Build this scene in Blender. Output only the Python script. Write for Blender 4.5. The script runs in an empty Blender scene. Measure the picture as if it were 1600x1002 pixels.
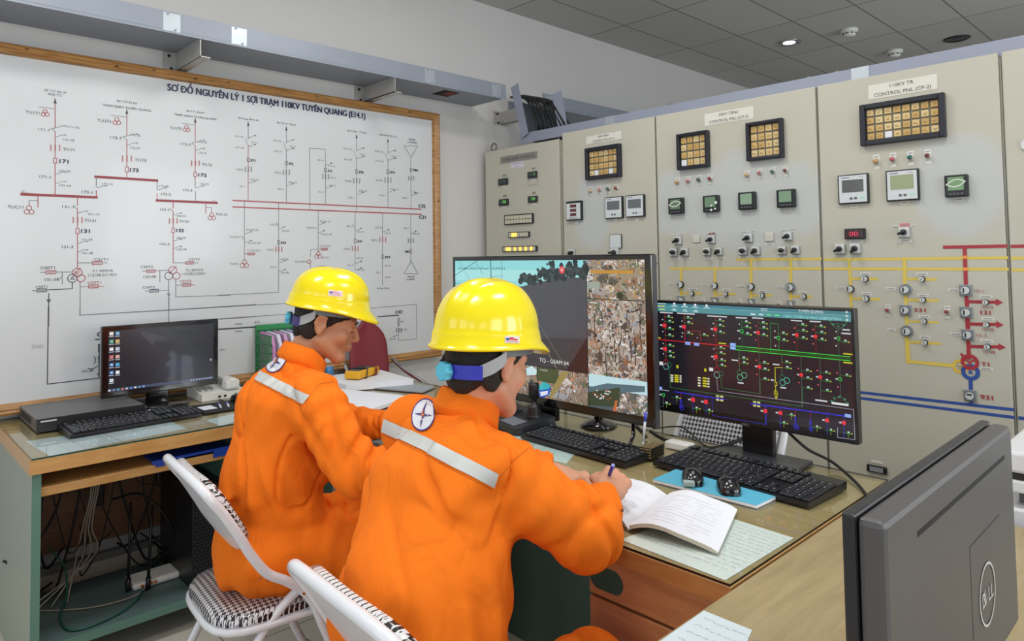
import bpy, bmesh, math, random
import numpy as np
from mathutils import Vector, Matrix
from mathutils.bvhtree import BVHTree

SC = bpy.context.scene
COL = SC.collection
# ------------------------------------------------------------------ camera
F_PX, PPY = 1085.34593, 355.428078            # focal length and principal row, 1600x1002 frame
YAW, PIT, ROL = -0.80904197, 0.0415012517, -0.0143811787
EYE = np.array([0.0, 0.0, 1.37])
def cam_rows():
    cy, sy = math.cos(YAW), math.sin(YAW); cp, sp = math.cos(PIT), math.sin(PIT)
    f = np.array([sy*cp, cy*cp, sp]); r = np.array([cy, -sy, 0.0]); u = np.cross(r, f)
    c, s = math.cos(ROL), math.sin(ROL)
    return c*r+s*u, -s*r+c*u, f
RR, UU, FF = cam_rows()
cam = bpy.data.cameras.new('camera'); camo = bpy.data.objects.new('camera', cam); COL.objects.link(camo)
cam.sensor_width = 36.0; cam.lens = F_PX/1600*36; cam.shift_y = -(501-PPY)/1600; cam.clip_start = 0.02
m = Matrix([list(RR)+[EYE[0]], list(UU)+[EYE[1]], list(-FF)+[EYE[2]], [0, 0, 0, 1]])
mw = Matrix.Identity(4)
for i in range(3):
    mw[i][0] = RR[i]; mw[i][1] = UU[i]; mw[i][2] = -FF[i]; mw[i][3] = EYE[i]
camo.matrix_world = mw
SC.camera = camo
# ------------------------------------------------------------------ exposure, world, daylight
SC.view_settings.view_transform = 'Standard'; SC.view_settings.look = 'None'
SC.view_settings.gamma = 1.0; SC.view_settings.exposure = 0.0; SC.view_settings.use_curve_mapping = False
wd = bpy.data.worlds.new('daylight'); SC.world = wd; wd.use_nodes = True
wd.node_tree.nodes['Background'].inputs[0].default_value = (0.75, 0.86, 1.0, 1)
wd.node_tree.nodes['Background'].inputs[1].default_value = 1.0
def area(name, loc, rot, sx, sy, power, col):
    l = bpy.data.lights.new(name, 'AREA'); l.shape = 'RECTANGLE'; l.size = sx; l.size_y = sy; l.energy = power; l.color = col
    o = bpy.data.objects.new(name, l); o.location = loc; o.rotation_euler = rot; COL.objects.link(o); return o
# daylight through the windows of the two walls behind the camera
DAY = (0.93, 0.97, 1.0)
for i, y in enumerate((-1.5, 0.7, 2.9, 5.3)):
    area('window_daylight_right', (2.75, y, 1.75), (0, math.radians(90), 0), 1.7, 1.5, (12, 32, 60, 66)[i], DAY)
for x in (-2.3, -0.4, 1.3):
    area('window_daylight_front', (x, -2.75, 1.75), (math.radians(90), 0, 0), 1.4, 1.7, 13, DAY)
# area lights added below the ceiling to brighten cabinets and shoulders, no fixtures
for (x, y) in ((-2.1, 0.3), (-0.7, 0.3), (-1.9, 1.9), (-0.4, 1.7)):
    area('ceiling_fill_light', (x, y, 3.03), (0, 0, 0), 0.25, 0.6, 15, (1.0, 0.98, 0.94))

# ------------------------------------------------------------------ geometry helpers
def ray(x, y): return RR*((x-800)/F_PX) - UU*((y-PPY)/F_PX) + FF
def on_z(x, y, z): d = ray(x, y); return EYE + d*((z-EYE[2])/d[2])
def on_y(x, y, Y): d = ray(x, y); return EYE + d*((Y-EYE[1])/d[1])
def on_x(x, y, X): d = ray(x, y); return EYE + d*((X-EYE[0])/d[0])
def at(x, y, d): return EYE + ray(x, y)*d

def lin(c):
    if isinstance(c, str):
        c = c.lstrip('#'); c = [int(c[i:i+2], 16)/255 for i in (0, 2, 4)]
    return tuple((v/12.92 if v <= 0.04045 else ((v+0.055)/1.055)**2.4) for v in c[:3])
MATS = {}
def mat(name, col=None, rough=0.5, metal=0.0, noise=0.0, nscale=8.0, bump=0.0, bscale=60.0, emit=0.0, coat=0.0, trans=0.0, spec=None, sheen=0.0):
    if name in MATS: return MATS[name]
    m = bpy.data.materials.new(name); m.use_nodes = True; nt = m.node_tree; b = nt.nodes['Principled BSDF']
    c = lin(col); b.inputs['Base Color'].default_value = (*c, 1); b.inputs['Roughness'].default_value = rough
    b.inputs['Metallic'].default_value = metal; b.inputs['Coat Weight'].default_value = coat; b.inputs['Coat Roughness'].default_value = 0.08
    b.inputs['Transmission Weight'].default_value = trans; b.inputs['Sheen Weight'].default_value = sheen
    if spec is not None: b.inputs['Specular IOR Level'].default_value = spec
    if emit: b.inputs['Emission Color'].default_value = (*c, 1); b.inputs['Emission Strength'].default_value = emit
    tc = nt.nodes.new('ShaderNodeTexCoord')
    if noise:
        n = nt.nodes.new('ShaderNodeTexNoise'); n.inputs['Scale'].default_value = nscale; n.inputs['Detail'].default_value = 6
        nt.links.new(tc.outputs['Object'], n.inputs['Vector'])
        mx = nt.nodes.new('ShaderNodeMix'); mx.data_type = 'RGBA'
        mx.inputs[6].default_value = (*[v*(1-noise) for v in c], 1); mx.inputs[7].default_value = (*[min(1, v*(1+noise)) for v in c], 1)
        nt.links.new(n.outputs['Fac'], mx.inputs[0]); nt.links.new(mx.outputs[2], b.inputs['Base Color'])
    if bump:
        n = nt.nodes.new('ShaderNodeTexNoise'); n.inputs['Scale'].default_value = bscale; n.inputs['Detail'].default_value = 4
        nt.links.new(tc.outputs['Object'], n.inputs['Vector'])
        bp = nt.nodes.new('ShaderNodeBump'); bp.inputs['Strength'].default_value = bump; bp.inputs['Distance'].default_value = 0.01
        nt.links.new(n.outputs['Fac'], bp.inputs['Height']); nt.links.new(bp.outputs[0], b.inputs['Normal'])
    MATS[name] = m; return m
def ink_mat(name, emit=0.0, rough=0.5, coat=0.0):
    if name in MATS: return MATS[name]
    m = bpy.data.materials.new(name); m.use_nodes = True; nt = m.node_tree; b = nt.nodes['Principled BSDF']
    a = nt.nodes.new('ShaderNodeAttribute'); a.attribute_name = 'ink'
    if emit:
        b.inputs['Base Color'].default_value = (0.01, 0.01, 0.012, 1)
        nt.links.new(a.outputs['Color'], b.inputs['Emission Color']); b.inputs['Emission Strength'].default_value = emit
    else: nt.links.new(a.outputs['Color'], b.inputs['Base Color'])
    b.inputs['Roughness'].default_value = rough; b.inputs['Coat Weight'].default_value = coat
    MATS[name] = m; return m

def tag(o, label=None, cat=None, group=None, kind=None):
    if label: o['label'] = label
    if cat: o['category'] = cat
    if group: o['group'] = group
    if kind: o['kind'] = kind
    return o
def thing(name, label, cat, loc=(0, 0, 0), rz=0.0, group=None):
    o = bpy.data.objects.new(name, None); o.empty_display_size = 0.05; COL.objects.link(o)
    o.location = loc; o.rotation_euler = (0, 0, rz); tag(o, label, cat, group); return o
def root_of(o):
    while o.parent: o = o.parent
    return o
def link_mesh(name, me, parent=None, world=True):
    """world=True: vertices are world coordinates, moved into the root's own frame"""
    o = bpy.data.objects.new(name, me); COL.objects.link(o)
    if parent is not None:
        o.parent = parent
        if world:
            r = root_of(parent)
            M = Matrix.Translation(r.location) @ r.rotation_euler.to_matrix().to_4x4()
            me.transform(M.inverted())
    return o
class B:
    """collects shapes into ONE mesh"""
    def __init__(s): s.bm = bmesh.new(); s.mats = []; s.cur = 0
    def m(s, mt):
        if mt not in s.mats: s.mats.append(mt)
        s.cur = s.mats.index(mt); return s
    def _fin(s, verts, M=None, smooth=False):
        fs = set()
        for v in verts:
            if M is not None: v.co = M @ v.co
            for f in v.link_faces: fs.add(f)
        for f in fs: f.material_index = s.cur; f.smooth = smooth
        return verts
    def box(s, c, sz, bev=0.0, M=None, seg=2):
        r = bmesh.ops.create_cube(s.bm, size=1.0); vs = r['verts']
        for v in vs: v.co = Vector((v.co.x*sz[0], v.co.y*sz[1], v.co.z*sz[2]))
        if bev > 0:
            es = list({e for v in vs for e in v.link_edges})
            rr = bmesh.ops.bevel(s.bm, geom=es, offset=min(bev, min(sz)*0.49), segments=seg, affect='EDGES', profile=0.5)
            vs = list({v for f in rr['faces'] for v in f.verts} | {v for v in vs if v.is_valid})
        T = Matrix.Translation(Vector(c))
        s._fin(vs, (M @ T) if M is not None else T, smooth=False); return s
    def b2(s, a, b, bev=0.0, M=None):
        return s.box([(a[i]+b[i])/2 for i in range(3)], [abs(b[i]-a[i]) for i in range(3)], bev, M)
    def cyl(s, a, b, r1, r2=None, n=20, cap=True):
        a = Vector(a); b = Vector(b); r2 = r1 if r2 is None else r2
        d = b-a; L = d.length; q = d.to_track_quat('Z', 'Y').to_matrix().to_4x4()
        r = bmesh.ops.create_cone(s.bm, cap_ends=cap, segments=n, radius1=max(r1, 1e-5), radius2=max(r2, 1e-5), depth=L)
        s._fin(r['verts'], Matrix.Translation((a+b)/2) @ q, smooth=True)
        for v in r['verts']:
            for f in v.link_faces:
                if len(f.verts) > 4: f.smooth = False
        return s
    def sph(s, c, r, sc=(1, 1, 1), M=None, n=16):
        rr = bmesh.ops.create_uvsphere(s.bm, u_segments=n, v_segments=max(6, n//2), radius=r)
        T = Matrix.Translation(Vector(c)) @ Matrix.Diagonal((*sc, 1))
        s._fin(rr['verts'], (M @ T) if M is not None else T, smooth=True); return s
    def lathe(s, prof, c=(0, 0, 0), n=28, M=None):
        rings = []
        for (r, z) in prof:
            rings.append([s.bm.verts.new((r*math.cos(2*math.pi*i/n), r*math.sin(2*math.pi*i/n), z)) for i in range(n)])
        for a, b in zip(rings, rings[1:]):
            for i in range(n): s.bm.faces.new((a[i], a[(i+1) % n], b[(i+1) % n], b[i]))
        s.bm.faces.new(list(reversed(rings[0]))); s.bm.faces.new(rings[-1])
        T = Matrix.Translation(Vector(c))
        s._fin([v for r in rings for v in r], (M @ T) if M is not None else T, smooth=True); return s
    def tube(s, pts, r, n=10, close=False):
        pts = [Vector(p) for p in pts]; N = len(pts); rings = []
        rad = r if isinstance(r, (list, tuple)) else [r]*N
        t0 = (pts[1]-pts[0]).normalized(); up = Vector((0, 0, 1)) if abs(t0.z) < 0.9 else Vector((1, 0, 0))
        nrm = t0.cross(up).normalized()
        for i, p in enumerate(pts):
            if close: t = (pts[(i+1) % N]-pts[i-1]).normalized()
            else: t = ((pts[min(i+1, N-1)]-pts[max(i-1, 0)])).normalized()
            nrm = (nrm - t*nrm.dot(t)); nrm = nrm.normalized() if nrm.length > 1e-6 else t.orthogonal().normalized()
            bn = t.cross(nrm)
            rings.append([s.bm.verts.new(p+(nrm*math.cos(2*math.pi*k/n)+bn*math.sin(2*math.pi*k/n))*rad[i]) for k in range(n)])
        R = rings+[rings[0]] if close else rings
        for a, b in zip(R, R[1:]):
            for i in range(n): s.bm.faces.new((a[i], a[(i+1) % n], b[(i+1) % n], b[i]))
        if not close:
            s.bm.faces.new(list(reversed(rings[0]))); s.bm.faces.new(rings[-1])
        s._fin([v for r_ in rings for v in r_], None, smooth=True); return s
    def prism(s, poly, ext, M=None):
        """poly: list of 3D points (planar), extruded by vector ext"""
        a = [s.bm.verts.new(Vector(p)) for p in poly]; b = [s.bm.verts.new(Vector(p)+Vector(ext)) for p in poly]
        n = len(a); s.bm.faces.new(list(reversed(a))); s.bm.faces.new(b)
        for i in range(n): s.bm.faces.new((a[i], a[(i+1) % n], b[(i+1) % n], b[i]))
        s._fin(a+b, M); return s
    def grid(s, P, smooth=True, closed_u=False):
        V = [[s.bm.verts.new(Vector(p)) for p in row] for row in P]
        for i in range(len(V)-1):
            n = len(V[i])
            for j in range(n if closed_u else n-1):
                s.bm.faces.new((V[i][j], V[i][(j+1) % n], V[i+1][(j+1) % n], V[i+1][j]))
        s._fin([v for r in V for v in r], None, smooth); return s
    def build(s, name, parent=None, world=True, label=None, uv=None):
        bmesh.ops.recalc_face_normals(s.bm, faces=s.bm.faces)
        me = bpy.data.meshes.new(name); s.bm.to_mesh(me); s.bm.free()
        for mt in s.mats: me.materials.append(mt)
        o = link_mesh(name, me, parent, world)
        if label: o['label'] = label
        return o
def smooth_path(pts, n=8):
    """Catmull-Rom through the points"""
    P = [Vector(p) for p in pts]; P = [P[0]*2-P[1]]+P+[P[-1]*2-P[-2]]; out = []
    for i in range(1, len(P)-2):
        for k in range(n):
            t = k/n
            out.append(0.5*((2*P[i])+(P[i+1]-P[i-1])*t+(2*P[i-1]-5*P[i]+4*P[i+1]-P[i+2])*t*t+(3*P[i]-P[i-1]-3*P[i+1]+P[i+2])*t**3))
    out.append(P[-2]); return out
def copy_tree(o, parent=None):
    c = o.copy(); COL.objects.link(c); c.parent = parent
    for ch in [x for x in o.children]: copy_tree(ch, c)
    return c
# ------------------------------------------------------------------ printing on planes
_TXT = {}
def text_mesh(body):
    if body in _TXT: return _TXT[body]
    cu = bpy.data.curves.new('t', 'FONT'); cu.body = body; cu.size = 1.0; cu.resolution_u = 3
    ob = bpy.data.objects.new('t', cu); COL.objects.link(ob)
    dg = bpy.context.evaluated_depsgraph_get(); me = ob.evaluated_get(dg).to_mesh()
    V = np.array([v.co[:2] for v in me.vertices]) if len(me.vertices) else np.zeros((0, 2)); Fc = [tuple(p.vertices) for p in me.polygons]
    ob.evaluated_get(dg).to_mesh_clear(); bpy.data.objects.remove(ob); bpy.data.curves.remove(cu)
    _TXT[body] = (V, Fc); return _TXT[body]
class Ink:
    """thin printed shapes lying on a plane (P0 + u U + v V), colour kept per face"""
    def __init__(s, P0, U, V, N, off=0.0006):
        s.P0, s.U, s.V, s.N = [np.array(a, float) for a in (P0, U, V, N)]
        s.off = off; s.v = []; s.f = []; s.c = []; s.L = 0
    def uv(s, q):       # pixel of the photo -> plane coordinates
        d = ray(*q); t = np.dot(s.P0-EYE, s.N)/np.dot(d, s.N); p = EYE+d*t-s.P0
        return np.array([p@s.U, p@s.V])
    def add(s, pts, faces, col, L=0):
        b = len(s.v); s.k = getattr(s, 'k', 0)+1; o = s.off*(1+L)+1.1e-6*(s.k % 330)
        for p in pts: s.v.append(s.P0+s.U*p[0]+s.V*p[1]+s.N*o)
        for f in faces: s.f.append([b+i for i in f]); s.c.append(lin(col))
    def poly(s, pts, col, L=0): s.add(pts, [list(range(len(pts)))], col, L)
    def rect(s, a, b, col, L=0): s.poly([(a[0], a[1]), (b[0], a[1]), (b[0], b[1]), (a[0], b[1])], col, L)
    def cr(s, c, w, h, col, L=0): s.rect((c[0]-w/2, c[1]-h/2), (c[0]+w/2, c[1]+h/2), col, L)
    def line(s, pts, w, col, L=0):
        for a, b in zip(pts, pts[1:]):
            a = np.array(a, float); b = np.array(b, float); d = b-a; l = np.hypot(*d)
            if l < 1e-9: continue
            d /= l; n = np.array([-d[1], d[0]])*w/2; e = d*w/2
            s.poly([a-e+n, a-e-n, b+e-n, b+e+n], col, L)
    def ring(s, c, r, w, col, L=0, n=20, sy=1.0):
        P = []; Fs = []
        for i in range(n):
            t = 2*math.pi*i/n
            P += [(c[0]+(r-w/2)*math.cos(t), c[1]+(r-w/2)*math.sin(t)*sy), (c[0]+(r+w/2)*math.cos(t), c[1]+(r+w/2)*math.sin(t)*sy)]
        for i in range(n): j = (i+1) % n; Fs.append([2*i, 2*i+1, 2*j+1, 2*j])
        s.add(P, Fs, col, L)
    def disk(s, c, r, col, L=0, n=18, sy=1.0): s.poly([(c[0]+r*math.cos(2*math.pi*i/n), c[1]+r*sy*math.sin(2*math.pi*i/n)) for i in range(n)], col, L)
    def rbox(s, c, w, h, lw, col, L=0):
        x0, x1, y0, y1 = c[0]-w/2, c[0]+w/2, c[1]-h/2, c[1]+h/2
        s.line([(x0, y0), (x1, y0), (x1, y1), (x0, y1), (x0, y0)], lw, col, L)
    def text(s, body, p, w=None, h=0.01, col='#222222', L=0, align='l', ang=0.0, aspect=1.0, maxw=None):
        src = body; body = body.translate(str.maketrans('ƠơƯưĐĐợỢ', 'OoUuDDọỌ'))
        V, Fc = text_mesh(body)
        if len(V) == 0: return
        x0, x1 = V[:, 0].min(), V[:, 0].max(); sy = h/0.73; sx = (w/(x1-x0)) if w else sy*aspect
        if maxw and (x1-x0)*sx > maxw: sx = maxw/(x1-x0)
        W = (x1-x0)*sx; ox = {'l': 0, 'c': -W/2, 'r': -W}[align]
        X = (V[:, 0]-x0)*sx+ox; Y = V[:, 1]*sy; c, sn = math.cos(ang), math.sin(ang)
        s.add(np.stack([p[0]+X*c-Y*sn, p[1]+X*sn+Y*c], 1), Fc, col, L)
        for i, ch in enumerate(src):        # horns and bars of the Vietnamese letters
            if ch not in 'ƠơƯưĐợỢ': continue
            r = text_mesh(body[:i+1])[0][:, 0].max(); l = text_mesh(body[:i])[0][:, 0].max()+0.07 if body[:i].strip() else x0
            if body[:i].endswith(' '): l = r-0.62
            if ch == 'Đ': q = [(l-0.06, 0.33), (l+0.26, 0.33), (l+0.26, 0.41), (l-0.06, 0.41)]
            else:
                t_ = 0.72 if ch in 'ƠƯỢ' else 0.52
                q = [(r-0.10, t_-0.10), (r-0.02, t_-0.12), (r+0.06, t_-0.02), (r+0.07, t_+0.10), (r, t_+0.10), (r-0.02, t_-0.01)]
            s.poly([(p[0]+((a-x0)*sx+ox)*c-b*sy*sn, p[1]+((a-x0)*sx+ox)*sn+b*sy*c) for a, b in q], col, L)
    def build(s, name, parent, mt):
        me = bpy.data.meshes.new(name); me.from_pydata([tuple(p) for p in s.v], [], s.f)
        a = me.color_attributes.new('ink', 'FLOAT_COLOR', 'CORNER')
        arr = np.ones((len(me.loops), 4), np.float32); k = 0
        for f, c in zip(s.f, s.c): arr[k:k+len(f), :3] = c; k += len(f)
        a.data.foreach_set('color', arr.ravel()); me.materials.append(mt); me.update()
        # face the viewer side
        return link_mesh(name, me, parent, True)
def crop(ox, oy, sc): return lambda x, y: (ox+x/sc, oy+y/sc)
# ================================================================== THE ROOM
WX, CZ = -3.45, 3.07
plaster = mat('wall_plaster', '#cecccA', 0.85, noise=0.05, nscale=1.3, bump=0.15, bscale=25)
def ceiling_mat():
    m = bpy.data.materials.new('ceiling_tiles'); m.use_nodes = True; nt = m.node_tree; b = nt.nodes['Principled BSDF']
    tc = nt.nodes.new('ShaderNodeTexCoord'); mp = nt.nodes.new('ShaderNodeMapping')
    mp.inputs['Location'].default_value = (1.775, -4.133, 0)     # one joint through x=-1.775, y=4.133
    nt.links.new(tc.outputs['Object'], mp.inputs['Vector'])
    br = nt.nodes.new('ShaderNodeTexBrick'); br.offset = 0.0; br.squash = 1.0
    br.inputs['Scale'].default_value = 1.0; br.inputs['Brick Width'].default_value = 0.44; br.inputs['Row Height'].default_value = 0.868
    br.inputs['Mortar Size'].default_value = 0.006; br.inputs['Mortar Smooth'].default_value = 0.1
    c = lin('#c2c2be'); br.inputs['Color1'].default_value = (*c, 1); br.inputs['Color2'].default_value = (*[v*0.9 for v in c], 1)
    br.inputs['Mortar'].default_value = (*lin('#7c7c7c'), 1)
    nt.links.new(mp.outputs[0], br.inputs['Vector']); nt.links.new(br.outputs['Color'], b.inputs['Base Color'])
    b.inputs['Roughness'].default_value = 0.9
    n = nt.nodes.new('ShaderNodeTexNoise'); n.inputs['Scale'].default_value = 180
    bp = nt.nodes.new('ShaderNodeBump'); bp.inputs['Strength'].default_value = 0.15; bp.inputs['Distance'].default_value = 0.003
    nt.links.new(tc.outputs['Object'], n.inputs['Vector']); nt.links.new(n.outputs['Fac'], bp.inputs['Height']); nt.links.new(bp.outputs[0], b.inputs['Normal'])
    return m
def floor_mat():
    m = bpy.data.materials.new('floor_tiles'); m.use_nodes = True; nt = m.node_tree; b = nt.nodes['Principled BSDF']
    tc = nt.nodes.new('ShaderNodeTexCoord')
    br = nt.nodes.new('ShaderNodeTexBrick'); br.offset = 0.0
    br.inputs['Scale'].default_value = 1.0; br.inputs['Brick Width'].default_value = 0.5; br.inputs['Row Height'].default_value = 0.5
    br.inputs['Mortar Size'].default_value = 0.003
    br.inputs['Color1'].default_value = (*lin('#cbc6ba'), 1); br.inputs['Color2'].default_value = (*lin('#c6c0b3'), 1); br.inputs['Mortar'].default_value = (*lin('#8f8a80'), 1)
    nt.links.new(tc.outputs['Object'], br.inputs['Vector']); nt.links.new(br.outputs['Color'], b.inputs['Base Color'])
    b.inputs['Roughness'].default_value = 0.22
    return m
def struct(name, b, lab=None):
    o = b.build(name); o['kind'] = 'structure'
    return o
def wall_with_holes(axis, pos, thick, lo, hi, z1, holes, mt):
    """wall slab with rectangular openings: pieces between the holes"""
    b = B().m(mt); z0 = 0.0
    def pc(a, c, za, zb):
        if c-a < 1e-4 or zb-za < 1e-4: return
        if axis == 'x': b.b2((pos, a, za), (pos+thick, c, zb))
        else: b.b2((a, pos, za), (c, pos+thick, zb))
    cur = lo
    for (a, c, za, zb) in sorted(holes):
        pc(cur, a, z0, z1); pc(a, c, z0, za); pc(a, c, zb, z1); cur = c
    pc(cur, hi, z0, z1); return b
struct('floor', B().m(floor_mat()).b2((-3.6, -2.8, -0.1), (2.8, 9.2, 0)))
struct('ceiling', B().m(ceiling_mat()).b2((-3.6, -2.8, CZ), (2.8, 9.2, CZ+0.1)))
struct('wall_left', B().m(plaster).b2((WX-0.15, -2.8, 0), (WX, 9.2, CZ)))
struct('wall_back', B().m(plaster).b2((WX, 9.0, 0), (2.6, 9.2, CZ)))
RH = [(y-0.75, y+0.75, 0.9, 2.6) for y in (-1.5, 0.7, 2.9, 5.3)]
struct('wall_right', wall_with_holes('x', 2.45, 0.15, -2.6, 9.0, CZ, RH, plaster))
FH = [(x-0.7, x+0.7, 0.9, 2.6) for x in (-2.3, -0.4, 1.3)]
struct('wall_front', wall_with_holes('y', -2.6, 0.15, WX, 2.6, CZ, FH, plaster))
wframe = mat('window_frame_paint', '#d8d8d4', 0.4)
k = 0
for (a, c, za, zb) in RH:
    k += 1; b = B().m(wframe)
    for (y0, y1, z0, z1) in ((a, a+.05, za, zb), (c-.05, c, za, zb), (a, c, za, za+.05), (a, c, zb-.05, zb), ((a+c)/2-.025, (a+c)/2+.025, za, zb)):
        b.b2((2.48, y0, z0), (2.54, y1, z1))
    struct('window_%d' % k, b)
for (a, c, za, zb) in FH:
    k += 1; b = B().m(wframe)
    for (y0, y1, z0, z1) in ((a, a+.05, za, zb), (c-.05, c, za, zb), (a, c, za, za+.05), (a, c, zb-.05, zb), ((a+c)/2-.025, (a+c)/2+.025, za, zb)):
        b.b2((y0, -2.55, z0), (y1, -2.49, z1))
    struct('window_%d' % k, b)
struct('baseboard_left', B().m(mat('skirting_tile', '#dcd5c6', 0.3)).b2((WX, -2.6, 0), (WX+0.012, 9, 0.12)))
# ---- ceiling fittings seen above the cabinets
chrome = mat('chrome', '#c8c8c8', 0.18, 1.0)
white_pl = mat('white_plastic', '#e4e4e0', 0.4)
def downlight(p, on, label):
    t = thing('ceiling_lamp', label, 'ceiling light', (p[0], p[1], CZ))
    B().m(chrome if on else mat('bronze_trim', '#3b3d3f', 0.35, 0.6)).lathe([(0.072, 0), (0.095, 0), (0.095, -0.006), (0.08, -0.012), (0.072, -0.006)], (0, 0, 0)).build('trim_ring', t, world=False)
    B().m(mat('lamp_lit', '#eef2ff', 0.4, emit=6.0) if on else mat('lamp_unlit', '#3c4044', 0.4)).lathe([(0.0005, -0.001), (0.070, -0.001), (0.070, -0.004), (0.0005, -0.010)], (0, 0, 0)).build('lens', t, world=False)
def detector(p, label):
    t = thing('smoke_detector', label, 'smoke detector', (p[0], p[1], CZ))
    B().m(white_pl).lathe([(0.062, 0), (0.062, -0.02), (0.058, -0.024), (0.0005, -0.024)], (0, 0, 0)).build('base', t, world=False)
    b = B().m(white_pl).lathe([(0.045, -0.024), (0.048, -0.036), (0.04, -0.052), (0.0005, -0.054)], (0, 0, 0))
    b.m(mat('vent_dark', '#2b2c2e', 0.6))
    for i in range(8):
        a = i*math.pi/4; b.box((0, 0, 0), (0.004, 0.024, 0.008), M=Matrix.Rotation(a, 4, 'Z') @ Matrix.Translation((0.046, 0, -0.036)))
    b.build('sensor_head', t, world=False)
downlight(on_z(1233, 66, CZ), True, 'lit round recessed downlight shining white in the grey tiled ceiling')
downlight(on_z(1495, 60, CZ), False, 'unlit dark round recessed downlight above the rightmost control cabinets')
detector(on_z(1327, 46, CZ), 'white round smoke detector nearest the lit downlight on the ceiling')
detector(on_z(1398, 79, CZ), 'smaller looking white smoke detector farther back, near the unlit downlight')
# ---- grey cable trays
gal = mat('tray_grey_paint', '#8f96a2', 0.45, 0.2, noise=0.08, nscale=5)
patch = mat('tray_bare_zinc', '#b4bcc4', 0.35, 0.5)
def tray_y(y0, y1, joints, label):
    t = thing('cable_tray', label, 'cable tray', (WX, (y0+y1)/2, 2.355))
    XF = -3.12
    B().m(gal).b2((WX+0.004, y0, 2.355), (XF, y1, 2.358)).b2((WX+0.004, y0, 2.358), (WX+0.007, y1, 2.44)).build('tray_bottom', t)
    b = B().m(gal).b2((XF-0.003, y0, 2.345), (XF, y1, 2.437))
    for j in joints: b.m(patch).b2((XF, j-0.035, 2.352), (XF+0.002, j+0.035, 2.43)); b.m(gal).cyl((XF, j+0.015, 2.36), (XF+0.006, j+0.015, 2.36), 0.005).cyl((XF, j-0.015, 2.425), (XF+0.006, j-0.015, 2.425), 0.005)
    b.build('front_lip', t)
    return t
tl = tray_y(-1.5, 2.94, (0.98, 1.27, 2.35, 2.86), 'grey painted cable tray running along the wall above the single line diagram board')
B().m(mat('tray_hole_dark', '#15161a', 0.9)).b2((-3.33, 2.52, 2.3545), (-3.20, 2.64, 2.3552)).m(mat('tray_hole_red', '#7c2a28', 0.7)).b2((-3.30, 2.57, 2.3540), (-3.22, 2.63, 2.3548)).build('cut_out', tl, label='dark square cut-out with a red patch')
tr = tray_y(3.27, 8.5, (3.34,), 'grey cable tray continuing along the wall behind the control cabinets')
steel = mat('bracket_steel', '#b3b1ad', 0.4, 0.4, noise=0.08)
for (y, lab) in ((1.10, 'steel wall bracket holding the cable tray above the left half of the board'), (2.12, 'angled steel wall bracket holding the cable tray near the right end of the framed board'), (3.19, 'steel wall bracket under the cable tray end beside the grey relay cabinet')):
    t = thing('wall_bracket', lab, 'bracket', (WX, y, 2.3), group=None)
    b = B().m(steel).b2((WX, y-0.055, 2.262), (WX+0.006, y+0.07, 2.352))
    b.m(mat('bolt_dark', '#2e2c2a', 0.5, 0.6))
    for (yy, zz) in ((y-0.02, 2.275), (y+0.03, 2.275), (y-0.03, 2.335)): b.cyl((WX+0.006, yy, zz), (WX+0.014, yy, zz), 0.007, n=8)
    b.build('wall_plate', t)
    B().m(steel).b2((WX+0.006, y, 2.268), (-3.125, y+0.004, 2.352)).b2((WX+0.006, y, 2.268), (-3.125, y+0.045, 2.272)).build('arm', t)
# tray on top of the cabinets with the chute coming down from the wall tray
lil = mat('tray_lilac_grey', '#9399ab', 0.45, 0.15, noise=0.06, nscale=4)
t = thing('cable_tray', 'lilac grey cable tray lying along the tops of the control cabinets', 'cable tray', (-1.0, 3.2, 2.09))
YT = 3.02
B().m(lil).b2((-3.06, YT, 2.086), (1.2, YT+0.35, 2.09)).build('tray_bottom', t)
b = B().m(lil).b2((-3.08, YT-0.003, 2.070), (1.2, YT, 2.132))
for xx in (-2.37, -1.06): b.m(patch).b2((xx-0.035, YT-0.006, 2.078), (xx+0.035, YT-0.003, 2.132))
b.build('front_lip', t)
B().m(lil).b2((-3.06, YT+0.35, 2.086), (1.2, YT+0.353, 2.135)).build('rear_lip', t)
t = thing('cable_chute', 'steep open cable chute rising from the cabinet tops to the wall tray', 'cable tray', (-2.95, 3.0, 2.1))
def quadplate(b, qs, Y, th=0.004, dy=0.0):
    P = [on_y(q[0], q[1], Y) for q in qs]; b.prism([tuple(p) for p in P], (0, th, 0))
b = B().m(lil); quadplate(b, [(798, 137), (809, 130), (825, 208), (815, 216)], 3.0); b.build('side_plate', t)
b = B().m(lil); quadplate(b, [(862, 148), (876, 141), (886, 196), (872, 199)], 3.05); b.build('side_plate', t)
b = B().m(mat('tray_inside', '#4e545e', 0.6)); P = [on_y(q[0], q[1], 3.1) for q in ((815, 160), (868, 175), (884, 200), (826, 212))]; b.prism([tuple(p) for p in P], (0, 0.004, 0)); b.build('floor_plate', t)
blk = mat('cable_black', '#191a1d', 0.5)
CG = 'black cables in the chute above the cabinets'
for i in range(9):
    x0 = 806+i*2.5; y0 = 150-i*0.3
    pts = [on_y(x0-8, y0+2, 3.075), on_y(x0+14+i*3, y0+4+i, 3.06), on_y(x0+26+i*4, y0+22+i*2, 3.06), on_y(x0+34+i*4.4, 196+i*1.5, 3.06), on_y(x0+40+i*4.4, 212, 3.12)]
    pts = [p+np.array([0, -0.002*(i % 4), 0.0]) for p in pts]
    tag(B().m(blk).tube(smooth_path(pts, 6), 0.0075, 8).build('cable'), 'black cable in the bundle bending down the chute above the cabinets', 'cable', CG)
tag(B().m(blk).tube(smooth_path([on_y(*q, 3.055) for q in ((832, 160), (838, 154), (848, 156), (858, 162), (864, 166), (874, 178), (884, 194))], 6), 0.007, 8).build('cable'), 'black cable looping over on the right side of the chute', 'cable')
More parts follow.
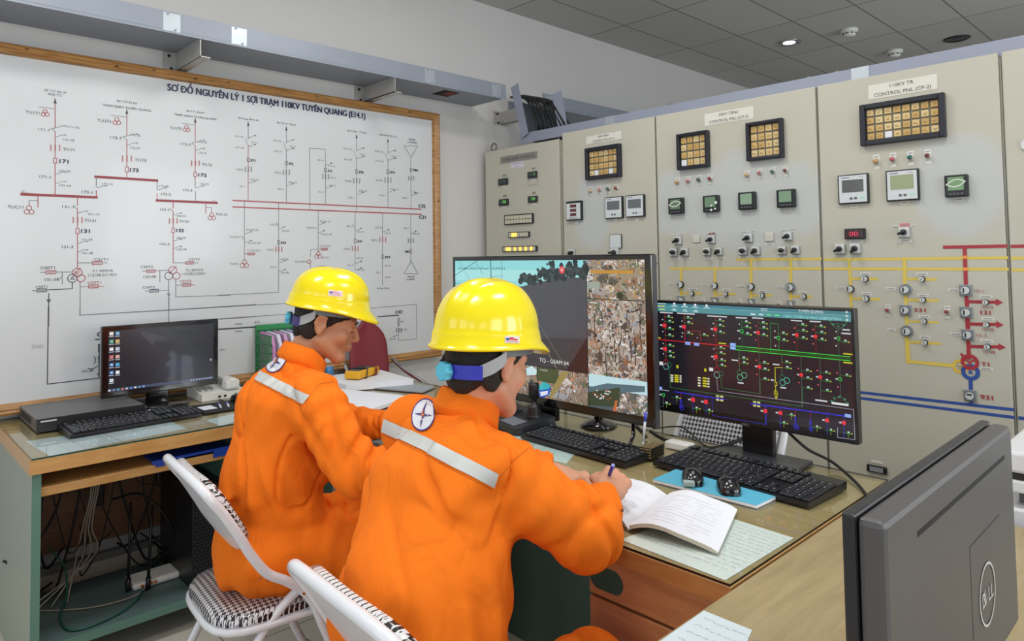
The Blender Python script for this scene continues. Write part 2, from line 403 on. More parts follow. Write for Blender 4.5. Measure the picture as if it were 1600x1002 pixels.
tag(B().m(blk).tube(smooth_path([on_y(*q, 3.04) for q in ((860, 158), (852, 160), (848, 170), (850, 186), (856, 200))], 6), 0.005, 8).build('cable'), 'thin black cable dangling in the middle of the chute', 'cable')
# ================================================================== FRAMED SINGLE LINE DIAGRAM BOARD
BX = -3.42
bd = thing('diagram_board', 'large white single line diagram board in a brown wooden frame on the left wall', 'board', (WX, 1.3, 0.76))
zt = on_x(343, 122.5, BX)[2]; zb = on_x(343, 603.5, BX)[2]; y1 = on_x(686, 400, BX)[1]; y0 = -0.25; fw = 0.05
zt = (on_x(20, 69.5, BX)[2]+on_x(680, 178, BX)[2])/2; zb = max(0.752, (on_x(20, 648.5, BX)[2]+on_x(680, 557, BX)[2])/2)
wood = bpy.data.materials.new('frame_wood'); wood.use_nodes = True
def wood_mat(m, c1, c2, sc=(1, 1, 1), rough=0.4, wscale=6, coat=0.2, dist=3.0):
    nt = m.node_tree; b = nt.nodes['Principled BSDF']; tc = nt.nodes.new('ShaderNodeTexCoord'); mp = nt.nodes.new('ShaderNodeMapping')
    mp.inputs['Scale'].default_value = sc; nt.links.new(tc.outputs['Object'], mp.inputs['Vector'])
    n = nt.nodes.new('ShaderNodeTexNoise'); n.inputs['Scale'].default_value = wscale; n.inputs['Detail'].default_value = 5; n.inputs['Distortion'].default_value = 0.6
    nt.links.new(mp.outputs[0], n.inputs['Vector'])
    cr = nt.nodes.new('ShaderNodeValToRGB'); cr.color_ramp.elements[0].position = 0.3; cr.color_ramp.elements[1].position = 0.7
    cr.color_ramp.elements[0].color = (*lin(c1), 1); cr.color_ramp.elements[1].color = (*lin(c2), 1)
    nt.links.new(n.outputs['Fac'], cr.inputs[0]); nt.links.new(cr.outputs[0], b.inputs['Base Color'])
    b.inputs['Roughness'].default_value = rough; b.inputs['Coat Weight'].default_value = coat; return m
wood_mat(wood, '#8a5a2c', '#c0935a', (3, 1, 20), 0.45)
bb = B().m(mat('board_white', '#d0d3d6', 0.3, noise=0.02, nscale=2, coat=0.15)).b2((BX-0.012, y0+0.01, zb+0.01), (BX, y1-0.01, zt-0.01)); surf = bb.build('board_surface', bd)
fr = B().m(wood)
prof = [(0, 0.0), (0.002, 0.024), (0.012, 0.030), (0.022, 0.024), (0.026, 0.028), (0.040, 0.02), (0.046, 0.004), (0.046, 0.0)]   # across, height
def rail(p0, p1, inward, m0, m1):
    """mitred moulding from p0 to p1 in the plane x=BX"""
    d = (Vector(p1)-Vector(p0)).normalized(); rows = []
    for (a, h) in prof:
        off = Vector(inward)*a
        rows.append([Vector(p0)+off+d*a*m0+Vector((h, 0, 0)), Vector(p1)+off-d*a*m1+Vector((h, 0, 0))])
    fr.grid(rows, smooth=False)
X0 = BX-0.001
rail((X0, y0, zt), (X0, y1, zt), (0, 0, -1), 1, 1); rail((X0, y0, zb), (X0, y1, zb), (0, 0, 1), 1, 1)
rail((X0, y1, zb), (X0, y1, zt), (0, -1, 0), 1, 1); rail((X0, y0, zb), (X0, y0, zt), (0, 1, 0), 1, 1)
fr.m(mat('wood_knot', '#5a3412', 0.5))
for q in ((42, 70.7), (182, 103), (240, 113), (305, 124), (357, 131), (495, 153), (640, 173)):
    p = on_x(q[0], q[1]+3, BX+0.022); fr.sph((BX+0.026, p[1], zt-0.015-0.012*((q[0]*7) % 3)/2), 0.006, (0.35, 1.7, 0.7), n=8)
for z in (0.95, 1.25, 1.5, 1.72, 1.98): fr.sph((BX+0.025, y1-0.015-0.01*((z*100) % 3)/3, z), 0.006, (0.35, 0.7, 1.5), n=8)
fr.build('frame', bd)
K = Ink((BX, 0, 0), (0, 1, 0), (0, 0, 1), (1, 0, 0), 0.0008)
NAVY, RED, DR, GR, DK = '#262a52', '#a0383c', '#a84048', '#6b6d72', '#3a3c42'
c1 = crop(0, 60, 4.3556); c2 = crop(340, 120, 4.3556); c3 = crop(0, 280, 4.3556); c4 = crop(340, 310, 4.3556); c5 = crop(0, 480, 3.855)
def U(c, *q): return K.uv(c(*q))
def L_(c, pts, w=0.0026, col=GR): K.line([U(c, *p) for p in pts], w, col)
def T_(c, body, x, y, x2, hpx=12, col=DK, bold=False):
    """text whose baseline runs from crop x to x2 at baseline y (left end)"""
    a = U(c, x, y); b_ = U(c, x2, y); hh = U(c, x, y-hpx)[1]-a[1]
    K.text(body, a, w=abs(b_[0]-a[0]), h=hh, col=col, L=1)
    if bold: K.text(body, a+np.array([0.0016, 0]), w=abs(b_[0]-a[0]), h=hh, col=col, L=2); K.text(body, a+np.array([0.0008, 0.001]), w=abs(b_[0]-a[0]), h=hh, col=col, L=3)
# title, in words so that each stays on the board's own level line
def title():
    a = K.uv((261, 139)); b_ = K.uv((570, 188)); z = (a[1]+b_[1])/2
    hh = (K.uv((261, 129))[1]-a[1]+K.uv((570, 177))[1]-b_[1])/2*0.95
    for d in ((0, 0), (0.0035, 0), (0.0018, 0.0015)):
        K.text('SƠ ĐỒ NGUYÊN LÝ 1 SỢI TRẠM 110KV TUYÊN QUANG (E14.1)', (a[0]+d[0], z+d[1]), w=b_[0]-a[0], h=hh, col=NAVY, L=1+d[0]*400)
title()
def gs(c, x, y, dx=80, col=GR):     # earthing switch hanging off a feeder with arrow
    L_(c, [(x, y), (x+14, y), (x+40, y-12), (x+dx-12, y-12)], 0.002, col)
    a = U(c, x+dx, y-12); b_ = U(c, x+dx-14, y-12); s = (a[0]-b_[0])*0.4
    K.poly([a, (b_[0], b_[1]+s), (b_[0], b_[1]-s)], col)
def brk(c, x, y, w=22, h=36, col=DR):
    p = U(c, x, y); q = U(c, x+w, y+h); K.rbox(p, abs(q[0]-p[0]), abs(q[1]-p[1]), 0.0025, col, 1)
def ct(c, x, y, h=36, col=DR, g=30):
    for dx in (-g, 0, g):
        pts = [(x+dx+(5 if i % 2 else -3), y-h/2+h*i/6) for i in range(7)]; L_(c, pts, 0.0026, col)
def xf(c, x, y, r, col, w=0.0028):
    p = U(c, x, y); q = U(c, x+r, y); K.ring(p, abs(q[0]-p[0]), w, col, 1, sy=1.0); return p, abs(q[0]-p[0])
def triple(c, x, y, r, col=DR):
    for (dx, dy) in ((0, -0.7), (-0.75, 0.6), (0.75, 0.6)): xf(c, x+dx*r, y+dy*r, r*0.85, col, 0.0024)
def arrow_up(c, x, y, col=DK):
    a = U(c, x, y); K.poly([a, (a[0]-0.006, a[1]-0.022), (a[0]+0.006, a[1]-0.022)], col, 1)
def boxsym(c, x, y, w, h, col):
    brk(c, x, y, w, h, col)
    for i in range(-2, 3): L_(c, [(x+i*w/6-4, y+h/3), (x+i*w/6+4, y-h/3)], 0.002, col)
# --- 110 kV feeders
def feeder(c, x, yt, name, col=DR, sgn=1, s=1.0, tu_dy=70):
    arrow_up(c, x, yt, DK)
F_ = [  # crop-1 coordinates: x, top, TU y, 7-switch y, CT y, breaker y, end y, number, head lines
    (375, 408, 480, 620, 745, 832, 1002, '171', ('ĐI 171 E6.19', 'ĐẠI TỪ')),
    (863, 482, 536, 675, 818, 892, 950, '173', ('ĐI 174 E14.6', 'TRẠM 220KV TUYÊN QUANG')),
    (1328, 542, 590, 718, 850, 926, 1002, '172', ('ĐI 171 E14.6', 'TRẠM 220KV TUYÊN QUANG'))]
for (x, yt, ytu, y7, yct, yb, ye, nm, hd) in F_:
    s = 1.0 if nm != '172' else 0.86; lx = x
    arrow_up(c1, x, yt)
    L_(c1, [(x, yt), (x, y7-10)], 0.003, DR); L_(c1, [(x, y7-8), (x-22*s, y7-8)][:1]+[(x-24*s, y7-8)], 0.002, GR); L_(c1, [(x-24*s, y7-6), (x, y7+16)], 0.0024, GR)
    L_(c1, [(x, y7+16), (x, yb-18)], 0.003, DR); L_(c1, [(x, yb+18), (x, ye)], 0.003, DR)
    L_(c1, [(x, ytu), (x-110*s, ytu-14*s)], 0.002, GR); triple(c1, x-68*s, ytu+28*s, 17*s, DR)
    T_(c1, 'TU'+nm, x-202*s, ytu+30*s, x-108*s, 20*s)
    T_(c1, nm+'-7', x-114*s, y7+8, x-32*s, 19*s)
    gs(c1, x, y7-12, 80*s); T_(c1, nm+'-76', x+84*s if nm == '171' else x+22, y7-18*s+6, x+164*s if nm == '171' else x+92*s, 14*s)
    gs(c1, x, y7+50*s, 80*s); T_(c1, nm+'-75', x+54*s if nm == '171' else x+22, y7+76*s, x+130*s if nm == '171' else x+88*s, 14*s)
    ct(c1, x, yct, 40*s, DR, 30*s); T_(c1, 'TI'+nm, x+54*s, yct+18*s, x+132*s, 20*s, DK)
    brk(c1, x, yb, 22*s, 34*s); T_(c1, nm, x+(28 if nm == '171' else 20)*1.0, yb+16*s, x+(88 if nm == '171' else 76), 26*s, NAVY, True)
    w2 = 72 if nm == '171' else (66 if nm == '173' else 58)
    T_(c1, hd[0], x-w2, yt-50*s, x+w2+2, 15*s); W2 = 46 if nm == '171' else (165 if nm == '173' else 145)
    T_(c1, hd[1], x-W2, yt-22*s, x+W2, 16*s)
# bus sections
L_(c1, [(652, 942), (1068, 968)], 0.011, '#8c2430'); L_(c3, [(150, 103), (655, 124)], 0.011, '#8c2430'); L_(c3, [(1068, 145), (1474, 162)], 0.011, '#8c2430')
L_(c3, [(655, -15), (655, 48)], 0.003, GR); L_(c3, [(655, 78), (655, 124)], 0.003, DR); L_(c3, [(1069, 8), (1069, 70)], 0.003, GR); L_(c3, [(1069, 100), (1069, 145)], 0.003, DR)
L_(c3, [(375, 0), (375, 108)], 0.003, DR); L_(c3, [(1328, 0), (1328, 58)], 0.0026, GR); L_(c3, [(1330, 86), (1330, 155)], 0.0026, GR)
T_(c1, '171-1', 268, 950, 346, 20); gs(c1, 378, 922, 78); T_(c1, '171-15', 404, 908, 478, 14)
gs(c3, 378, 28, 78); T_(c3, '171-14', 404, 48, 482, 14); gs(c3, 658, 58, 74); T_(c3, '173-15', 696, 38, 766, 14); T_(c3, '173-1', 556, 96, 630, 20)
gs(c3, 1072, 72, 66); T_(c3, '173-25', 1084, 52, 1146, 13); T_(c3, '173-2', 1096, 110, 1162, 18); gs(c3, 1332, 58, 60); T_(c3, '172-25', 1362, 38, 1420, 13); T_(c3, '172-2', 1246, 82, 1308, 16)
T_(c3, 'C', 148, 94, 168, 20); T_(c3, '11', 172, 94, 188, 9, RED); T_(c3, 'C', 1446, 150, 1458, 10, RED); T_(c3, '12', 1460, 156, 1472, 8, RED)
L_(c3, [(258, 108), (258, 190)], 0.003, RED); L_(c3, [(258, 145), (198, 145), (198, 180)], 0.0026, GR); triple(c3, 198, 210, 21); T_(c3, 'TUC11', 50, 198, 158, 22)
L_(c3, [(1400, 158), (1400, 232)], 0.003, RED); L_(c3, [(1400, 192), (1440, 194), (1440, 225)], 0.0026, GR); triple(c3, 1440, 254, 16); T_(c3, 'TUC12', 1466, 246, 1545, 17)
# --- transformer bays
for (x, y0_, s, n, sw) in ((527, 124, 1.0, '131', '1'), (1178, 152, 0.86, '132', '2')):
    y = lambda v: y0_+(v-124)*s
    L_(c3, [(x, y(124)), (x, y(180))], 0.003, DR); L_(c3, [(x-26*s, y(180)), (x, y(205))], 0.0026, GR)
    L_(c3, [(x, y(205)), (x, y(335))], 0.003, DR); brk(c3, x, y(353), 22*s, 34*s); L_(c3, [(x, y(370)), (x, y(605))], 0.003, DR)
    T_(c3, n+'-'+sw, x-104*s, y(196), x-28*s, 18*s); gs(c3, x, y(230), 76*s); T_(c3, n+'-%s5' % sw, x+74*s if n == '131' else x+24, y(244), x+150*s if n == '131' else x+88, 14*s)
    ct(c3, x, y(278), 40*s, DR, 30*s); T_(c3, 'TI'+n, x+48*s, y(290), x+124*s, 20*s); T_(c3, n, x+24*s, y(366), x+82*s, 26*s, NAVY, True)
    gs(c3, x, y(436), 76*s); T_(c3, n+'-35', x+28*s, y(418), x+100*s, 14*s); T_(c3, n+'-3', x-106*s, y(470), x-30*s, 19*s); gs(c3, x, y(494), 76*s); T_(c3, n+'-38', x+30*s, y(510), x+104*s, 14*s)
p, r = xf(c3, 525, 636, 33, DR); xf(c3, 492, 674, 32, DK); xf(c3, 552, 674, 27, DR)
L_(c3, [(497, 652), (548, 602)], 0.003, DR); L_(c3, [(525, 645), (510, 630)], 0.003, DR); L_(c3, [(525, 645), (540, 628)], 0.003, DR); L_(c3, [(480, 682), (492, 664), (504, 682), (480, 682)], 0.0026, DK)
L_(c3, [(525, 570), (630, 570)], 0.0026, GR); boxsym(c3, 662, 570, 66, 20, DR); L_(c3, [(696, 570), (728, 570)], 0.0026, GR); T_(c3, 'CS1T1', 642, 556, 734, 20)
L_(c3, [(492, 632), (382, 632)], 0.0026, GR); boxsym(c3, 346, 634, 68, 20, DR); L_(c3, [(310, 634), (276, 634)], 0.0026, GR); T_(c3, 'CS0T1', 276, 614, 374, 20)
L_(c3, [(423, 632), (423, 672)], 0.0026, GR); L_(c3, [(410, 668), (424, 684), (424, 714)], 0.0026, GR); T_(c3, '131-08', 304, 694, 402, 20)
L_(c3, [(492, 704), (492, 746), (320, 754)], 0.0032, DK); boxsym(c3, 284, 757, 64, 18, DK); L_(c3, [(250, 760), (222, 760)], 0.003, DK); T_(c3, 'CS9T1', 242, 744, 322, 18, DK)
T_(c3, 'T1 40MVA', 628, 634, 770, 18, GR); T_(c3, '115/38.5/11KV', 600, 664, 794, 20, GR)
L_(c3, [(545, 700), (545, 926), (1148, 893), (1568, 868)], 0.0026, GR); L_(c3, [(545, 734), (602, 732)], 0.0026, GR); boxsym(c3, 636, 730, 64, 18, DR); L_(c3, [(670, 730), (706, 730)], 0.0026, DR); T_(c3, 'CS3T1', 596, 714, 686, 18, RED)
xf(c3, 1175, 620, 27, DR); xf(c3, 1148, 658, 27, DK); xf(c3, 1200, 658, 24, DR); L_(c3, [(1152, 640), (1200, 594)], 0.003, DR)
L_(c3, [(1175, 570), (1262, 570)], 0.0026, GR); boxsym(c3, 1290, 570, 54, 16, DR); L_(c3, [(1318, 570), (1346, 570)], 0.0026, GR); T_(c3, 'CS1T2', 1284, 554, 1358, 17)
L_(c3, [(1150, 620), (1056, 624)], 0.0026, GR); boxsym(c3, 1026, 626, 56, 16, DR); L_(c3, [(998, 626), (968, 626)], 0.0026, GR); T_(c3, 'CS0T2', 956, 606, 1040, 18)
L_(c3, [(1088, 622), (1088, 668), (1088, 700)], 0.0026, GR); T_(c3, '132-08', 976, 674, 1060, 18); T_(c3, 'T2 40MVA', 1260, 628, 1384, 17, GR); T_(c3, '115/38.5/23KV', 1238, 654, 1400, 18, GR)
L_(c3, [(1148, 686), (1148, 1002)], 0.003, GR); L_(c3, [(1148, 756), (1080, 758)], 0.0026, GR); boxsym(c3, 1048, 760, 58, 16, NAVY); L_(c3, [(1018, 762), (990, 762)], 0.0026, GR); T_(c3, 'CS4T2', 970, 746, 1054, 17, NAVY)
L_(c3, [(1138, 780), (1148, 796), (1158, 780), (1138, 780)], 0.0026, GR)
L_(c3, [(1196, 684), (1196, 802), (1568, 790)], 0.0026, GR); L_(c3, [(1196, 722), (1240, 722)], 0.0026, GR); boxsym(c3, 1270, 720, 56, 16, DR); L_(c3, [(1298, 720), (1326, 720)], 0.0026, DR); T_(c3, 'CS3T2', 1224, 704, 1302, 17, RED)
L_(c3, [(332, 780), (330, 1002)], 0.0036, DK); L_(c3, [(320, 822), (343, 822), (331, 838), (320, 822)], 0.0032, DK)
L_(c5, [(291, 0), (285, 464), (596, 428), (598, 225)], 0.0036, DK); L_(c5, [(482, 0), (480, 48), (1000, 18), (1542, -16)], 0.0028, GR)
T_(c5, 'C', 584, 176, 606, 26, NAVY, True); L_(c5, [(576, 194), (612, 194)], 0.005, NAVY); brk(c5, 600, 246, 14, 44, DK)
L_(c5, [(590, 300), (596, 322), (592, 330)], 0.003, DK); L_(c5, [(568, 300), (576, 318), (568, 338)], 0.003, DK); L_(c5, [(596, 352), (560, 372), (530, 372)], 0.003, DK); T_(c5, '931-38', 494, 396, 558, 16, DK)
L_(c5, [(588, 402), (596, 416), (604, 402), (588, 402)], 0.003, DK); T_(c5, 'Scada', 190, 250, 262, 30, '#b6b8bc')
L_(c5, [(1018, -60), (1016, 82)], 0.003, GR)
# --- 35 kV buses and upper feeders
L_(c2, [(105, 842), (1385, 902)], 0.006, DR); L_(c2, [(105, 886), (1385, 937)], 0.006, DR)
T_(c2, 'C32', 1366, 890, 1412, 22, NAVY, True); T_(c2, 'C31', 1370, 966, 1414, 22, NAVY, True)
for (x, yt, n, ye, hd, hw) in ((208, 305, '371', 845, 'Đi Long Bình An', 68), (467, 338, '372', 858, 'Đi TĐ H. Thành', 62), (945, 392, '375', 918, 'Đi Y.Sơn - C.Hoá', 60), (1158, 420, '374', 892, 'Đi P.TH A E1.13', 54)):
    arrow_up(c2, x, yt, DK); s = (ye-yt)/540
    L_(c2, [(x, yt), (x, yt+120*s)], 0.0024, GR); L_(c2, [(x-20, yt+115*s), (x, yt+165*s)], 0.002, GR); L_(c2, [(x, yt+160*s), (x, ye)], 0.0026, GR if n != '371' else DR)
    T_(c2, hd, x-hw, yt-20, x+hw+4, 12, DK); T_(c2, n+'-76', x-90, yt+104*s, x-34, 11, GR); gs(c2, x, yt+108*s, 58); T_(c2, n+'-7', x+22, yt+146*s, x+64, 11, GR)
    T_(c2, n+'-75', x-86, yt+180*s, x-30, 11, GR); gs(c2, x, yt+168*s, 58); brk(c2, x, yt+260*s, 16, 26, GR); T_(c2, n, x+14, yt+272*s, x+46, 16, DK, True)
    ct(c2, x, yt+325*s, 34, GR, 20); T_(c2, 'TI'+n, x-84, yt+332*s, x-36, 13, GR); gs(c2, x, yt+418*s, 54); T_(c2, n+'-15', x+16, yt+400*s, x+70, 12, GR); T_(c2, n+'-1', x-58, yt+448*s, x-18, 12, GR)
L_(c2, [(628, 908), (626, 486), (732, 494), (735, 870)], 0.0026, GR); brk(c2, 734, 636, 16, 26, GR); T_(c2, '312', 748, 648, 776, 16, DK, True); ct(c2, 734, 680, 34, GR, 20); T_(c2, 'TI312', 762, 692, 804, 12, GR)
T_(c2, '312-1', 678, 572, 722, 11, GR); T_(c2, '312-15', 750, 612, 800, 11, GR); gs(c2, 734, 600, 50); T_(c2, '312-25', 758, 744, 806, 11, GR); gs(c2, 734, 756, 50); T_(c2, '312-2', 682, 788, 722, 11, GR)
L_(c2, [(1268, 470), (1360, 472), (1316, 548), (1268, 470)], 0.003, GR); L_(c2, [(1314, 548), (1316, 900)], 0.0026, GR); T_(c2, 'TBN301', 1298, 430, 1346, 12, DK); T_(c2, 'LZ100AR', 1290, 448, 1356, 12, DK)
brk(c2, 1316, 634, 14, 24, GR); T_(c2, 'TBN', 1328, 642, 1360, 14, DK, True); ct(c2, 1316, 690, 30, GR, 17); T_(c2, 'TBN-15', 1328, 792, 1372, 11, GR); T_(c2, 'TBN-1', 1256, 830, 1296, 11, GR); gs(c2, 1316, 806, 44)
# --- lower 35 kV feeders (crop 4)
def low(x, yb, ye, n, names, yct, ybk, ysw, right=True):
    L_(c4, [(x, yb), (x, ye)], 0.0026, GR); L_(c4, [(x-18, ysw-14), (x, ysw+12)], 0.0022, GR); gs(c4, x, ysw+26, 50)
    if ybk: brk(c4, x, ybk, 15, 26, GR); T_(c4, n, x+14, ybk+10, x+48, 15, DK, True)
    if yct: ct(c4, x, yct, 34, DR if n != '377' else GR, 20); T_(c4, 'TI'+n, x-80, yct+10, x-36, 13, GR)
low(415, 28, 640, '332', 0, 346, 300, 180); low(935, 90, 490, '331', 0, 342, 290, 190); low(1122, 98, 590, '373', 0, 282, 398, 200)
for (bdy, x, y, x2) in (('332-2', 354, 184, 400), ('332-25', 434, 226, 486), ('332-35', 426, 420, 480), ('332-3', 356, 474, 400), ('332-38', 428, 512, 482), ('331-1', 878, 196, 914), ('331-15', 950, 234, 994), ('331-35', 944, 414, 990), ('331-3', 884, 462, 920), ('331-38', 950, 492, 994),
                        ('373-1', 1072, 206, 1108), ('373-15', 1136, 244, 1178), ('373-75', 1134, 466, 1176), ('373-7', 1076, 512, 1108), ('373-76', 1136, 544, 1178), ('TUC32-2A', 194, 220, 278), ('TUC32-2', 80, 268, 156), ('TUC32-2B', 206, 310, 290), ('CS.TUC32-2', 200, 362, 290), ('TUC32', 82, 452, 140),
                        ('TUC31-1A', 694, 162, 768), ('TUC31-1', 602, 206, 676), ('TUC31-1B', 700, 250, 776), ('CS.TUC31', 694, 330, 770), ('TUC31', 708, 410, 758), ('TCS-TBN1', 524, 438, 606), ('CS.TBN1', 670, 470, 736)): T_(c4, bdy, x, y, x2, 12, GR)
for y in (420, 480): gs(c4, 415, y+16, 54)
for y in (425, 470): gs(c4, 935, y+16, 50)
T_(c4, 'Đi Sơn Dương', 1086, 620, 1168, 12, DK)
L_(c4, [(415, 640), (0, 660)], 0.0024, GR); L_(c4, [(0, 742), (520, 712)], 0.0024, GR); L_(c4, [(0, 820), (500, 788)], 0.0024, GR)
L_(c4, [(182, 18), (182, 425)], 0.0026, GR); triple(c4, 182, 446, 18); L_(c4, [(165, 258), (186, 286)], 0.0022, GR); gs(c4, 182, 240, 56); gs(c4, 182, 300, 56); L_(c4, [(182, 378), (200, 378)], 0.0024, GR); boxsym(c4, 228, 379, 50, 14, DR)
L_(c4, [(684, 80), (684, 370)], 0.0026, GR); triple(c4, 684, 386, 15); gs(c4, 684, 178, 50); gs(c4, 684, 232, 50); L_(c4, [(700, 346), (632, 348), (630, 400)], 0.0024, GR); boxsym(c4, 726, 346, 44, 13, DR); L_(c4, [(630, 440), (632, 480)], 0.0024, GR); xf(c4, 622, 430, 12, DR)
L_(c4, [(1314, 108), (1314, 430)], 0.0026, GR); ct(c4, 1314, 288, 30, GR, 17); brk(c4, 1314, 362, 14, 24, GR); T_(c4, 'TBN', 1272, 370, 1302, 14, DK, True); L_(c4, [(1316, 428), (1268, 512), (1362, 514), (1316, 428)], 0.003, GR)
T_(c4, 'TBN302', 1290, 540, 1340, 12, DK); T_(c4, 'LZ100AR', 1282, 558, 1340, 12, DK); T_(c4, 'TBN-2', 1262, 208, 1300, 11, GR); T_(c4, 'TBN-25', 1326, 246, 1372, 11, GR); gs(c4, 1314, 236, 42)
L_(c4, [(0, 892), (244, 876)], 0.006, DK); L_(c4, [(118, 858), (132, 853), (140, 860), (152, 853), (168, 858)], 0.003, DK); L_(c4, [(118, 908), (132, 903), (140, 910), (152, 903), (168, 908)], 0.003, DK); T_(c4, '412', 248, 852, 282, 16, DK)
L_(c4, [(1090, 806), (1230, 796)], 0.006, DK); T_(c4, 'C42', 1208, 786, 1254, 22, DK, True); L_(c4, [(1040, 748), (1352, 722), (1354, 956), (1230, 968), (1232, 796)], 0.0024, GR)
brk(c4, 1232, 842, 12, 44, DK); T_(c4, '431', 1244, 846, 1268, 12, DK); ct(c4, 1232, 898, 30, DK, 16); T_(c4, 'TI431', 1256, 900, 1290, 11, GR); L_(c4, [(1228, 930), (1190, 944)], 0.0028, DK); T_(c4, '431-38', 1168, 966, 1210, 11, DK)
L_(c5, [(1322, 134), (1542, 120)], 0.006, DK); T_(c5, 'TD71', 1320, 266, 1356, 13, GR); L_(c5, [(1322, 74), (1542, 58)], 0.0024, GR)
K.build('printed_diagram', bd, ink_mat('board_ink', rough=0.35))
# ================================================================== CONTROL CABINETS
PY = 3.0
cA = crop(750, 200, 4.555); cB = crop(1010, 150, 5.2724); cC = crop(1280, 120, 4.772); cD = crop(1010, 320, 5.333); cE = crop(1290, 330, 5.161); cG = crop(1290, 480, 4.174)
def PU(c, x, y): p = on_y(*c(x, y), PY); return np.array([p[0], p[2]])
def pbox(c, cx, cy, w, h):
    """centre, width, height on the panel plane of something w x h crop pixels big"""
    ctr = PU(c, cx, cy); a = PU(c, cx-w/2, cy); b = PU(c, cx+w/2, cy); d = PU(c, cx, cy-h/2); e = PU(c, cx, cy+h/2)
    return ctr, abs(b[0]-a[0]), abs(d[1]-e[1])
def cab_mat(name, spots):
    m = bpy.data.materials.new(name); m.use_nodes = True; nt = m.node_tree; b = nt.nodes['Principled BSDF']
    geo = nt.nodes.new('ShaderNodeNewGeometry'); sep = nt.nodes.new('ShaderNodeSeparateXYZ')
    nz = nt.nodes.new('ShaderNodeTexNoise'); nz.inputs['Scale'].default_value = 9; nz.inputs['Detail'].default_value = 5
    nt.links.new(geo.outputs['Position'], nz.inputs['Vector']); nt.links.new(geo.outputs['Position'], sep.inputs[0])
    def mth(op, a, b_=None, c_=None):
        n = nt.nodes.new('ShaderNodeMath'); n.operation = op
        for i, v in enumerate((a, b_, c_)):
            if v is None: continue
            if isinstance(v, (int, float)): n.inputs[i].default_value = v
            else: nt.links.new(v, n.inputs[i])
        return n.outputs[0]
    tot = None
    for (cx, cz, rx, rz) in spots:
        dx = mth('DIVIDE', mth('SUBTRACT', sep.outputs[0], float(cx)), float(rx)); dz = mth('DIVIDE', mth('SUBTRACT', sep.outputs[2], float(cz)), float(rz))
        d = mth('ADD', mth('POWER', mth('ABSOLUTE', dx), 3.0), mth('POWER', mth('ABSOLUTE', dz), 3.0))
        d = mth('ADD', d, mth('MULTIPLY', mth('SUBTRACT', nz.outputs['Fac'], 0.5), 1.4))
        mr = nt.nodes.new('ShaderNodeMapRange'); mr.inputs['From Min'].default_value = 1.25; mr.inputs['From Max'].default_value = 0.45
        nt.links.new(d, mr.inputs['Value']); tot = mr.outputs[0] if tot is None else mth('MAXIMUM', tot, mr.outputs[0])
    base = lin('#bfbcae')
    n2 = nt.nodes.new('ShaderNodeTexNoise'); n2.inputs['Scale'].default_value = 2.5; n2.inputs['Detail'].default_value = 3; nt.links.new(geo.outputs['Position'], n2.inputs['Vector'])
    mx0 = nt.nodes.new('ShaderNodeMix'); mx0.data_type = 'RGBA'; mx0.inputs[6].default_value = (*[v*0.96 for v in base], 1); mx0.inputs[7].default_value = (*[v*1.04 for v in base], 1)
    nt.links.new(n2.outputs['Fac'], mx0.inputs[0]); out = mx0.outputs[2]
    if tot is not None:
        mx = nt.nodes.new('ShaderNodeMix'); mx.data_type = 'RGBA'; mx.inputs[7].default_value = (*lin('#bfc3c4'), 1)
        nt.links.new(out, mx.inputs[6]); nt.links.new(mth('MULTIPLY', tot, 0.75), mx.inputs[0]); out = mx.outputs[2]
    nt.links.new(out, b.inputs['Base Color']); b.inputs['Roughness'].default_value = 0.42
    return m
black_pl = mat('black_plastic', '#16171b', 0.4, coat=0.1)
bezel = mat('bezel_navy_black', '#1d1f2a', 0.35)
steelg = mat('switch_plate_grey', '#a9acae', 0.35, 0.3)
plate_w = mat('switch_plate_white', '#d6d8d6', 0.4)
lab_w = mat('label_white', '#dcdad2', 0.5)
grayplate = mat('mimic_switch_plate', '#8f9499', 0.35, 0.4)
panel_ink = ink_mat('panel_ink', rough=0.45)
gapm = mat('door_gap_black', '#22231f', 0.8)
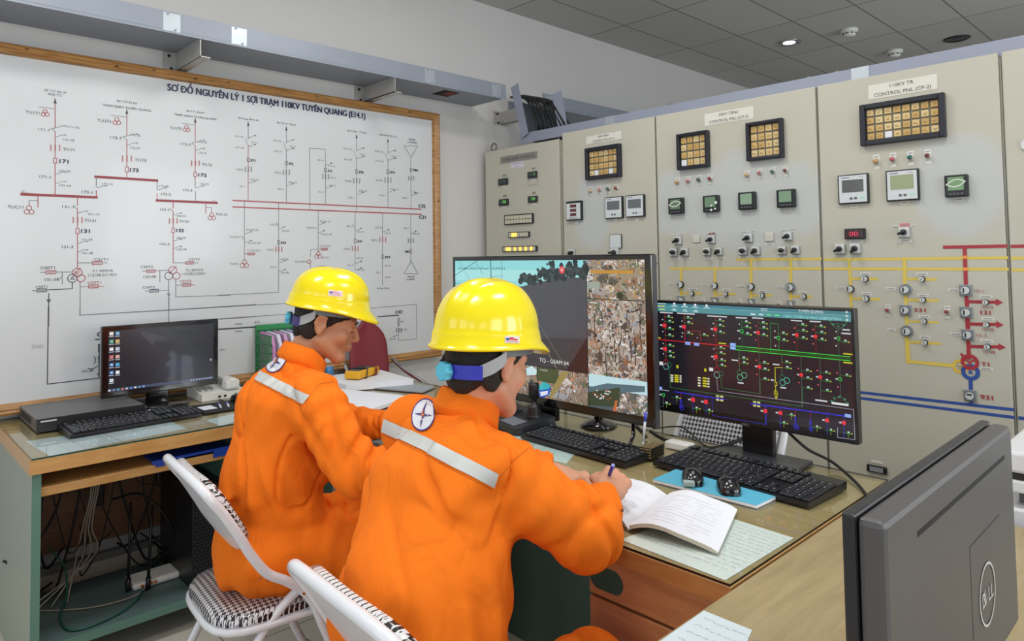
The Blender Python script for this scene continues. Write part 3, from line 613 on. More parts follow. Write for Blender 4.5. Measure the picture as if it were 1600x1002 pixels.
class Cab:
    def __init__(s, name, label, xa, xb, ztop, spots, y=PY):
        s.t = thing(name, label, 'control cabinet', ((xa+xb)/2, y+0.4, 0)); s.y = y
        bm_ = cab_mat('cabinet_beige_%d' % round(xa*100), spots)
        B().m(bm_).b2((xa+0.001, y+0.02, 0.06), (xb-0.001, y+0.75, ztop-0.006)).m(gapm).b2((xa+0.01, y+0.03, 0.0), (xb-0.01, y+0.74, 0.06)).build('body', s.t)
        B().m(bm_).b2((xa+0.005, y, 0.08), (xb-0.005, y+0.02, ztop), bev=0.004).build('door', s.t)
        s.inks = {}; s.ink = s.nk('printed_mark')
        s.xa, s.xb, s.zt = xa, xb, ztop
    def nk(s, name):
        if name not in s.inks: s.inks[name] = Ink((0, s.y, 0), (1, 0, 0), (0, 0, 1), (0, -1, 0), 0.0008)
        return s.inks[name]
    def one(s, name):
        return Ink((0, s.y, 0), (1, 0, 0), (0, 0, 1), (0, -1, 0), 0.0008)
    def eye(s, x, side=1):
        B().m(mat('eyebolt_steel', '#8d8a86', 0.35, 0.8)).tube([(x+0.024*math.cos(a), s.y+0.04, s.zt+0.030+0.024*math.sin(a)) for a in [i*2*math.pi/16 for i in range(16)]], 0.006, 8, close=True).cyl((x, s.y+0.04, s.zt-0.004), (x, s.y+0.04, s.zt+0.01), 0.008, n=10).build('lifting_eye', s.t)
    def label(s, c, cx, cy, w, h, lines, col='#3c3c3a', bg='#dcdad0', name='label_plate', hh=None):
        p, W, H = pbox(c, cx, cy, w, h); q = s.one(name)
        q.rect((p[0]-W/2, p[1]-H/2), (p[0]+W/2, p[1]+H/2), bg, 1)
        n = len(lines); th = hh or H/(n*2.0)
        for i, t_ in enumerate(lines):
            q.text(t_, (p[0], p[1]+H/2-H*(i+0.5)/n-th/2), h=th, col=col, L=2, align='c', aspect=1.05, maxw=W*0.9)
        q.build(name, s.t, panel_ink)
    def plain(s, c, cx, cy, w, h, col='#d9d8d2', scrib=True):
        p, W, H = pbox(c, cx, cy, w, h); q = s.one('tag'); q.rect((p[0]-W/2, p[1]-H/2), (p[0]+W/2, p[1]+H/2), col, 1)
        if scrib: q.rect((p[0]-W*0.36, p[1]-H*0.14), (p[0]+W*0.36, p[1]+H*0.14), '#8d8c86', 2)
        q.build('name_tag', s.t, panel_ink)
    def bx(s, c, cx, cy, w, h): return pbox(c, cx, cy, w, h)
    def annun(s, c, cx, cy, w, h, nx, ny, white=(), fr=0.11, lab=None):
        p, W, H = pbox(c, cx, cy, w, h); y = s.y; f = fr*min(W, H)
        b = B().m(bezel)
        for (x0, z0, x1, z1) in ((-W/2, -H/2, -W/2+f, H/2), (W/2-f, -H/2, W/2, H/2), (-W/2+f, H/2-f, W/2-f, H/2), (-W/2+f, -H/2, W/2-f, -H/2+f)):
            b.b2((p[0]+x0, y-0.028, p[1]+z0), (p[0]+x1, y, p[1]+z1), bev=0.003)
        b.m(mat('annunciator_backing', '#77786a', 0.6)).b2((p[0]-W/2+f, y-0.006, p[1]-H/2+f), (p[0]+W/2-f, y, p[1]+H/2-f))
        a = b.build('annunciator', s.t)
        b = B(); iw = W-2*f; ih = H-2*f; cw = iw/nx; chh = ih/ny; rnd = random.Random(int(cx*7+cy))
        ams = [mat('amber_lens_%d' % i, cc, 0.35, coat=0.3) for i, cc in enumerate(('#d8bc84', '#d0ac6c', '#dcc694', '#c6a264'))]
        for i in range(nx):
            for j in range(ny):
                x = p[0]-iw/2+(i+0.5)*cw; z = p[1]+ih/2-(j+0.5)*chh
                b.m(mat('white_lens', '#e6e6ea', 0.4) if (i, j) in white else rnd.choice(ams))
                b.box((x, y-0.009, z), (cw*0.80, 0.008, chh*0.80), bev=0.0015, seg=1)
                if (i, j) not in white: b.m(mat('lens_print', '#9a7438', 0.5)).box((x+rnd.uniform(-.1, .1)*cw, y-0.0133, z), (cw*rnd.uniform(.25, .5), 0.0006, chh*0.07)).box((x, y-0.0133, z-chh*0.14), (cw*rnd.uniform(.2, .45), 0.0006, chh*0.06))
        b.build('lens_grid', a)
    def lamp(s, c, cx, cy, col, w=28, labc='#dddcd8'):
        p, W, H = pbox(c, cx, cy, w, w*1.25); y = s.y
        q = s.one('tag'); q.rect((p[0]-W*0.55, p[1]-H*0.35), (p[0]+W*0.55, p[1]+H*0.85), labc, 1); q.rect((p[0]-W*0.36, p[1]+H*0.52), (p[0]+W*0.36, p[1]+H*0.62), '#77766f', 2)
        q.rect((p[0]-W*0.5, p[1]-H*1.05), (p[0]+W*0.5, p[1]-H*0.72), '#d8d6ce', 1); q.build('name_tag', s.t, panel_ink)
        M = Matrix.Translation((p[0], y, p[1])) @ Matrix.Rotation(math.radians(90), 4, 'X'); r = W*0.5
        o = B().m(mat('lamp_collar', '#c8c2ba', 0.3, 0.4)).lathe([(r, 0), (r, 0.006), (r*0.8, 0.009), (0.0004, 0.009)], M=M, n=16).build('indicator_lamp', s.t)
        B().m(mat('lens_'+col.strip('#'), col, 0.3, coat=0.5)).lathe([(r*0.78, 0.009), (r*0.74, 0.018), (r*0.4, 0.023), (0.0004, 0.024)], M=M, n=16).build('lens', o)
    def switch(s, c, cx, cy, sz, ang=-30, knob=True, lbl=None, red=False):
        p, W, H = pbox(c, cx, cy, sz, sz); y = s.y
        o = B().m(steelg).box((p[0], y-0.006, p[1]), (W*1.02, 0.012, W*1.02), bev=0.002).m(plate_w).box((p[0]-W*0.02, y-0.0125, p[1]+W*0.01), (W*0.88, 0.002, W*0.88)).build('selector_switch', s.t)
        M = Matrix.Translation((p[0], y-0.013, p[1])) @ Matrix.Rotation(math.radians(90), 4, 'X') @ Matrix.Rotation(math.radians(ang), 4, 'Z')
        r = W*0.27
        b = B().m(black_pl).lathe([(r, 0), (r, 0.012), (r*0.85, 0.016), (0.0004, 0.016)], M=M, n=18)
        b.box((r*0.55, 0, 0.016), (r*2.3, r*0.75, 0.022), bev=0.003, M=M)
        b.build('knob', o)
        if lbl:
            if red: s.plain(c, cx-1, cy-sz*0.75, sz*0.85, 16, '#d97f7c')
            if 't' in lbl: s.plain(c, cx-sz*0.5, cy-sz*0.72, sz*0.8, 11); s.plain(c, cx+sz*0.45, cy-sz*0.80, sz*0.8, 11)
            if 'b' in lbl: s.plain(c, cx, cy+sz*0.75, sz*1.1, 16)
    def cap_switch(s, c, cx, cy, w, h):     # flush square button with blank face
        p, W, H = pbox(c, cx, cy, w, h)
        B().m(mat('blank_button', '#cdcabf', 0.4)).box((p[0], s.y-0.004, p[1]), (W, 0.008, H), bev=0.002).cyl((p[0], s.y-0.008, p[1]), (p[0], s.y-0.010, p[1]), W*0.09, n=10).build('blank_button', s.t)
    def meter(s, c, cx, cy, w, h, scr='#7f9a83', mark_style=False):
        p, W, H = pbox(c, cx, cy, w, h); y = s.y
        o = B().m(black_pl).box((p[0], y-0.012, p[1]), (W, 0.024, H), bev=0.004).build('power_meter', s.t)
        B().m(mat('lcd_green_'+scr.strip('#'), scr, 0.25, coat=0.6)).box((p[0], y-0.0245, p[1]+H*0.1), (W*0.68, 0.002, H*0.6)).build('display', o)
        b = B().m(mat('meter_button', '#5c6064', 0.4))
        for i in range(4): b.box((p[0]+(i-1.5)*W*0.17, y-0.0245, p[1]-H*0.36), (W*0.11, 0.002, H*0.08), bev=0.0005)
        b.build('buttons', o)
        if mark_style:  # pale curves and discs drawn over the display
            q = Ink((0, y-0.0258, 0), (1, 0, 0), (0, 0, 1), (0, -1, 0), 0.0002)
            if mark_style == 2:
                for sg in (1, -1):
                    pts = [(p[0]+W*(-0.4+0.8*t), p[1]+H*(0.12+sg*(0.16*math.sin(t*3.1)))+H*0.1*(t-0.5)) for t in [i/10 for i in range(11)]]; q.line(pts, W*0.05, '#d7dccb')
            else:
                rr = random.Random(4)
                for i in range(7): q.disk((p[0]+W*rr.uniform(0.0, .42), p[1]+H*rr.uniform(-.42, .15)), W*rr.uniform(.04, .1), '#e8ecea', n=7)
            q.build('pale_marks', o, ink_mat('pale_mark_ink', rough=0.2))
    def relay(s, c, cx, cy, w, h, scr='#5c5f62', scr_h=0.40):
        p, W, H = pbox(c, cx, cy, w, h); y = s.y
        o = B().m(black_pl).box((p[0], y-0.008, p[1]), (W, 0.016, H), bev=0.003).m(mat('relay_face', '#d3d7da', 0.35)).box((p[0], y-0.0165, p[1]), (W*0.90, 0.002, H*0.91)).build('protection_relay', s.t)
        B().m(mat('lcd_'+scr.strip('#'), scr, 0.25, coat=0.5)).box((p[0], y-0.0178, p[1]+H*0.10), (W*0.70, 0.0015, H*scr_h)).build('display', o)
        b = B().m(mat('relay_button', '#55585c', 0.5))
        for dx in (-0.05, 0.07): b.box((p[0]+dx*W*1.2, y-0.018, p[1]-H*0.32), (W*0.09, 0.002, H*0.07), bev=0.0004)
        b.m(mat('relay_green_mark', '#a6dccb', 0.5)).box((p[0]+W*0.30, y-0.0178, p[1]-H*0.31), (W*0.14, 0.001, H*0.05)); b.build('buttons', o)
        q = Ink((0, y-0.0176, 0), (1, 0, 0), (0, 0, 1), (0, -1, 0), 0.0002); q.rect((p[0]-W*.37, p[1]+H*.37), (p[0]-W*.1, p[1]+H*.41), '#8890a8'); q.rect((p[0]+W*.2, p[1]+H*.38), (p[0]+W*.36, p[1]+H*.40), '#a0a4a8'); q.build('printed_marks', o, panel_ink)
    def hexsw(s, c, cx, cy, r, kind='plate', ang=0):
        """mimic control switch: grey plate or round collar, white half dial with black bar"""
        p, W, H = pbox(c, cx, cy, r, r); y = s.y
        if kind == 'plate': b = B().m(grayplate).box((p[0], y-0.005, p[1]), (W, 0.010, W), bev=0.002); rr = W*0.33
        elif kind == 'collar': b = B().m(grayplate).cyl((p[0], y, p[1]), (p[0], y-0.010, p[1]), W*0.5, n=28); rr = W*0.32
        else: b = B().m(black_pl).cyl((p[0], y, p[1]), (p[0], y-0.010, p[1]), W*0.5, n=24); rr = W*0.42
        o = b.build('mimic_switch', s.t)
        b = B().m(mat('dial_dark_rim', '#3c3f44', 0.4)).cyl((p[0], y-0.010, p[1]), (p[0], y-0.012, p[1]), rr*1.12, n=24).m(mat('dial_white', '#d5d8d8', 0.35, 0.2)).cyl((p[0], y-0.012, p[1]), (p[0], y-0.018, p[1]), rr, n=24)
        M = Matrix.Translation((p[0], y-0.0185, p[1])) @ Matrix.Rotation(math.radians(ang), 4, 'Y')
        if kind == 'small': b.m(black_pl).box((0, 0, 0), (rr*0.16, 0.002, rr*1.5), M=M)
        else: b.m(black_pl).box((-rr*0.35 if kind != 'ring' else -rr*0.5, 0, 0), (rr*0.34, 0.002, rr*1.2), M=M)
        b.build('dial', o)
    def done(s):
        for n_, i_ in s.inks.items():
            if i_.f: i_.build(n_, s.t, panel_ink)
YEL, CR, BL = '#dcc25a', '#a8333c', '#32529c'
KN = {YEL: 'yellow_mimic_line', CR: 'red_mimic_line', BL: 'blue_mimic_line'}
def pl(cab, c, pts, w, col, L=0): cab.nk(KN.get(col, 'printed_mark')).line([PU(c, *p) for p in pts], w, col, L)
gx = [-3.398, -2.735, -2.716, -2.064, -1.236, -0.576, 0.085, 0.75]
# ---------------- cabinet 1: small relay cabinet at the corner
c_ = Cab('relay_cabinet', 'narrow beige relay cabinet in the corner with grey nameplate and yellow lit windows', gx[0], gx[1], 2.055, [], PY+0.002)
c_.label(cA, 272, 212, 262, 52, ['TỦ ĐIỀU KHIỂN TỰ DÙNG AC'], '#2f2f2f', '#8b8a84', hh=0.018)
c_.label(cA, 264, 262, 90, 46, ['TỦ ĐIỆN AC/DC', 'TỦ RT'], '#6a6a90', '#d5d2dc')
for (x, y, lit) in ((168, 384, None), (376, 334, '1'), (172, 530, '750'), (379, 508, '725')):
    p, W, H = pbox(cA, x, y, 64, 46)
    o = B().m(bezel).box((p[0], c_.y-0.006, p[1]), (W, 0.012, H), bev=0.002).build('digital_meter', c_.t)
    B().m(mat('meter_window', '#223c33', 0.2, coat=0.5)).box((p[0], c_.y-0.0125, p[1]+H*0.05), (W*0.78, 0.001, H*0.6)).build('window', o)
    if lit:
        q = Ink((0, c_.y-0.0132, 0), (1, 0, 0), (0, 0, 1), (0, -1, 0), 0.0003); q.text(lit, (p[0]+W*0.34, p[1]-H*0.14), h=H*0.4, col='#7fe05a', align='r'); q.build('led_digits', o, ink_mat('green_led', emit=1.2))
    c_.plain(cA, x+4, y-46, 26, 14, '#8f8a78', False); c_.plain(cA, x+4, y+36, 34, 16, '#d3d1ca', False)
p, W, H = pbox(cA, 376, 385, 66, 40); c_.ink.rbox(p, W, H, 0.002, '#8d8a7c', 1)
for (x, y, w, h, nx, ny, litl) in ((280, 650, 204, 72, 9, 2, ()), (281, 760, 148, 40, 7, 1, (1, 2)), (286, 861, 244, 38, 12, 1, (1, 2, 4, 6, 8, 10))):
    p, W, H = pbox(cA, x, y, w, h)
    o = B().m(bezel).box((p[0], c_.y-0.006, p[1]), (W, 0.012, H), bev=0.002).build('signal_window_bar', c_.t)
    for i in range(nx):
        pass
    b = B()
    for i in range(nx):
        for j in range(ny):
            b.m(mat('signal_lit', '#ffca5c', 0.4, emit=1.1) if i in litl else mat('signal_off', '#cfc8b4', 0.4))
            b.box((p[0]+W*0.94*((i+0.5)/nx-0.5), c_.y-0.0125, p[1]+H*0.84*((j+0.5)/ny-0.5)), (W*0.94/nx*0.86, 0.003, H*0.84/ny*0.86))
    b.build('windows', o)
c_.eye(-3.35); c_.eye(-2.79); c_.done()
# ---------------- cabinet 2
c_ = Cab('control_cabinet', 'beige control cabinet with two white relays side by side below the amber tile panel', gx[2], gx[3], 2.083, [(*PU(cA, 800, 600), 0.13, 0.22)])
c_.label(cA, 880, 70, 250, 56, ['35KV TBN1', 'CONTROL PNL (CP-1)'])
c_.annun(cA, 887, 247, 246, 232, 6, 4, ((1, 3), (4, 3)))
for x, y, co in ((790, 448, '#caa98a'), (855, 440, '#c08c84'), (917, 434, '#4c6c68'), (974, 428, '#8c3440')): c_.lamp(cA, x, y, co, 24)
p, W, H = pbox(cA, 681, 590, 108, 138)
o = B().m(black_pl).box((p[0], c_.y-0.01, p[1]), (W, 0.02, H), bev=0.003).m(mat('relay_face', '#d3d7da')).box((p[0], c_.y-0.0205, p[1]-H*0.03), (W*0.9, 0.002, H*0.82)).build('digital_meter', c_.t)
b = B().m(mat('red_led_window', '#5a1c20', 0.25, coat=0.4))
for j in range(3): b.box((p[0]+0.0, c_.y-0.022, p[1]+H*(0.24-0.22*j)), (W*0.40, 0.002, H*0.15))
b.build('led_windows', o)
b = B().m(black_pl)
for i in range(4): b.box((p[0]+W*(-0.2+0.15*i), c_.y-0.022, p[1]-H*0.38), (W*0.05, 0.002, H*0.05))
b.build('buttons', o)
c_.relay(cA, 962, 568, 126, 156, '#62656a'); c_.relay(cA, 1113, 556, 132, 158, '#62656a')
for x in (690, 967, 1119): c_.plain(cA, x, 675 if x < 700 else 655, 24, 20, '#d6d5d0', False)
p, W, H = pbox(cA, 971, 808, 84, 100); o = B().m(black_pl).box((p[0], c_.y-0.004, p[1]), (W, 0.008, H), bev=0.002).m(mat('relay_face', '#d3d7da')).box((p[0], c_.y-0.0085, p[1]), (W*0.92, 0.001, H*0.93)).cyl((p[0]+W*.3, c_.y-0.009, p[1]-H*.33), (p[0]+W*.3, c_.y-0.012, p[1]-H*.33), 0.004, n=10).build('small_relay', c_.t)
c_.switch(cA, 660, 892, 48, 20); c_.switch(cA, 966, 888, 56, 180)
c_.eye(-2.63); c_.nk('blue_mimic_line').rect((-2.12, 1.32), (-2.068, 1.326), BL)
c_.done()
# ---------------- cabinet 3
c_ = Cab('control_cabinet', 'beige control cabinet with two amber tile panels and four green square meters', gx[3], gx[4], 2.083,
         [(*PU(cB, 270, 870), 0.16, 0.17), (*PU(cB, 560, 880), 0.17, 0.2), (*PU(cB, 860, 850), 0.2, 0.25), (*PU(cB, 1170, 850), 0.17, 0.17)])
c_.label(cB, 677, 167, 405, 100, ['35KV TBN2', 'CONTROL PNL (CP-3)'])
c_.annun(cB, 396, 452, 256, 300, 4, 4, ((0, 3),), fr=0.09); c_.annun(cB, 987, 367, 298, 322, 4, 4, (), fr=0.09)
for x, y, co in ((258, 710, '#cba06c'), (348, 700, '#c0787a'), (438, 690, '#43575f'), (530, 682, '#84303c'), (832, 652, '#cba06c'), (937, 636, '#b8686c'), (1045, 625, '#2c625c'), (1150, 616, '#742834')): c_.lamp(cB, x, y, co, 34)
c_.meter(cB, 258, 908, 118, 132, '#5c7a60', 2); c_.meter(cB, 546, 890, 126, 138, '#6a8a6a', 1); c_.meter(cB, 842, 866, 138, 146, '#8aa58c'); c_.meter(cB, 1163, 846, 148, 150, '#7d9c80')
for x, y in ((262, 990), (552, 975), (846, 962), (1170, 940)): c_.plain(cB, x, y, 52, 22, '#d9d8d4', True)
for x, y in ((270, 296), (548, 288), (856, 276), (1186, 262)): c_.switch(cD, x, y, 62 if x < 800 else 70, 45 if False else 215, lbl='t', red=(x == 548))
for i, (x, y) in enumerate(((234, 396), (513, 390), (812, 384), (1136, 380))): c_.switch(cD, x, y, 60 if x < 800 else 68, 0)
for x, y in ((326, 394), (610, 388), (918, 382), (1248, 376)): c_.switch(cD, x, y, 60 if x < 800 else 70, 240)
for x, y, w in ((420, 288, 58), (1028, 268, 72)): c_.cap_switch(cD, x, y, w, w); c_.plain(cD, x, y+w*0.9, w*0.9, 24)
for x, y in ((240, 450), (330, 450), (515, 450), (618, 446), (812, 440), (918, 436), (1136, 434), (1248, 430)): c_.plain(cD, x, y, 76, 16)
pl(c_, cD, [(760, 457), (1449, 452)], 0.011, YEL); pl(c_, cD, [(200, 533), (1449, 533)], 0.011, YEL)
for (x, y0_) in ((290, 533), (572, 533), (873, 457), (1203, 455)):
    pl(c_, cD, [(x, y0_), (x, 820)], 0.014, YEL, 1); yy = {290: 740, 572: 745, 873: 757, 1203: 765}[x]; pl(c_, cD, [(x, yy), (x+165, yy)], 0.010, YEL)
    c_.hexsw(cD, x+96 if x < 1000 else x+114, yy, 34 if x < 800 else 44, 'small', 0); c_.plain(cD, x+98, yy-36, 70, 20); 
for (x, y, k_, r) in ((290, 665, 'ring', 50), (574, 675, 'ring', 50), (877, 683, 'ring', 54), (1206, 688, 'collar', 78)): c_.hexsw(cD, x, y, r, k_); c_.plain(cD, x-88, y-4, 66, 18)
for x, y in ((292, 796), (574, 806), (878, 815), (1208, 828)): c_.hexsw(cD, x, y, 62, 'plate'); c_.lamp(cD, x-96, y+6, '#7c3038', 30)
c_.eye(-2.0); c_.eye(-1.28); c_.done()
# ---------------- cabinet 4
c_ = Cab('control_cabinet', 'beige control cabinet marked with T1 transformer symbol and red, yellow and blue mimic lines', gx[4], gx[5], 2.083, [(*PU(cC, 1040, 800), 0.15, 0.2)])
c_.label(cC, 616, 78, 516, 110, ['110KV TR', 'CONTROL PNL (CP-2)'])
c_.annun(cC, 622, 330, 632, 318, 8, 4, ((2, 3),), fr=0.12)
for x, y, co in ((428, 630, '#cf9c62'), (552, 616, '#c05f68'), (682, 602, '#176a60'), (812, 590, '#70202e')): c_.lamp(cC, x, y, co, 46)
c_.relay(cC, 262, 838, 228, 220, '#5a5b5a', 0.42); c_.relay(cC, 628, 810, 246, 232, '#8f9668', 0.46); c_.meter(cC, 1032, 816, 174, 164, '#5c8a50', 2)
for x, y in ((262, 964), (636, 940), (1045, 915)): c_.plain(cC, x, y, 60, 26, '#d9d6c8', True)
p, W, H = pbox(cE, 244, 183, 166, 86); o = B().m(black_pl).box((p[0], c_.y-0.008, p[1]), (W, 0.016, H), bev=0.003).m(mat('red_led_window2', '#3a1014', 0.2, coat=0.5)).box((p[0], c_.y-0.0165, p[1]), (W*0.84, 0.001, H*0.7)).build('digital_meter', c_.t)
q = Ink((0, c_.y-0.0173, 0), (1, 0, 0), (0, 0, 1), (0, -1, 0), 0.0003); q.text('00', (p[0]-W*0.24, p[1]-H*0.2), w=W*0.42, h=H*0.42, col='#f0385c'); q.build('led_digits', o, ink_mat('red_led', emit=1.2))
c_.switch(cE, 122, 306, 84, 215); c_.switch(cE, 246, 302, 88, 240); c_.switch(cE, 640, 170, 94, 205); c_.plain(cE, 245, 246, 120, 20); c_.plain(cE, 638, 112, 84, 26, '#d8858a'); c_.plain(cE, 564, 122, 60, 16); c_.plain(cE, 712, 118, 46, 16); c_.plain(cE, 642, 240, 100, 24)
pl(c_, cE, [(0, 391), (640, 386), (1458, 376)], 0.011, YEL); pl(c_, cE, [(0, 466), (1462, 468)], 0.011, YEL)
pl(c_, cE, [(962, 291), (1452, 282)], 0.012, CR, 1); pl(c_, cE, [(1122, 290), (1133, 600), (1146, 830), (1150, 960)], 0.013, CR, 2); pl(c_, cG, [(924, 60), (936, 330)], 0.013, CR, 2)
for q_ in ((1126, 372), (1130, 467)): pp = PU(cE, *q_); c_.nk('red_mimic_line').cr(pp, 0.016, 0.012, '#f09a4a', 3)
pl(c_, cE, [(190, 391), (204, 620), (206, 760), (255, 830), (262, 960)][:3], 0.012, YEL, 1)
pl(c_, cE, [(196, 546), (415, 548)], 0.010, YEL); pl(c_, cE, [(200, 706), (430, 712)], 0.010, YEL)
pl(c_, cE, [(636, 386), (640, 580)], 0.014, YEL, 1); pl(c_, cE, [(644, 680), (650, 760)], 0.012, YEL, 1); pl(c_, cE, [(652, 840), (656, 905)], 0.012, YEL, 1)
pl(c_, cE, [(640, 548), (885, 552)], 0.010, YEL); pl(c_, cE, [(646, 716), (900, 722)], 0.010, YEL); pl(c_, cE, [(655, 888), (895, 898)], 0.008, YEL)
pl(c_, cG, [(530, 190), (540, 355)], 0.016, YEL, 1); pl(c_, cG, [(540, 355), (830, 382)], 0.013, YEL, 1); pl(c_, cG, [(530, 92), (730, 100)], 0.008, YEL); pl(c_, cG, [(540, 228), (742, 238)], 0.010, YEL)
for (x, y, r, k_, a, c) in ((322, 546, 56, 'small', 0, cE), (330, 706, 54, 'small', 0, cE), (204, 628, 60, 'ring', 0, cE), (782, 548, 50, 'small', 45, cE), (788, 716, 50, 'small', 0, cE), (798, 888, 48, 'small', 0, cE), (648, 632, 98, 'collar', 0, cE), (648, 798, 92, 'plate', 0, cE),
                     (660, 968, 98, 'collar', 0, cE), (650, 231, 40, 'small', 0, cG), (1134, 638, 104, 'plate', 0, cE), (1138, 816, 104, 'plate', 0, cE), (930, 180, 82, 'plate', 0, cG), (946, 576, 84, 'plate', 90, cG), (1294, 734, 52, 'small', 0, cE), (1300, 914, 52, 'small', 0, cE), (1058, 258, 44, 'small', 0, cG)):
    c_.hexsw(c, x, y, r, k_, a)
for x, y, w in ((322, 506, 84), (332, 666, 82), (122, 620, 76), (780, 508, 96), (788, 680, 90), (798, 852, 94), (526, 626, 84), (534, 960, 70), (1034, 636, 96), (1294, 690, 108), (1310, 868, 106)): c_.plain(cE, x, y, w, 24)
for x, y, w in ((650, 196, 76), (850, 176, 80), (1052, 222, 82), (1048, 402, 86)): c_.plain(cG, x, y, w, 20)
def ptxt(c, s_, x, y, x2, hpx, col=CR, bold=False):
    a = PU(c, x, y); b_ = PU(c, x2, y); hh = PU(c, x, y-hpx)[1]-a[1]; q = c_.one('n'); q.text(s_, a, w=b_[0]-a[0], h=hh, col=col, L=2)
    if bold: q.text(s_, a+np.array([0.002, 0]), w=b_[0]-a[0], h=hh, col=col, L=3)
    q.build('printed_number', c_.t, panel_ink)
ptxt(cE, '331', 712, 810, 806, 30, CR, True); ptxt(cE, '131', 1250, 832, 1328, 34, CR, True); ptxt(cE, '131-1', 1202, 656, 1278, 26); ptxt(cE, '131-15', 1256, 784, 1352, 22); ptxt(cE, '131-35', 1264, 964, 1360, 24)
ptxt(cG, '131-3', 986, 192, 1050, 20); ptxt(cG, '131-38', 1026, 298, 1106, 20); ptxt(cG, 'T1', 1016, 382, 1066, 26, CR, True); ptxt(cG, '931', 1010, 598, 1090, 30, CR, True)
for (c, x, y, x2) in ((cE, 1146, 730, 1400), (cE, 1152, 910, 1405), (cG, 940, 256, 1150)):
    pl(c_, c, [(x, y), (x2-4, y+(x2-x)*0.02)], 0.011, CR, 1); e = PU(c, x2, y+(x2-x)*0.02); c_.nk('red_mimic_line').poly([e+np.array([0.012, 0]), e+np.array([-0.01, 0.013]), e+np.array([-0.01, -0.013])], CR, 2)
p = PU(cG, 942, 358); r = PU(cG, 990, 358)[0]-p[0]; c_.nk('transformer_symbol').ring(p, r, 0.012, CR, 3, 32); p2 = PU(cG, 946, 424); c_.nk('transformer_symbol').ring(p2, r, 0.014, BL, 2, 32); p3 = PU(cG, 878, 388); c_.nk('transformer_symbol').ring(p3, r*0.9, 0.010, '#e3b93c', 1, 32)
for a in (90, 210, 330): c_.nk('transformer_symbol').line([p, p+r*0.62*np.array([math.cos(math.radians(-a)), math.sin(math.radians(-a))])], 0.006, CR, 3); c_.nk('transformer_symbol').line([p3, p3+r*0.4*np.array([math.cos(math.radians(-a)), math.sin(math.radians(-a))])], 0.004, '#b89a50', 3)
c_.nk('transformer_symbol').poly([p2+r*np.array([-.36, -.25]), p2+r*np.array([.36, -.25]), p2+r*np.array([0, .4])], BL, 3)
pl(c_, cG, [(946, 470), (948, 540)], 0.013, BL, 1); pl(c_, cG, [(950, 612), (952, 632)], 0.012, BL, 1); pl(c_, cG, [(888, 308), (900, 322)], 0.008, CR, 2)
pl(c_, cG, [(-100, 530), (100, 542), (1220, 669)], 0.011, BL); pl(c_, cG, [(-100, 565), (212, 592), (1222, 719)], 0.011, BL)
c_.lamp(cE, 504, 796, '#8c2430', 40); c_.lamp(cE, 982, 810, '#8c2430', 44)
for (px, py) in ((1371, 733), (1428, 745)):      # flush test sockets low on the door
    p = on_y(px, py, PY); o = B().m(black_pl).box((p[0], PY-0.006, p[2]), (0.075, 0.012, 0.028), bev=0.003).m(mat('socket_face', '#8b8d92', 0.4)).box((p[0], PY-0.0125, p[2]), (0.05, 0.002, 0.018)).build('test_socket', c_.t)
    q = c_.one('t'); q.rect((p[0]-0.022, p[2]+0.022), (p[0]+0.022, p[2]+0.034), '#dcdad2', 1); q.build('name_tag', c_.t, panel_ink)
c_.eye(-1.16); c_.eye(-0.66); c_.done()
# ---------------- cabinets 5, 6
for i in (5, 6):
    c_ = Cab('control_cabinet', 'beige control cabinet at the right picture edge, right of the dark door gap' if i == 5 else 'beige control cabinet at the far right end of the row', gx[i], gx[i+1], 2.083, [])
    xa, xb = gx[i]+0.004, gx[i+1]-0.004
    def hl(q, w, col): z = on_y(q[0], q[1], PY)[2]; c_.nk(KN[col]).line([(xa+0.01, z), (xb-0.01, z)], w, col)
    hl((1590, 403.5), 0.011, YEL); hl((1590, 422), 0.011, YEL); hl((1590, 385), 0.012, CR); hl((1594, 653.5), 0.012, BL)
    p = on_y(1597, 227, PY) if i == 5 else (gx[i]+0.06, 0, 1.77)
    B().m(plate_w).cyl((p[0]+0.02, PY, p[2]), (p[0]+0.02, PY-0.012, p[2]), 0.022, n=20).build('indicator_lamp', c_.t)
    c_.eye(gx[i]+0.09); c_.done()
# ================================================================== DESKS
def arch_glass(name, col='#e8f4ee'):
    if name in MATS: return MATS[name]
    m = bpy.data.materials.new(name); m.use_nodes = True; nt = m.node_tree; nt.nodes.remove(nt.nodes['Principled BSDF']); out = nt.nodes['Material Output']
    tr = nt.nodes.new('ShaderNodeBsdfTransparent'); tr.inputs[0].default_value = (*lin(col), 1); gl = nt.nodes.new('ShaderNodeBsdfGlossy'); gl.inputs['Roughness'].default_value = 0.025
    # Schlick reflectance, the same from both sides of the thin sheet
    ge = nt.nodes.new('ShaderNodeNewGeometry'); dt = nt.nodes.new('ShaderNodeVectorMath'); dt.operation = 'DOT_PRODUCT'; nt.links.new(ge.outputs['Incoming'], dt.inputs[0]); nt.links.new(ge.outputs['Normal'], dt.inputs[1])
    def mth(op, a, b_=None):
        n = nt.nodes.new('ShaderNodeMath'); n.operation = op
        for i, v in enumerate((a, b_)):
            if v is None: continue
            if isinstance(v, (int, float)): n.inputs[i].default_value = v
            else: nt.links.new(v, n.inputs[i])
        return n.outputs[0]
    fr = mth('ADD', mth('MULTIPLY', mth('POWER', mth('SUBTRACT', 1.0, mth('ABSOLUTE', dt.outputs['Value'])), 5.0), 0.93), 0.07)
    mx = nt.nodes.new('ShaderNodeMixShader'); nt.links.new(fr, mx.inputs[0]); nt.links.new(tr.outputs[0], mx.inputs[1]); nt.links.new(gl.outputs[0], mx.inputs[2]); nt.links.new(mx.outputs[0], out.inputs[0])
    MATS[name] = m; return m
glass = arch_glass('desk_glass', '#f5faf6')
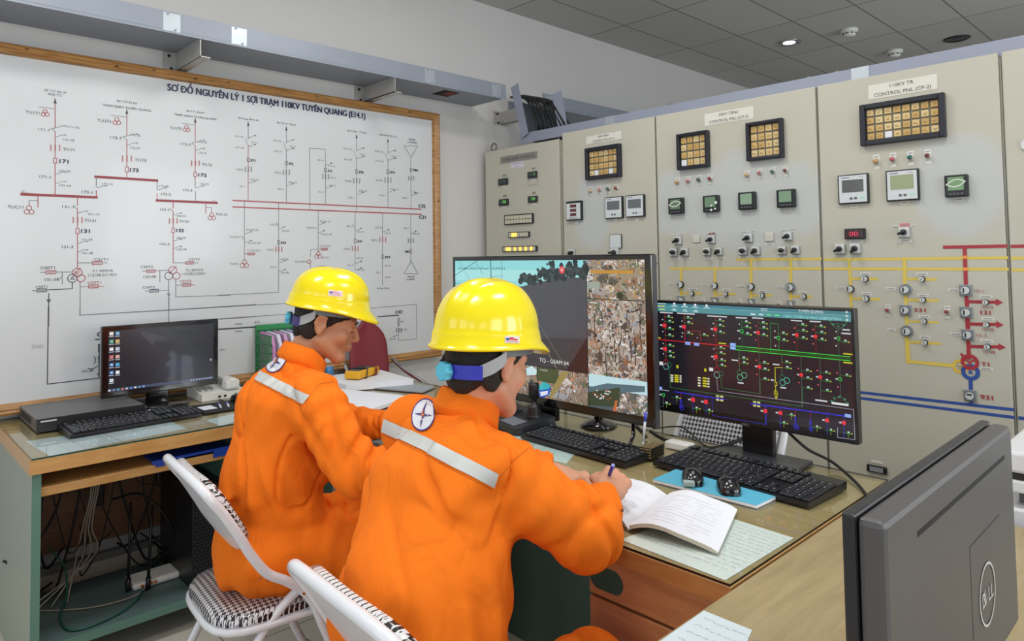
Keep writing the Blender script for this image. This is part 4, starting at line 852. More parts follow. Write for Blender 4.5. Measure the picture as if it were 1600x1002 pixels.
glass_edge = mat('glass_edge_green', '#1f4a3c', 0.2, coat=0.4); glass_edge_dk = mat('glass_edge_dark', '#17140f', 0.25, coat=0.4)
def mk_wood(name, c1, c2, sc, rough=0.35, coat=0.15, ws=5):
    m = bpy.data.materials.new(name); m.use_nodes = True; return wood_mat(m, c1, c2, sc, rough, ws, coat)
top_wood = mk_wood('desktop_wood', '#ab9368', '#bca67b', (1, 9, 9)); fg_wood = mk_wood('foreground_desktop_wood', '#9c8b66', '#b09e79', (9, 1, 9)) 
band = mk_wood('edge_band_wood', '#c08e52', '#d3a468', (9, 2, 9)); ped = mk_wood('pedestal_wood', '#b58056', '#ca986a', (1, 9, 9)); band2 = mk_wood('edge_band_brown', '#a8723e', '#ba8450', (2, 9, 9))
brown_panel = mk_wood('back_panel_brown', '#6a4a32', '#7f5b40', (6, 1, 6), 0.5)
green = mat('desk_green', '#5f857a', 0.45, noise=0.05, nscale=3); green_face = mat('desk_grey_green_face', '#9ba599', 0.4, noise=0.06, nscale=2); green_dk = mat('desk_dark_green', '#5c7c70', 0.5); shelfm = mat('desk_shelf_slate', '#5a7070', 0.4, noise=0.12, nscale=4)
DZ = 0.75
def glass_sheet(x0, y0, x1, y1, z, edge, root):
    b = B().m(glass).b2((x0, y0, z-0.005), (x1, y1, z)).build('glass_sheet', root)
    me = b.data; me.materials.append(edge)
    for p in me.polygons:
        if abs(p.normal.z) < 0.5: p.material_index = 1
    bm = bmesh.new(); bm.from_mesh(me); bmesh.ops.delete(bm, geom=[f for f in bm.faces if f.normal.z < -0.5], context='FACES_ONLY'); bm.to_mesh(me); bm.free()
    return b
# left computer desk
ld = thing('computer_desk', 'green sided computer desk against the wall with wood edged glass top and open shelf', 'desk', (-3.05, 0.8, 0))
LX0, LX1, LY0, LY1 = WX+0.005, -2.667, 0.427, 1.20
B().m(top_wood).b2((LX0, LY0, 0.70), (LX1, LY1, 0.7449), bev=0.002).m(band).b2((LX1-0.001, LY0-0.002, 0.699), (LX1+0.003, LY1, 0.743)).b2((LX0, LY0-0.004, 0.699), (LX1+0.003, LY0-0.001, 0.743)).build('tabletop', ld)
glass_sheet(LX0+0.005, LY0+0.002, LX1+0.001, LY1-0.002, DZ, glass_edge, ld)
B().m(green_face).b2((LX0+0.01, LY0+0.005, 0.0), (LX1-0.012, LY0+0.022, 0.699)).m(green).b2((LX1-0.012, LY0+0.005, 0.0), (LX1-0.009, LY0+0.030, 0.699)).build('side_panel', ld)
B().m(green).b2((LX0+0.01, 1.095, 0.0), (LX1-0.012, 1.117, 0.699)).build('side_panel', ld)
B().m(shelfm).b2((-3.20, LY0+0.022, 0.10), (-2.745, 1.095, 0.118)).m(green).b2((-2.745, LY0+0.022, 0.092), (-2.738, 1.095, 0.120)).build('bottom_shelf', ld)
B().m(brown_panel).b2((-3.27, LY0+0.022, 0.235), (-3.255, 1.095, 0.70)).build('back_panel', ld)
kt = B().m(band).b2((-3.08, LY0+0.028, 0.618), (-2.69, 1.088, 0.648), bev=0.003).build('keyboard_tray', ld)
B().m(mat('blue_plastic', '#2348a8', 0.35)).b2((-2.83, 0.80, 0.648), (-2.688, 1.08, 0.654)).b2((-2.69, 0.80, 0.640), (-2.684, 0.83, 0.66)).b2((-2.69, 1.0, 0.632), (-2.684, 1.08, 0.664)).b2((-2.70, 0.79, 0.648), (-2.688, 1.085, 0.662)).build('blue_tray_liner', kt, label='blue plastic liner strip')
B().m(mat('bare_floor_rail', '#8e8f8c', 0.5, 0.3)).b2((-3.43, LY0+0.03, 0.10), (-3.40, 1.09, 0.13)).build('rear_rail', ld)
# corner desk (mostly behind the two men)
cd = thing('office_desk', 'desk section in the corner behind the seated men, topped with glass and paper stacks', 'desk', (-2.75, 1.63, 0))
CY1 = 2.075
NT = [(WX+0.005, LY1+0.007), (-2.069, LY1+0.007), (-2.069, CY1), (-3.26, CY1), (-3.26, 1.90), (WX+0.005, 1.90)]
B().m(top_wood).prism([(x, y, 0.70) for x, y in NT], (0, 0, 0.0449)).m(band2).b2((WX+0.005, LY1+0.004, 0.70), (-2.069, LY1+0.008, 0.744)).build('tabletop', cd)
glass_sheet(-3.25, LY1+0.01, -2.07, CY1-0.002, DZ, glass_edge_dk, cd); glass_sheet(WX+0.01, LY1+0.01, -3.251, 1.898, DZ, glass_edge_dk, cd)
for (xx) in (-3.40, -2.10): B().m(green).b2((xx, 1.25, 0), (xx+0.02, 1.88, 0.70)).build('side_panel', cd)
B().m(green_dk).b2((-2.86, 1.95, 0.15), (-2.10, 1.965, 0.70)).build('back_panel', cd)
# right desk
rd = thing('office_desk', 'right desk with olive glass top, wooden drawer pedestal and dark glass edge', 'desk', (-1.37, 1.62, 0))
RX0, RX1, RY0, RY1 = -2.065, -0.687, 1.207, 2.055
B().m(top_wood).b2((RX0, RY0, 0.705), (RX1, RY1, 0.7445), bev=0.002).m(band2).b2((RX0, RY0-0.003, 0.706), (RX1, RY0, 0.743)).m(band).b2((RX1, RY0-0.003, 0.72), (RX1+0.002, RY1, 0.743)).build('tabletop', rd)
glass_sheet(RX0+0.004, RY0-0.002, RX1+0.001, RY1-0.002, DZ, glass_edge_dk, rd)
pdn = B().m(ped).b2((-1.045, RY0+0.03, 0.05), (-0.70, 1.75, 0.704)).build('drawer_pedestal', rd)
B().m(mat('drawer_gap_dark', '#3a2216', 0.7)).b2((-1.043, RY0+0.0285, 0.055), (-0.701, RY0+0.0305, 0.702)).build('drawer_gap', pdn)
for (z0, z1) in ((0.612, 0.700), (0.512, 0.608), (0.06, 0.508)):
    d = B().m(ped).b2((-1.042, RY0+0.012, z0+0.002), (-0.702, RY0+0.030, z1-0.001), bev=0.002).build('drawer', rd)
    if z0 > 0.6:
        hole = [(-1.035+0.0, 0.0)]
        pts = []
        for i in range(24):
            a = 2*math.pi*i/24; cx = -0.985+(0.012 if math.cos(a) > 0 else -0.030); pts.append((cx+0.026*math.cos(a), RY0+0.0115, 0.655+0.026*math.sin(a)))
        B().m(mat('cutout_teal', '#2a584e', 0.6)).prism(pts, (0, 0.0018, 0)).build('finger_hole', d)
    elif z0 > 0.5:
        z1 = 0.565
        B().m(chrome).cyl((-0.985, RY0+0.012, z1-0.035), (-0.985, RY0+0.006, z1-0.035), 0.011, n=18).m(mat('lock_dark', '#2c2620', 0.4)).cyl((-0.985, RY0+0.006, z1-0.035), (-0.985, RY0+0.0045, z1-0.035), 0.007, n=14).b2((-0.9865, RY0+0.003, z1-0.041), (-0.9835, RY0+0.005, z1-0.029)).build('lock', d)
B().m(green_dk).b2((RX0+0.01, 1.70, 0.05), (-1.045, 1.715, 0.705)).build('back_panel', rd)
B().m(green_dk).b2((RX0+0.004, RY0+0.03, 0), (RX0+0.022, RY1-0.02, 0.705)).build('side_panel', rd)
B().m(brown_panel).b2((-1.065, RY0+0.08, 0.62), (-1.047, 1.6, 0.704)).build('cable_cover', rd)
# foreground desk
fd = thing('office_desk', 'plain pale wood desk in the foreground carrying the big monitor seen from behind', 'desk', (-0.1, 1.1, 0))
B().m(fg_wood).b2((-0.679, 0.30, 0.708), (0.65, 1.92, 0.744), bev=0.002).build('tabletop', fd)
for x in (-0.66, 0.61): B().m(ped).b2((x, 0.34, 0), (x+0.025, 1.88, 0.708)).build('side_panel', fd)
# ================================================================== PAPERS
paper = mat('paper_white', '#e9ebf4', 0.6); paper_b = mat('paper_bluish', '#eef3f6', 0.6)
def flat_paper(name, label, cat, quad, z, m_, lines=0, seed=1, group=None, col='#6d7f9a', hand=False):
    """sheet lying on the desk; quad = four world corners (x, y)"""
    t = B().m(m_).prism([(p[0], p[1], z) for p in quad], (0, 0, 0.0006)).build(name); tag(t, label, cat, group)
    if lines:
        P = [np.array(p) for p in quad]; U_ = (P[1]-P[0]); W_ = (P[3]-P[0]); q = Ink((P[0][0], P[0][1], z+0.0007), (*U_, 0), (*W_, 0), (0, 0, 1), 0.0001)
        r = random.Random(seed)
        for i in range(lines):
            v = 0.92-0.84*i/lines; u = 0.08
            while u < 0.92:
                w = r.uniform(0.03, 0.09); u2 = min(u+w, 0.93)
                if hand:
                    pts = [(u+(u2-u)*k/4, v+r.uniform(-.012, .012)) for k in range(5)]; q.line(pts, 0.0035, col)
                else: q.rect((u, v-0.003), (u2, v+0.003), col)
                u = u2+r.uniform(0.012, 0.03)
        q.build('printed_lines', t, ink_mat('paper_ink', rough=0.6))
    return t
def W2(*qs, z=DZ): return [tuple(on_z(q[0], q[1], z)[:2]) for q in qs]
ZU = 0.7451-0.0004
flat_paper('paper_sheet', 'pale sheet of paper under the desk glass beside the open book, at the corner', 'paper', [(-0.965, 1.235), (-0.705, 1.222), (-0.700, 1.505), (-0.93, 1.52)], ZU+0.00045, paper_b, 13, 3, col='#bcc6c8')
flat_paper('paper_sheet', 'handwritten note sheet under the glass in front of the joystick keyboard', 'paper', W2((885, 722), (905, 700), (800, 672), (770, 700)), ZU+0.00045, mat('paper_aqua', '#d3e6ea', 0.5), 5, 9, col='#4a5f70', hand=True)
flat_paper('paper_sheet', 'white sheet at the lower picture edge on the foreground desk', 'paper', [(-0.672, 0.80), (-0.50, 0.80), (-0.585, 1.095), (-0.675, 1.095)], 0.7441, mat('paper_cool', '#d3e2ea', 0.5), 9, 5, col='#8fa0b4', hand=True)
flat_paper('paper_sheet', 'pale blue sheet under the left desk glass, in front of the recorder box', 'paper', W2((40, 688), (78, 711), (190, 688), (150, 672)), ZU+0.00045, mat('paper_aqua2', '#d2dfea', 0.5), 4, 7, col='#6f86a2')
flat_paper('paper_sheet', 'pale blue sheet under the left desk glass, in front of the keyboard', 'paper', W2((152, 672), (192, 688), (292, 668), (262, 655)), ZU+0.00045, mat('paper_aqua2'), 3, 8, col='#7f93ac')
flat_paper('paper_sheet', 'crumpled looking pale sheet at the right end of the left desk glass', 'paper', W2((322, 655), (345, 664), (373, 655), (373, 643)), ZU+0.00045, mat('paper_cool'), 0)
# ---------------- open book on the right desk
ob = thing('open_book', 'open white logbook the nearer man is writing in', 'book', (-1.0, 1.45, DZ))
def book_page(A, Bc, Cc, D, hump, name, lab=None):
    """surface from spine A-Bc to outer edge D-Cc, height profile hump(t)"""
    A, Bc, Cc, D = [np.array(p) for p in (A, Bc, Cc, D)]; n = 14; top = []; 
    for i in range(n+1):
        t = i/n; row = []
        for j in range(7):
            s_ = j/6; p = (A*(1-s_)+Bc*s_)*(1-t)+(D*(1-s_)+Cc*s_)*t; row.append((p[0], p[1], DZ+hump(t, s_)))
        top.append(row)
    b = B().m(paper).grid(top); b.m(mat('page_edges', '#c9c4b4', 0.7))
    e = [[(p[0], p[1], p[2]) for p in r] for r in (list(zip(*top))[0], [(p[0], p[1], max(DZ+0.0005, p[2]-0.009)) for p in list(zip(*top))[0]])]; b.grid(e)
    e = [[p for p in r] for r in (list(zip(*top))[6], [(p[0], p[1], max(DZ+0.0005, p[2]-0.009)) for p in list(zip(*top))[6]])]; b.grid(e)
    e = [top[-1], [(p[0], p[1], max(DZ+0.0005, p[2]-0.006)) for p in top[-1]]]; b.grid(e)
    b.grid([[(p[0], p[1], max(DZ+0.0004, p[2]-0.009)) for p in r] for r in top])
    return b.build(name, ob, label=lab), top
SP0, SP1 = on_z(983, 822, DZ+0.012)[:2], on_z(1046, 760, DZ+0.03)[:2]
R0, R1 = on_z(1122, 862, DZ+0.006)[:2], on_z(1152, 795, DZ+0.006)[:2]
pr_, topR = book_page(SP0, SP1, R1, R0, lambda t, s_: 0.004+0.030*math.sin(min(1, (t+0.05)*1.7)*math.pi*0.62)*(1-t)**0.6+0.004*(1-t), 'right_pages')
L0, L1 = np.array([-1.21, 1.40]), np.array([-1.265, 1.555])
pl_, topL = book_page(SP0, SP1, L1, L0, lambda t, s_: 0.003+0.022*math.sin(min(1, t*1.9)*math.pi*0.6)*(1-t)**0.7, 'left_pages')
def page_lines(top, seed, parent):
    r = random.Random(seed); b = B().m(mat('faint_pencil', '#cdd2e0', 0.7))
    for k in range(11):
        s_ = 0.12+0.07*k; j = s_*6; j0 = int(j); f = j-j0
        for i in range(2, 12):
            if r.random() < 0.35: continue
            def P(ii): a = np.array(top[ii][j0]); c = np.array(top[ii][min(j0+1, 6)]); return a*(1-f)+c*f+np.array([0, 0, 0.0006])
            p, q = P(i), P(i+1); w = np.array(top[i][1])-np.array(top[i][0]); w = w/np.linalg.norm(w)*0.0005
            b.prism([tuple(p-w), tuple(q-w), tuple(q+w), tuple(p+w)], (0, 0, 0.0001))
    b.build('ruled_lines', parent)
page_lines(topR, 3, pr_); page_lines(topL, 4, pl_)
# ---------------- blue notebook and mice
nb = thing('notebook', 'light blue covered notebook lying under two black mice', 'notebook', (-0.98, 1.66, DZ))
NBQ = W2((1020, 749), (1064, 730), (1222, 771), (1182, 790), z=DZ+0.008)
B().m(paper).prism([(x, y, DZ+0.0005) for x, y in NBQ], (0, 0, 0.0065)).build('pages', nb)
B().m(mat('notebook_blue', '#63bfe0', 0.35, coat=0.3)).prism([(x, y, DZ+0.007) for x, y in NBQ], (0, 0, 0.0012)).build('cover', nb)
def mouse(name, label, p, z, rz, L=0.10, Wd=0.062, H=0.036, tail=None):
    t = thing(name, label, 'mouse', (p[0], p[1], z), rz)
    rows = []
    for i in range(17):
        th_ = math.pi*i/16; y = -math.cos(th_)*L/2; e = max(0.02, math.sin(th_))
        w = Wd/2*e**0.55*(1+0.06*math.cos(2*th_)); h = H*e**0.62*(0.86-0.14*math.cos(th_+0.5))
        rows.append([(w*math.cos(q)*(1+0.08*math.sin(q)), y, max(0.0004, h*math.sin(q)**0.9)) for q in [math.pi*k/14 for k in range(15)]])
    B().m(mat('mouse_gloss_black', '#101114', 0.22, coat=0.6)).grid(rows).build('shell', t, world=False)
    B().m(mat('mouse_wheel', '#6f737a', 0.3)).cyl((-0.0035, L*0.26, H*0.70), (0.0035, L*0.26, H*0.70), 0.009, n=16).build('wheel', t, world=False)
    return t
m1 = mouse('computer_mouse', 'glossy black mouse with grey side on the left part of the blue notebook', on_z(1082, 750, DZ+0.012), DZ+0.0085, math.radians(215))
m2 = mouse('computer_mouse', 'glossy black mouse on the right part of the blue notebook', on_z(1138, 764, DZ+0.012), DZ+0.0085, math.radians(218))
B().m(mat('mouse_side_silver', '#9fb0ae', 0.35)).box((0.012, 0.052, 0.010), (0.030, 0.020, 0.014), bev=0.003).build('side_cap', m1, world=False)
# ================================================================== ELECTRONICS
key_dark = mat('key_black', '#1c1e24', 0.4, coat=0.1); key_leg = mat('key_legend', '#9aa0ae', 0.5); kb_body = mat('keyboard_body', '#15161a', 0.35, coat=0.15)
def keyboard(label, c, rz, L=0.44, D=0.135, z=DZ, th=0.022, prof=0.006, slab=False, seed=0):
    t = thing('keyboard', label, 'keyboard', (c[0], c[1], z), rz)
    hy = D/2; zf, zb_ = th*0.55, th
    b = B().m(kb_body); b.prism([(-L/2, -hy, 0.001), (-L/2, -hy, zf), (-L/2, hy, zb_), (-L/2, hy, 0.001)], (L, 0, 0)); b.build('case', t, world=False)
    b = B().m(key_dark); tilt = math.atan2(zb_-zf, D); M = Matrix.Translation((0, 0, (zf+zb_)/2)) @ Matrix.Rotation(tilt, 4, 'X'); r = random.Random(seed)
    pitch = 0.019*L/0.44; rowp = (D-0.016)/6.35; bl = []
    def key(x, y, w=1.0, h=1.0):
        b.m(key_dark).box((x+pitch*(w-1)/2, y-rowp*(h-1)/2, prof/2), (pitch*w-0.0028, rowp*h-0.0028, prof), bev=0.0012, M=M, seg=1)
        bl.append((x-0.002+pitch*(w-1)/2, y+0.002))
    x0 = -L/2+0.011+pitch/2; ys = [hy-0.010-rowp*0.5-rowp*(k+(0.35 if k > 0 else 0)) for k in range(6)]
    for i in (0, 2, 3, 4, 5, 6.5, 7.5, 8.5, 9.5, 11, 12, 13, 14): key(x0+pitch*i, ys[0])
    rowsk = [[1]*13+[2], [1.5]+[1]*12+[1.5], [1.75]+[1]*11+[2.25], [2.25]+[1]*10+[2.75], [1.25, 1.25, 1.25, 6.25, 1.25, 1.25, 1.25, 1.25]]
    for k, rw in enumerate(rowsk):
        x = x0
        for w in rw: key(x, ys[k+1], w); x += pitch*w
    xn = x0+pitch*15.3
    for i in range(3): key(xn+pitch*i, ys[0]); key(xn+pitch*i, ys[1]); key(xn+pitch*i, ys[2]); key(xn+pitch*i, ys[5])
    key(xn+pitch, ys[4]); xp = xn+pitch*3.3
    for i in range(4):
        for k in range(1, 6):
            if i == 3 and k in (3, 5) or (i == 1 and k == 5): continue
            if i == 3 and k in (2, 4): key(xp+pitch*i, ys[k], 1, 2)
            elif i == 0 and k == 5: key(xp, ys[k], 2)
            else: key(xp+pitch*i, ys[k])
    kf = b.build('key_field', t, world=False)
    b = B().m(key_leg)
    for (x, y) in bl: b.box((x-0.001, y, prof+0.0002), (0.0045 if r.random() < 0.6 else 0.003, 0.0035, 0.0003), M=M)
    b.build('key_legends', kf, world=False); return t
keyboard('long black keyboard in front of the camera picture television', (-1.487, 1.726), math.radians(-3.0), 0.455, 0.145, seed=1)
keyboard('black keyboard in front of the single line diagram monitor, behind the mice', (-0.975, 1.805), math.radians(-3.5), 0.47, 0.205, seed=2)
keyboard('black keyboard on the left desk, in front of the recorder box', (-2.965, 0.80), math.radians(92), 0.46, 0.165, seed=3)
def screen_ink(Y, axis='y', off=0.0004): return Ink((0, Y, 0), (1, 0, 0), (0, 0, 1), (0, -1, 0), off)
mon_black = mat('monitor_black', '#131317', 0.3, coat=0.3); mon_gloss = mat('tv_gloss_black', '#0e0d10', 0.12, coat=0.8)
scr_glass = mat('screen_off_black', '#0a0a10', 0.12, coat=0.5)
# ---- OCC monitor
mo = thing('monitor', 'monitor with black screen showing red, green and blue single line diagram', 'monitor', (-1.03, 1.98, DZ))
MY = 1.955; mx0, mx1, mz0, mz1 = -1.377, -0.724, 0.852, 1.2165
B().m(mon_black).b2((mx0, MY, mz0), (mx1, MY+0.03, mz1), bev=0.004).b2((mx0+0.12, MY+0.03, mz0+0.07), (mx1-0.12, MY+0.055, mz1-0.07), bev=0.01).build('housing', mo)
B().m(mon_black).b2((-1.085, MY+0.045, DZ+0.012), (-0.985, MY+0.07, mz0+0.15), bev=0.004).build('stand_neck', mo)
B().m(mat('stand_base_grey', '#3b3d42', 0.35)).b2((-1.16, 1.90, DZ+0.0005), (-0.885, 2.045, DZ+0.012), bev=0.004).build('stand_base', mo)
c8 = crop(1000, 460, 4.175); S_ = screen_ink(MY, off=0.0003)
def su(x, y): return S_.uv(c8(x, y))
S_.P0 = np.array([0, MY-0.0004, 0])
pA, pB, pC, pD = su(95, 50), su(1385, 100), su(1420, 955), su(98, 740)
scx0, scx1 = mx0+0.010, mx1-0.008; scz0, scz1 = mz0+0.026, mz1-0.009
S_.rect((scx0, scz0), (scx1, scz1), '#17141d', 0)
zh1 = (su(100, 108)[1]+su(1385, 180)[1])/2; zhm = (su(90, 78)[1]+su(1385, 135)[1])/2
S_.rect((scx0, zh1), (scx1, scz1), '#3f7d8c', 1); S_.rect((scx0, zh1), (scx1, zhm), '#4f9096', 2); S_.rect((scx0, zhm-0.0006), (scx1, zhm+0.0006), '#7fb4b4', 2)
def sl(pts, w=0.0012, col='#a02028', L=3): S_.line([su(*p) for p in pts], w, col, L)
def st(body, x, y, x2, hpx, col='#e6eaea', L=4):
    a = su(x, y); b_ = su(x2, y); S_.text(body, a, w=abs(b_[0]-a[0]), h=su(x, y-hpx)[1]-a[1], col=col, L=L)
def sbox(x, y, w, h, col, L=4): p = su(x, y); a = su(x+w, y)[0]-p[0]; b_ = p[1]-su(x, y+h)[1]; S_.cr(p, a, b_, col, L)
def sring(x, y, r, col): p = su(x, y); S_.ring(p, su(x+r, y)[0]-p[0], 0.0013, col, 5)
st('OCC', 790, 106, 834, 16); st('TUYEN QUANG', 1036, 116, 1196, 18); st('110KV TUYEN QUANG SUBSTATION', 936, 150, 1312, 17, '#9fe4ea')
for (x, y, col) in ((738, 130, '#d8e8e8'), (792, 132, '#c8e0e8'), (842, 134, '#5fe08a'), (895, 137, '#5fe08a')): sbox(x, y, 30, 9, col)
for (x, y) in ((225, 68), (292, 72), (362, 76), (436, 80)): sbox(x, y-6, 14, 14, '#e8ecec'); sbox(x, y+8, 40, 6, '#b8d4d8')
for (x, y) in ((225, 100), (295, 106), (365, 110)): sbox(x, y-4, 20, 6, '#c8dcde'); sbox(x, y+4, 36, 6, '#a8ccd0')
for (x, y, w, col) in ((132, 60, 80, '#a8ccd0'), (132, 76, 60, '#d8d070'), (108, 98, 14, '#e8ecec'), (146, 98, 36, '#d8e070')): sbox(x, y, w, 7, col)
for (x, y) in ((1350, 116), (1350, 142), (1352, 168)): sbox(x, y, 14, 12, '#e8ecec'); sbox(x, y, 7, 5, '#3f7d8c', 5)
RD_, GN_, BL_, YL_, WH_ = '#b3222c', '#1f8f35', '#3434d8', '#c8c020', '#c9ccd2'
def star(x, y, s=1.0):      # earthing switch marker: green link with a yellow end and a white tag
    sl([(x-40*s, y-4*s), (x+22*s, y+4*s)], 0.0009, '#2c8a3c'); sbox(x, y, 24*s, 7*s, '#2f8f46', 5); sbox(x+20*s, y+2, 9*s, 9*s, '#b8b040', 5); sbox(x-2, y-9*s, 15*s, 8*s, WH_, 5)
def rbk(x, y, s=1.0, fill=True, col='#e03038'):
    sbox(x, y, 24*s, 24*s, col, 5)
    if not fill: sbox(x, y, 15*s, 15*s, '#101018', 6)
    sbox(x-22*s, y-2, 15*s, 9*s, WH_, 5)
def dot(x, y, col=WH_): p = su(x, y); S_.disk(p, 0.0022, col, 5, 8)
# 110 kV part
sl([(95, 292), (580, 338)], 0.0022, '#e02028'); sbox(116, 283, 40, 8, YL_); sbox(538, 320, 50, 8, YL_); sbox(314, 320, 34, 20, '#8fa4e8', 5); sbox(371, 326, 34, 20, '#8fa4e8', 5); sbox(608, 328, 36, 20, '#8fb0f0', 5); sbox(608, 350, 36, 20, '#8fb0f0', 5)
for (x, t0, b0, hd) in ((163, 122, 296, 84), (290, 128, 300, 118), (494, 146, 330, 130)):
    sl([(x, t0), (x+5, b0)], 0.0016, '#a81c26'); sbox(x+10, t0-2, hd, 8, WH_)
    s0 = 203 if x < 200 else (212 if x < 400 else 228); rbk(x-1, s0); dot(x-14, s0-38); dot(x-12, s0+40)
for (x, y) in ((192, 150), (198, 180), (198, 226), (198, 270), (200, 336), (200, 378), (204, 408), (318, 156), (322, 188), (322, 256), (424, 268), (526, 172), (528, 206), (530, 250), (532, 352), (534, 386), (538, 432), (540, 466)): star(x, y)
sl([(300, 236), (394, 242), (396, 312)], 0.0012, '#a03038'); sl([(290, 300), (292, 236)], 0.0012, '#a03038'); dot(275, 276); dot(376, 284)
for (x, t0, b0) in ((167, 300, 440), (498, 336, 480)): sl([(x, t0), (x+4, b0)], 0.0016, '#a81c26'); rbk(x-2, t0+56 if x < 300 else t0+72); dot(x-14, t0+20); dot(x-12, t0+88)
for (x, y, r, c) in ((170, 442, 14, '#b02030'), (171, 470, 17, '#7fd0c0'), (193, 460, 14, '#1f7a50'), (504, 490, 14, '#b02030'), (504, 526, 18, '#7fd0c0'), (532, 516, 14, '#1f7a50'), (652, 508, 15, '#1f7a50'), (655, 542, 18, '#5fc8a8'), (682, 528, 17, '#5fc8a8'), (930, 540, 15, '#1f7a50'), (932, 576, 18, '#5fc8a8'), (960, 562, 18, '#5fc8a8'), (888, 640, 12, YL_), (890, 656, 11, YL_), (274, 740, 13, BL_), (270, 732, 8, BL_), (1018, 858, 13, BL_), (1024, 870, 12, BL_), (1118, 878, 11, BL_)): sring(x, y, r, c)
sbox(140, 450, 22, 22, '#d8d8d4'); sbox(466, 490, 26, 22, '#d8d8d4'); sbox(246, 472, 14, 20, YL_); sbox(428, 494, 14, 20, YL_)
for k in range(4): sbox(210, 528+k*13, 18, 8, '#e0dcc0'); sbox(240, 530+k*13, 26, 10, YL_); sbox(266, 532+k*13, 12, 8, '#e0dcc0')
for k in range(4): sbox(388, 545+k*17, 18, 9, '#e0dcc0'); sbox(424, 548+k*17, 26, 11, YL_); sbox(448, 551+k*17, 14, 9, '#e0dcc0')
# 35 kV buses
sl([(628, 338), (1370, 408)], 0.0018, '#38e048'); sl([(628, 362), (1370, 434)], 0.0018, '#38e048'); sl([(628, 350), (1370, 421)], 0.0050, '#0d4a14', 2)
sbox(1358, 390, 60, 9, YL_); sbox(1358, 447, 60, 9, YL_)
for (x, t0, b0, red, y0_) in ((665, 158, 372, 0, 240), (772, 160, 370, 1, 250), (1024, 176, 404, 1, 265), (1146, 182, 390, 1, 275), (1296, 230, 404, 0, 288)):
    sl([(x, t0), (x+4, b0)], 0.0011, '#8a2a30' if red else '#3a6a48'); rbk(x, y0_, 0.95, bool(red), '#e03038' if red else '#30c050'); dot(x-14, y0_-45, '#d86060' if red else WH_); dot(x-14, y0_+48, '#d86060' if red else WH_)
    if x < 1290: sbox(x-2, t0-4, 74, 8, WH_)
for (x, y) in ((698, 184), (702, 216), (706, 262), (808, 190), (812, 222), (812, 268), (1066, 202), (1070, 240), (1070, 288), (1186, 212), (1190, 252), (1192, 298), (940, 258), (944, 302), (1344, 310)): star(x, y, 1.05)
sl([(856, 388), (852, 188), (904, 194), (908, 362)], 0.0011, '#2c9a40'); rbk(904, 284, 0.9, False, '#30c050'); dot(882, 240); dot(886, 336)
for (x, t0, b0, red, y0_) in ((778, 376, 650, 1, 472), (1052, 404, 730, 1, 526), (1176, 410, 686, 1, 540), (1304, 434, 662, 0, 554)):
    sl([(x, t0), (x+6, b0)], 0.0011, '#5a6a5a'); rbk(x+2, y0_, 0.95, bool(red), '#e03038' if red else '#30c050'); dot(x-16, y0_-42, '#d86060'); dot(x-12, y0_+50, '#d86060')
for (x, y) in ((682, 420), (684, 450), (816, 450), (820, 492), (820, 556), (962, 446), (966, 482), (1096, 500), (1100, 550), (1102, 614), (1220, 514), (1224, 566), (1226, 632), (1354, 532)): star(x, y, 1.05)
sl([(648, 350), (650, 500)], 0.001, '#3a8a50'); sl([(926, 392), (928, 530)], 0.001, '#3a8a50'); sl([(648, 420), (650, 456)], 0.0014, '#a83038'); sl([(926, 446), (928, 480)], 0.0014, '#a83038'); sbox(620, 430, 44, 8, WH_); sbox(890, 458, 44, 8, WH_); sbox(658, 578, 38, 9, WH_); sbox(936, 610, 38, 9, WH_); sbox(865, 560, 22, 9, WH_)
sl([(926, 478), (882, 478), (886, 640)], 0.0018, YL_); sbox(888, 584, 16, 26, YL_); sbox(888, 584, 9, 18, '#17141d', 6); sl([(890, 660), (890, 684)], 0.0018, YL_); sbox(890, 674, 16, 6, YL_)
sl([(192, 480), (200, 608), (1062, 732), (1062, 600)], 0.0010, '#3a8a48'); sl([(500, 540), (510, 630), (1394, 752), (1404, 948), (1290, 934), (1290, 870)], 0.0010, '#b8b8c8'); sl([(530, 540), (534, 610), (786, 650), (784, 560)], 0.0010, '#3a8a48')
sl([(172, 462), (110, 466), (114, 728), (155, 734)], 0.0010, '#5a5a64'); sbox(1184, 694, 80, 10, WH_); sbox(1306, 716, 112, 14, '#dcdcdc')
for i in range(5):
    a = math.pi*(0.05+0.9*i/4); p = su(1296, 190); S_.cr((p[0]+0.022*math.cos(a), p[1]-0.016*math.sin(a)+0.008), 0.004, 0.004, '#3a9a70', 5); p = su(1304, 700); S_.cr((p[0]+0.022*math.cos(a), p[1]+0.016*math.sin(a)-0.004), 0.004, 0.004, '#3a9a70', 5)
sl([(1245, 190), (1345, 196), (1296, 232), (1245, 190)], 0.0008, '#3a9a70'); sl([(1252, 702), (1356, 714), (1306, 660), (1252, 702)], 0.0008, '#3a9a70'); sbox(1346, 232, 50, 9, WH_); sbox(1346, 256, 62, 9, WH_)
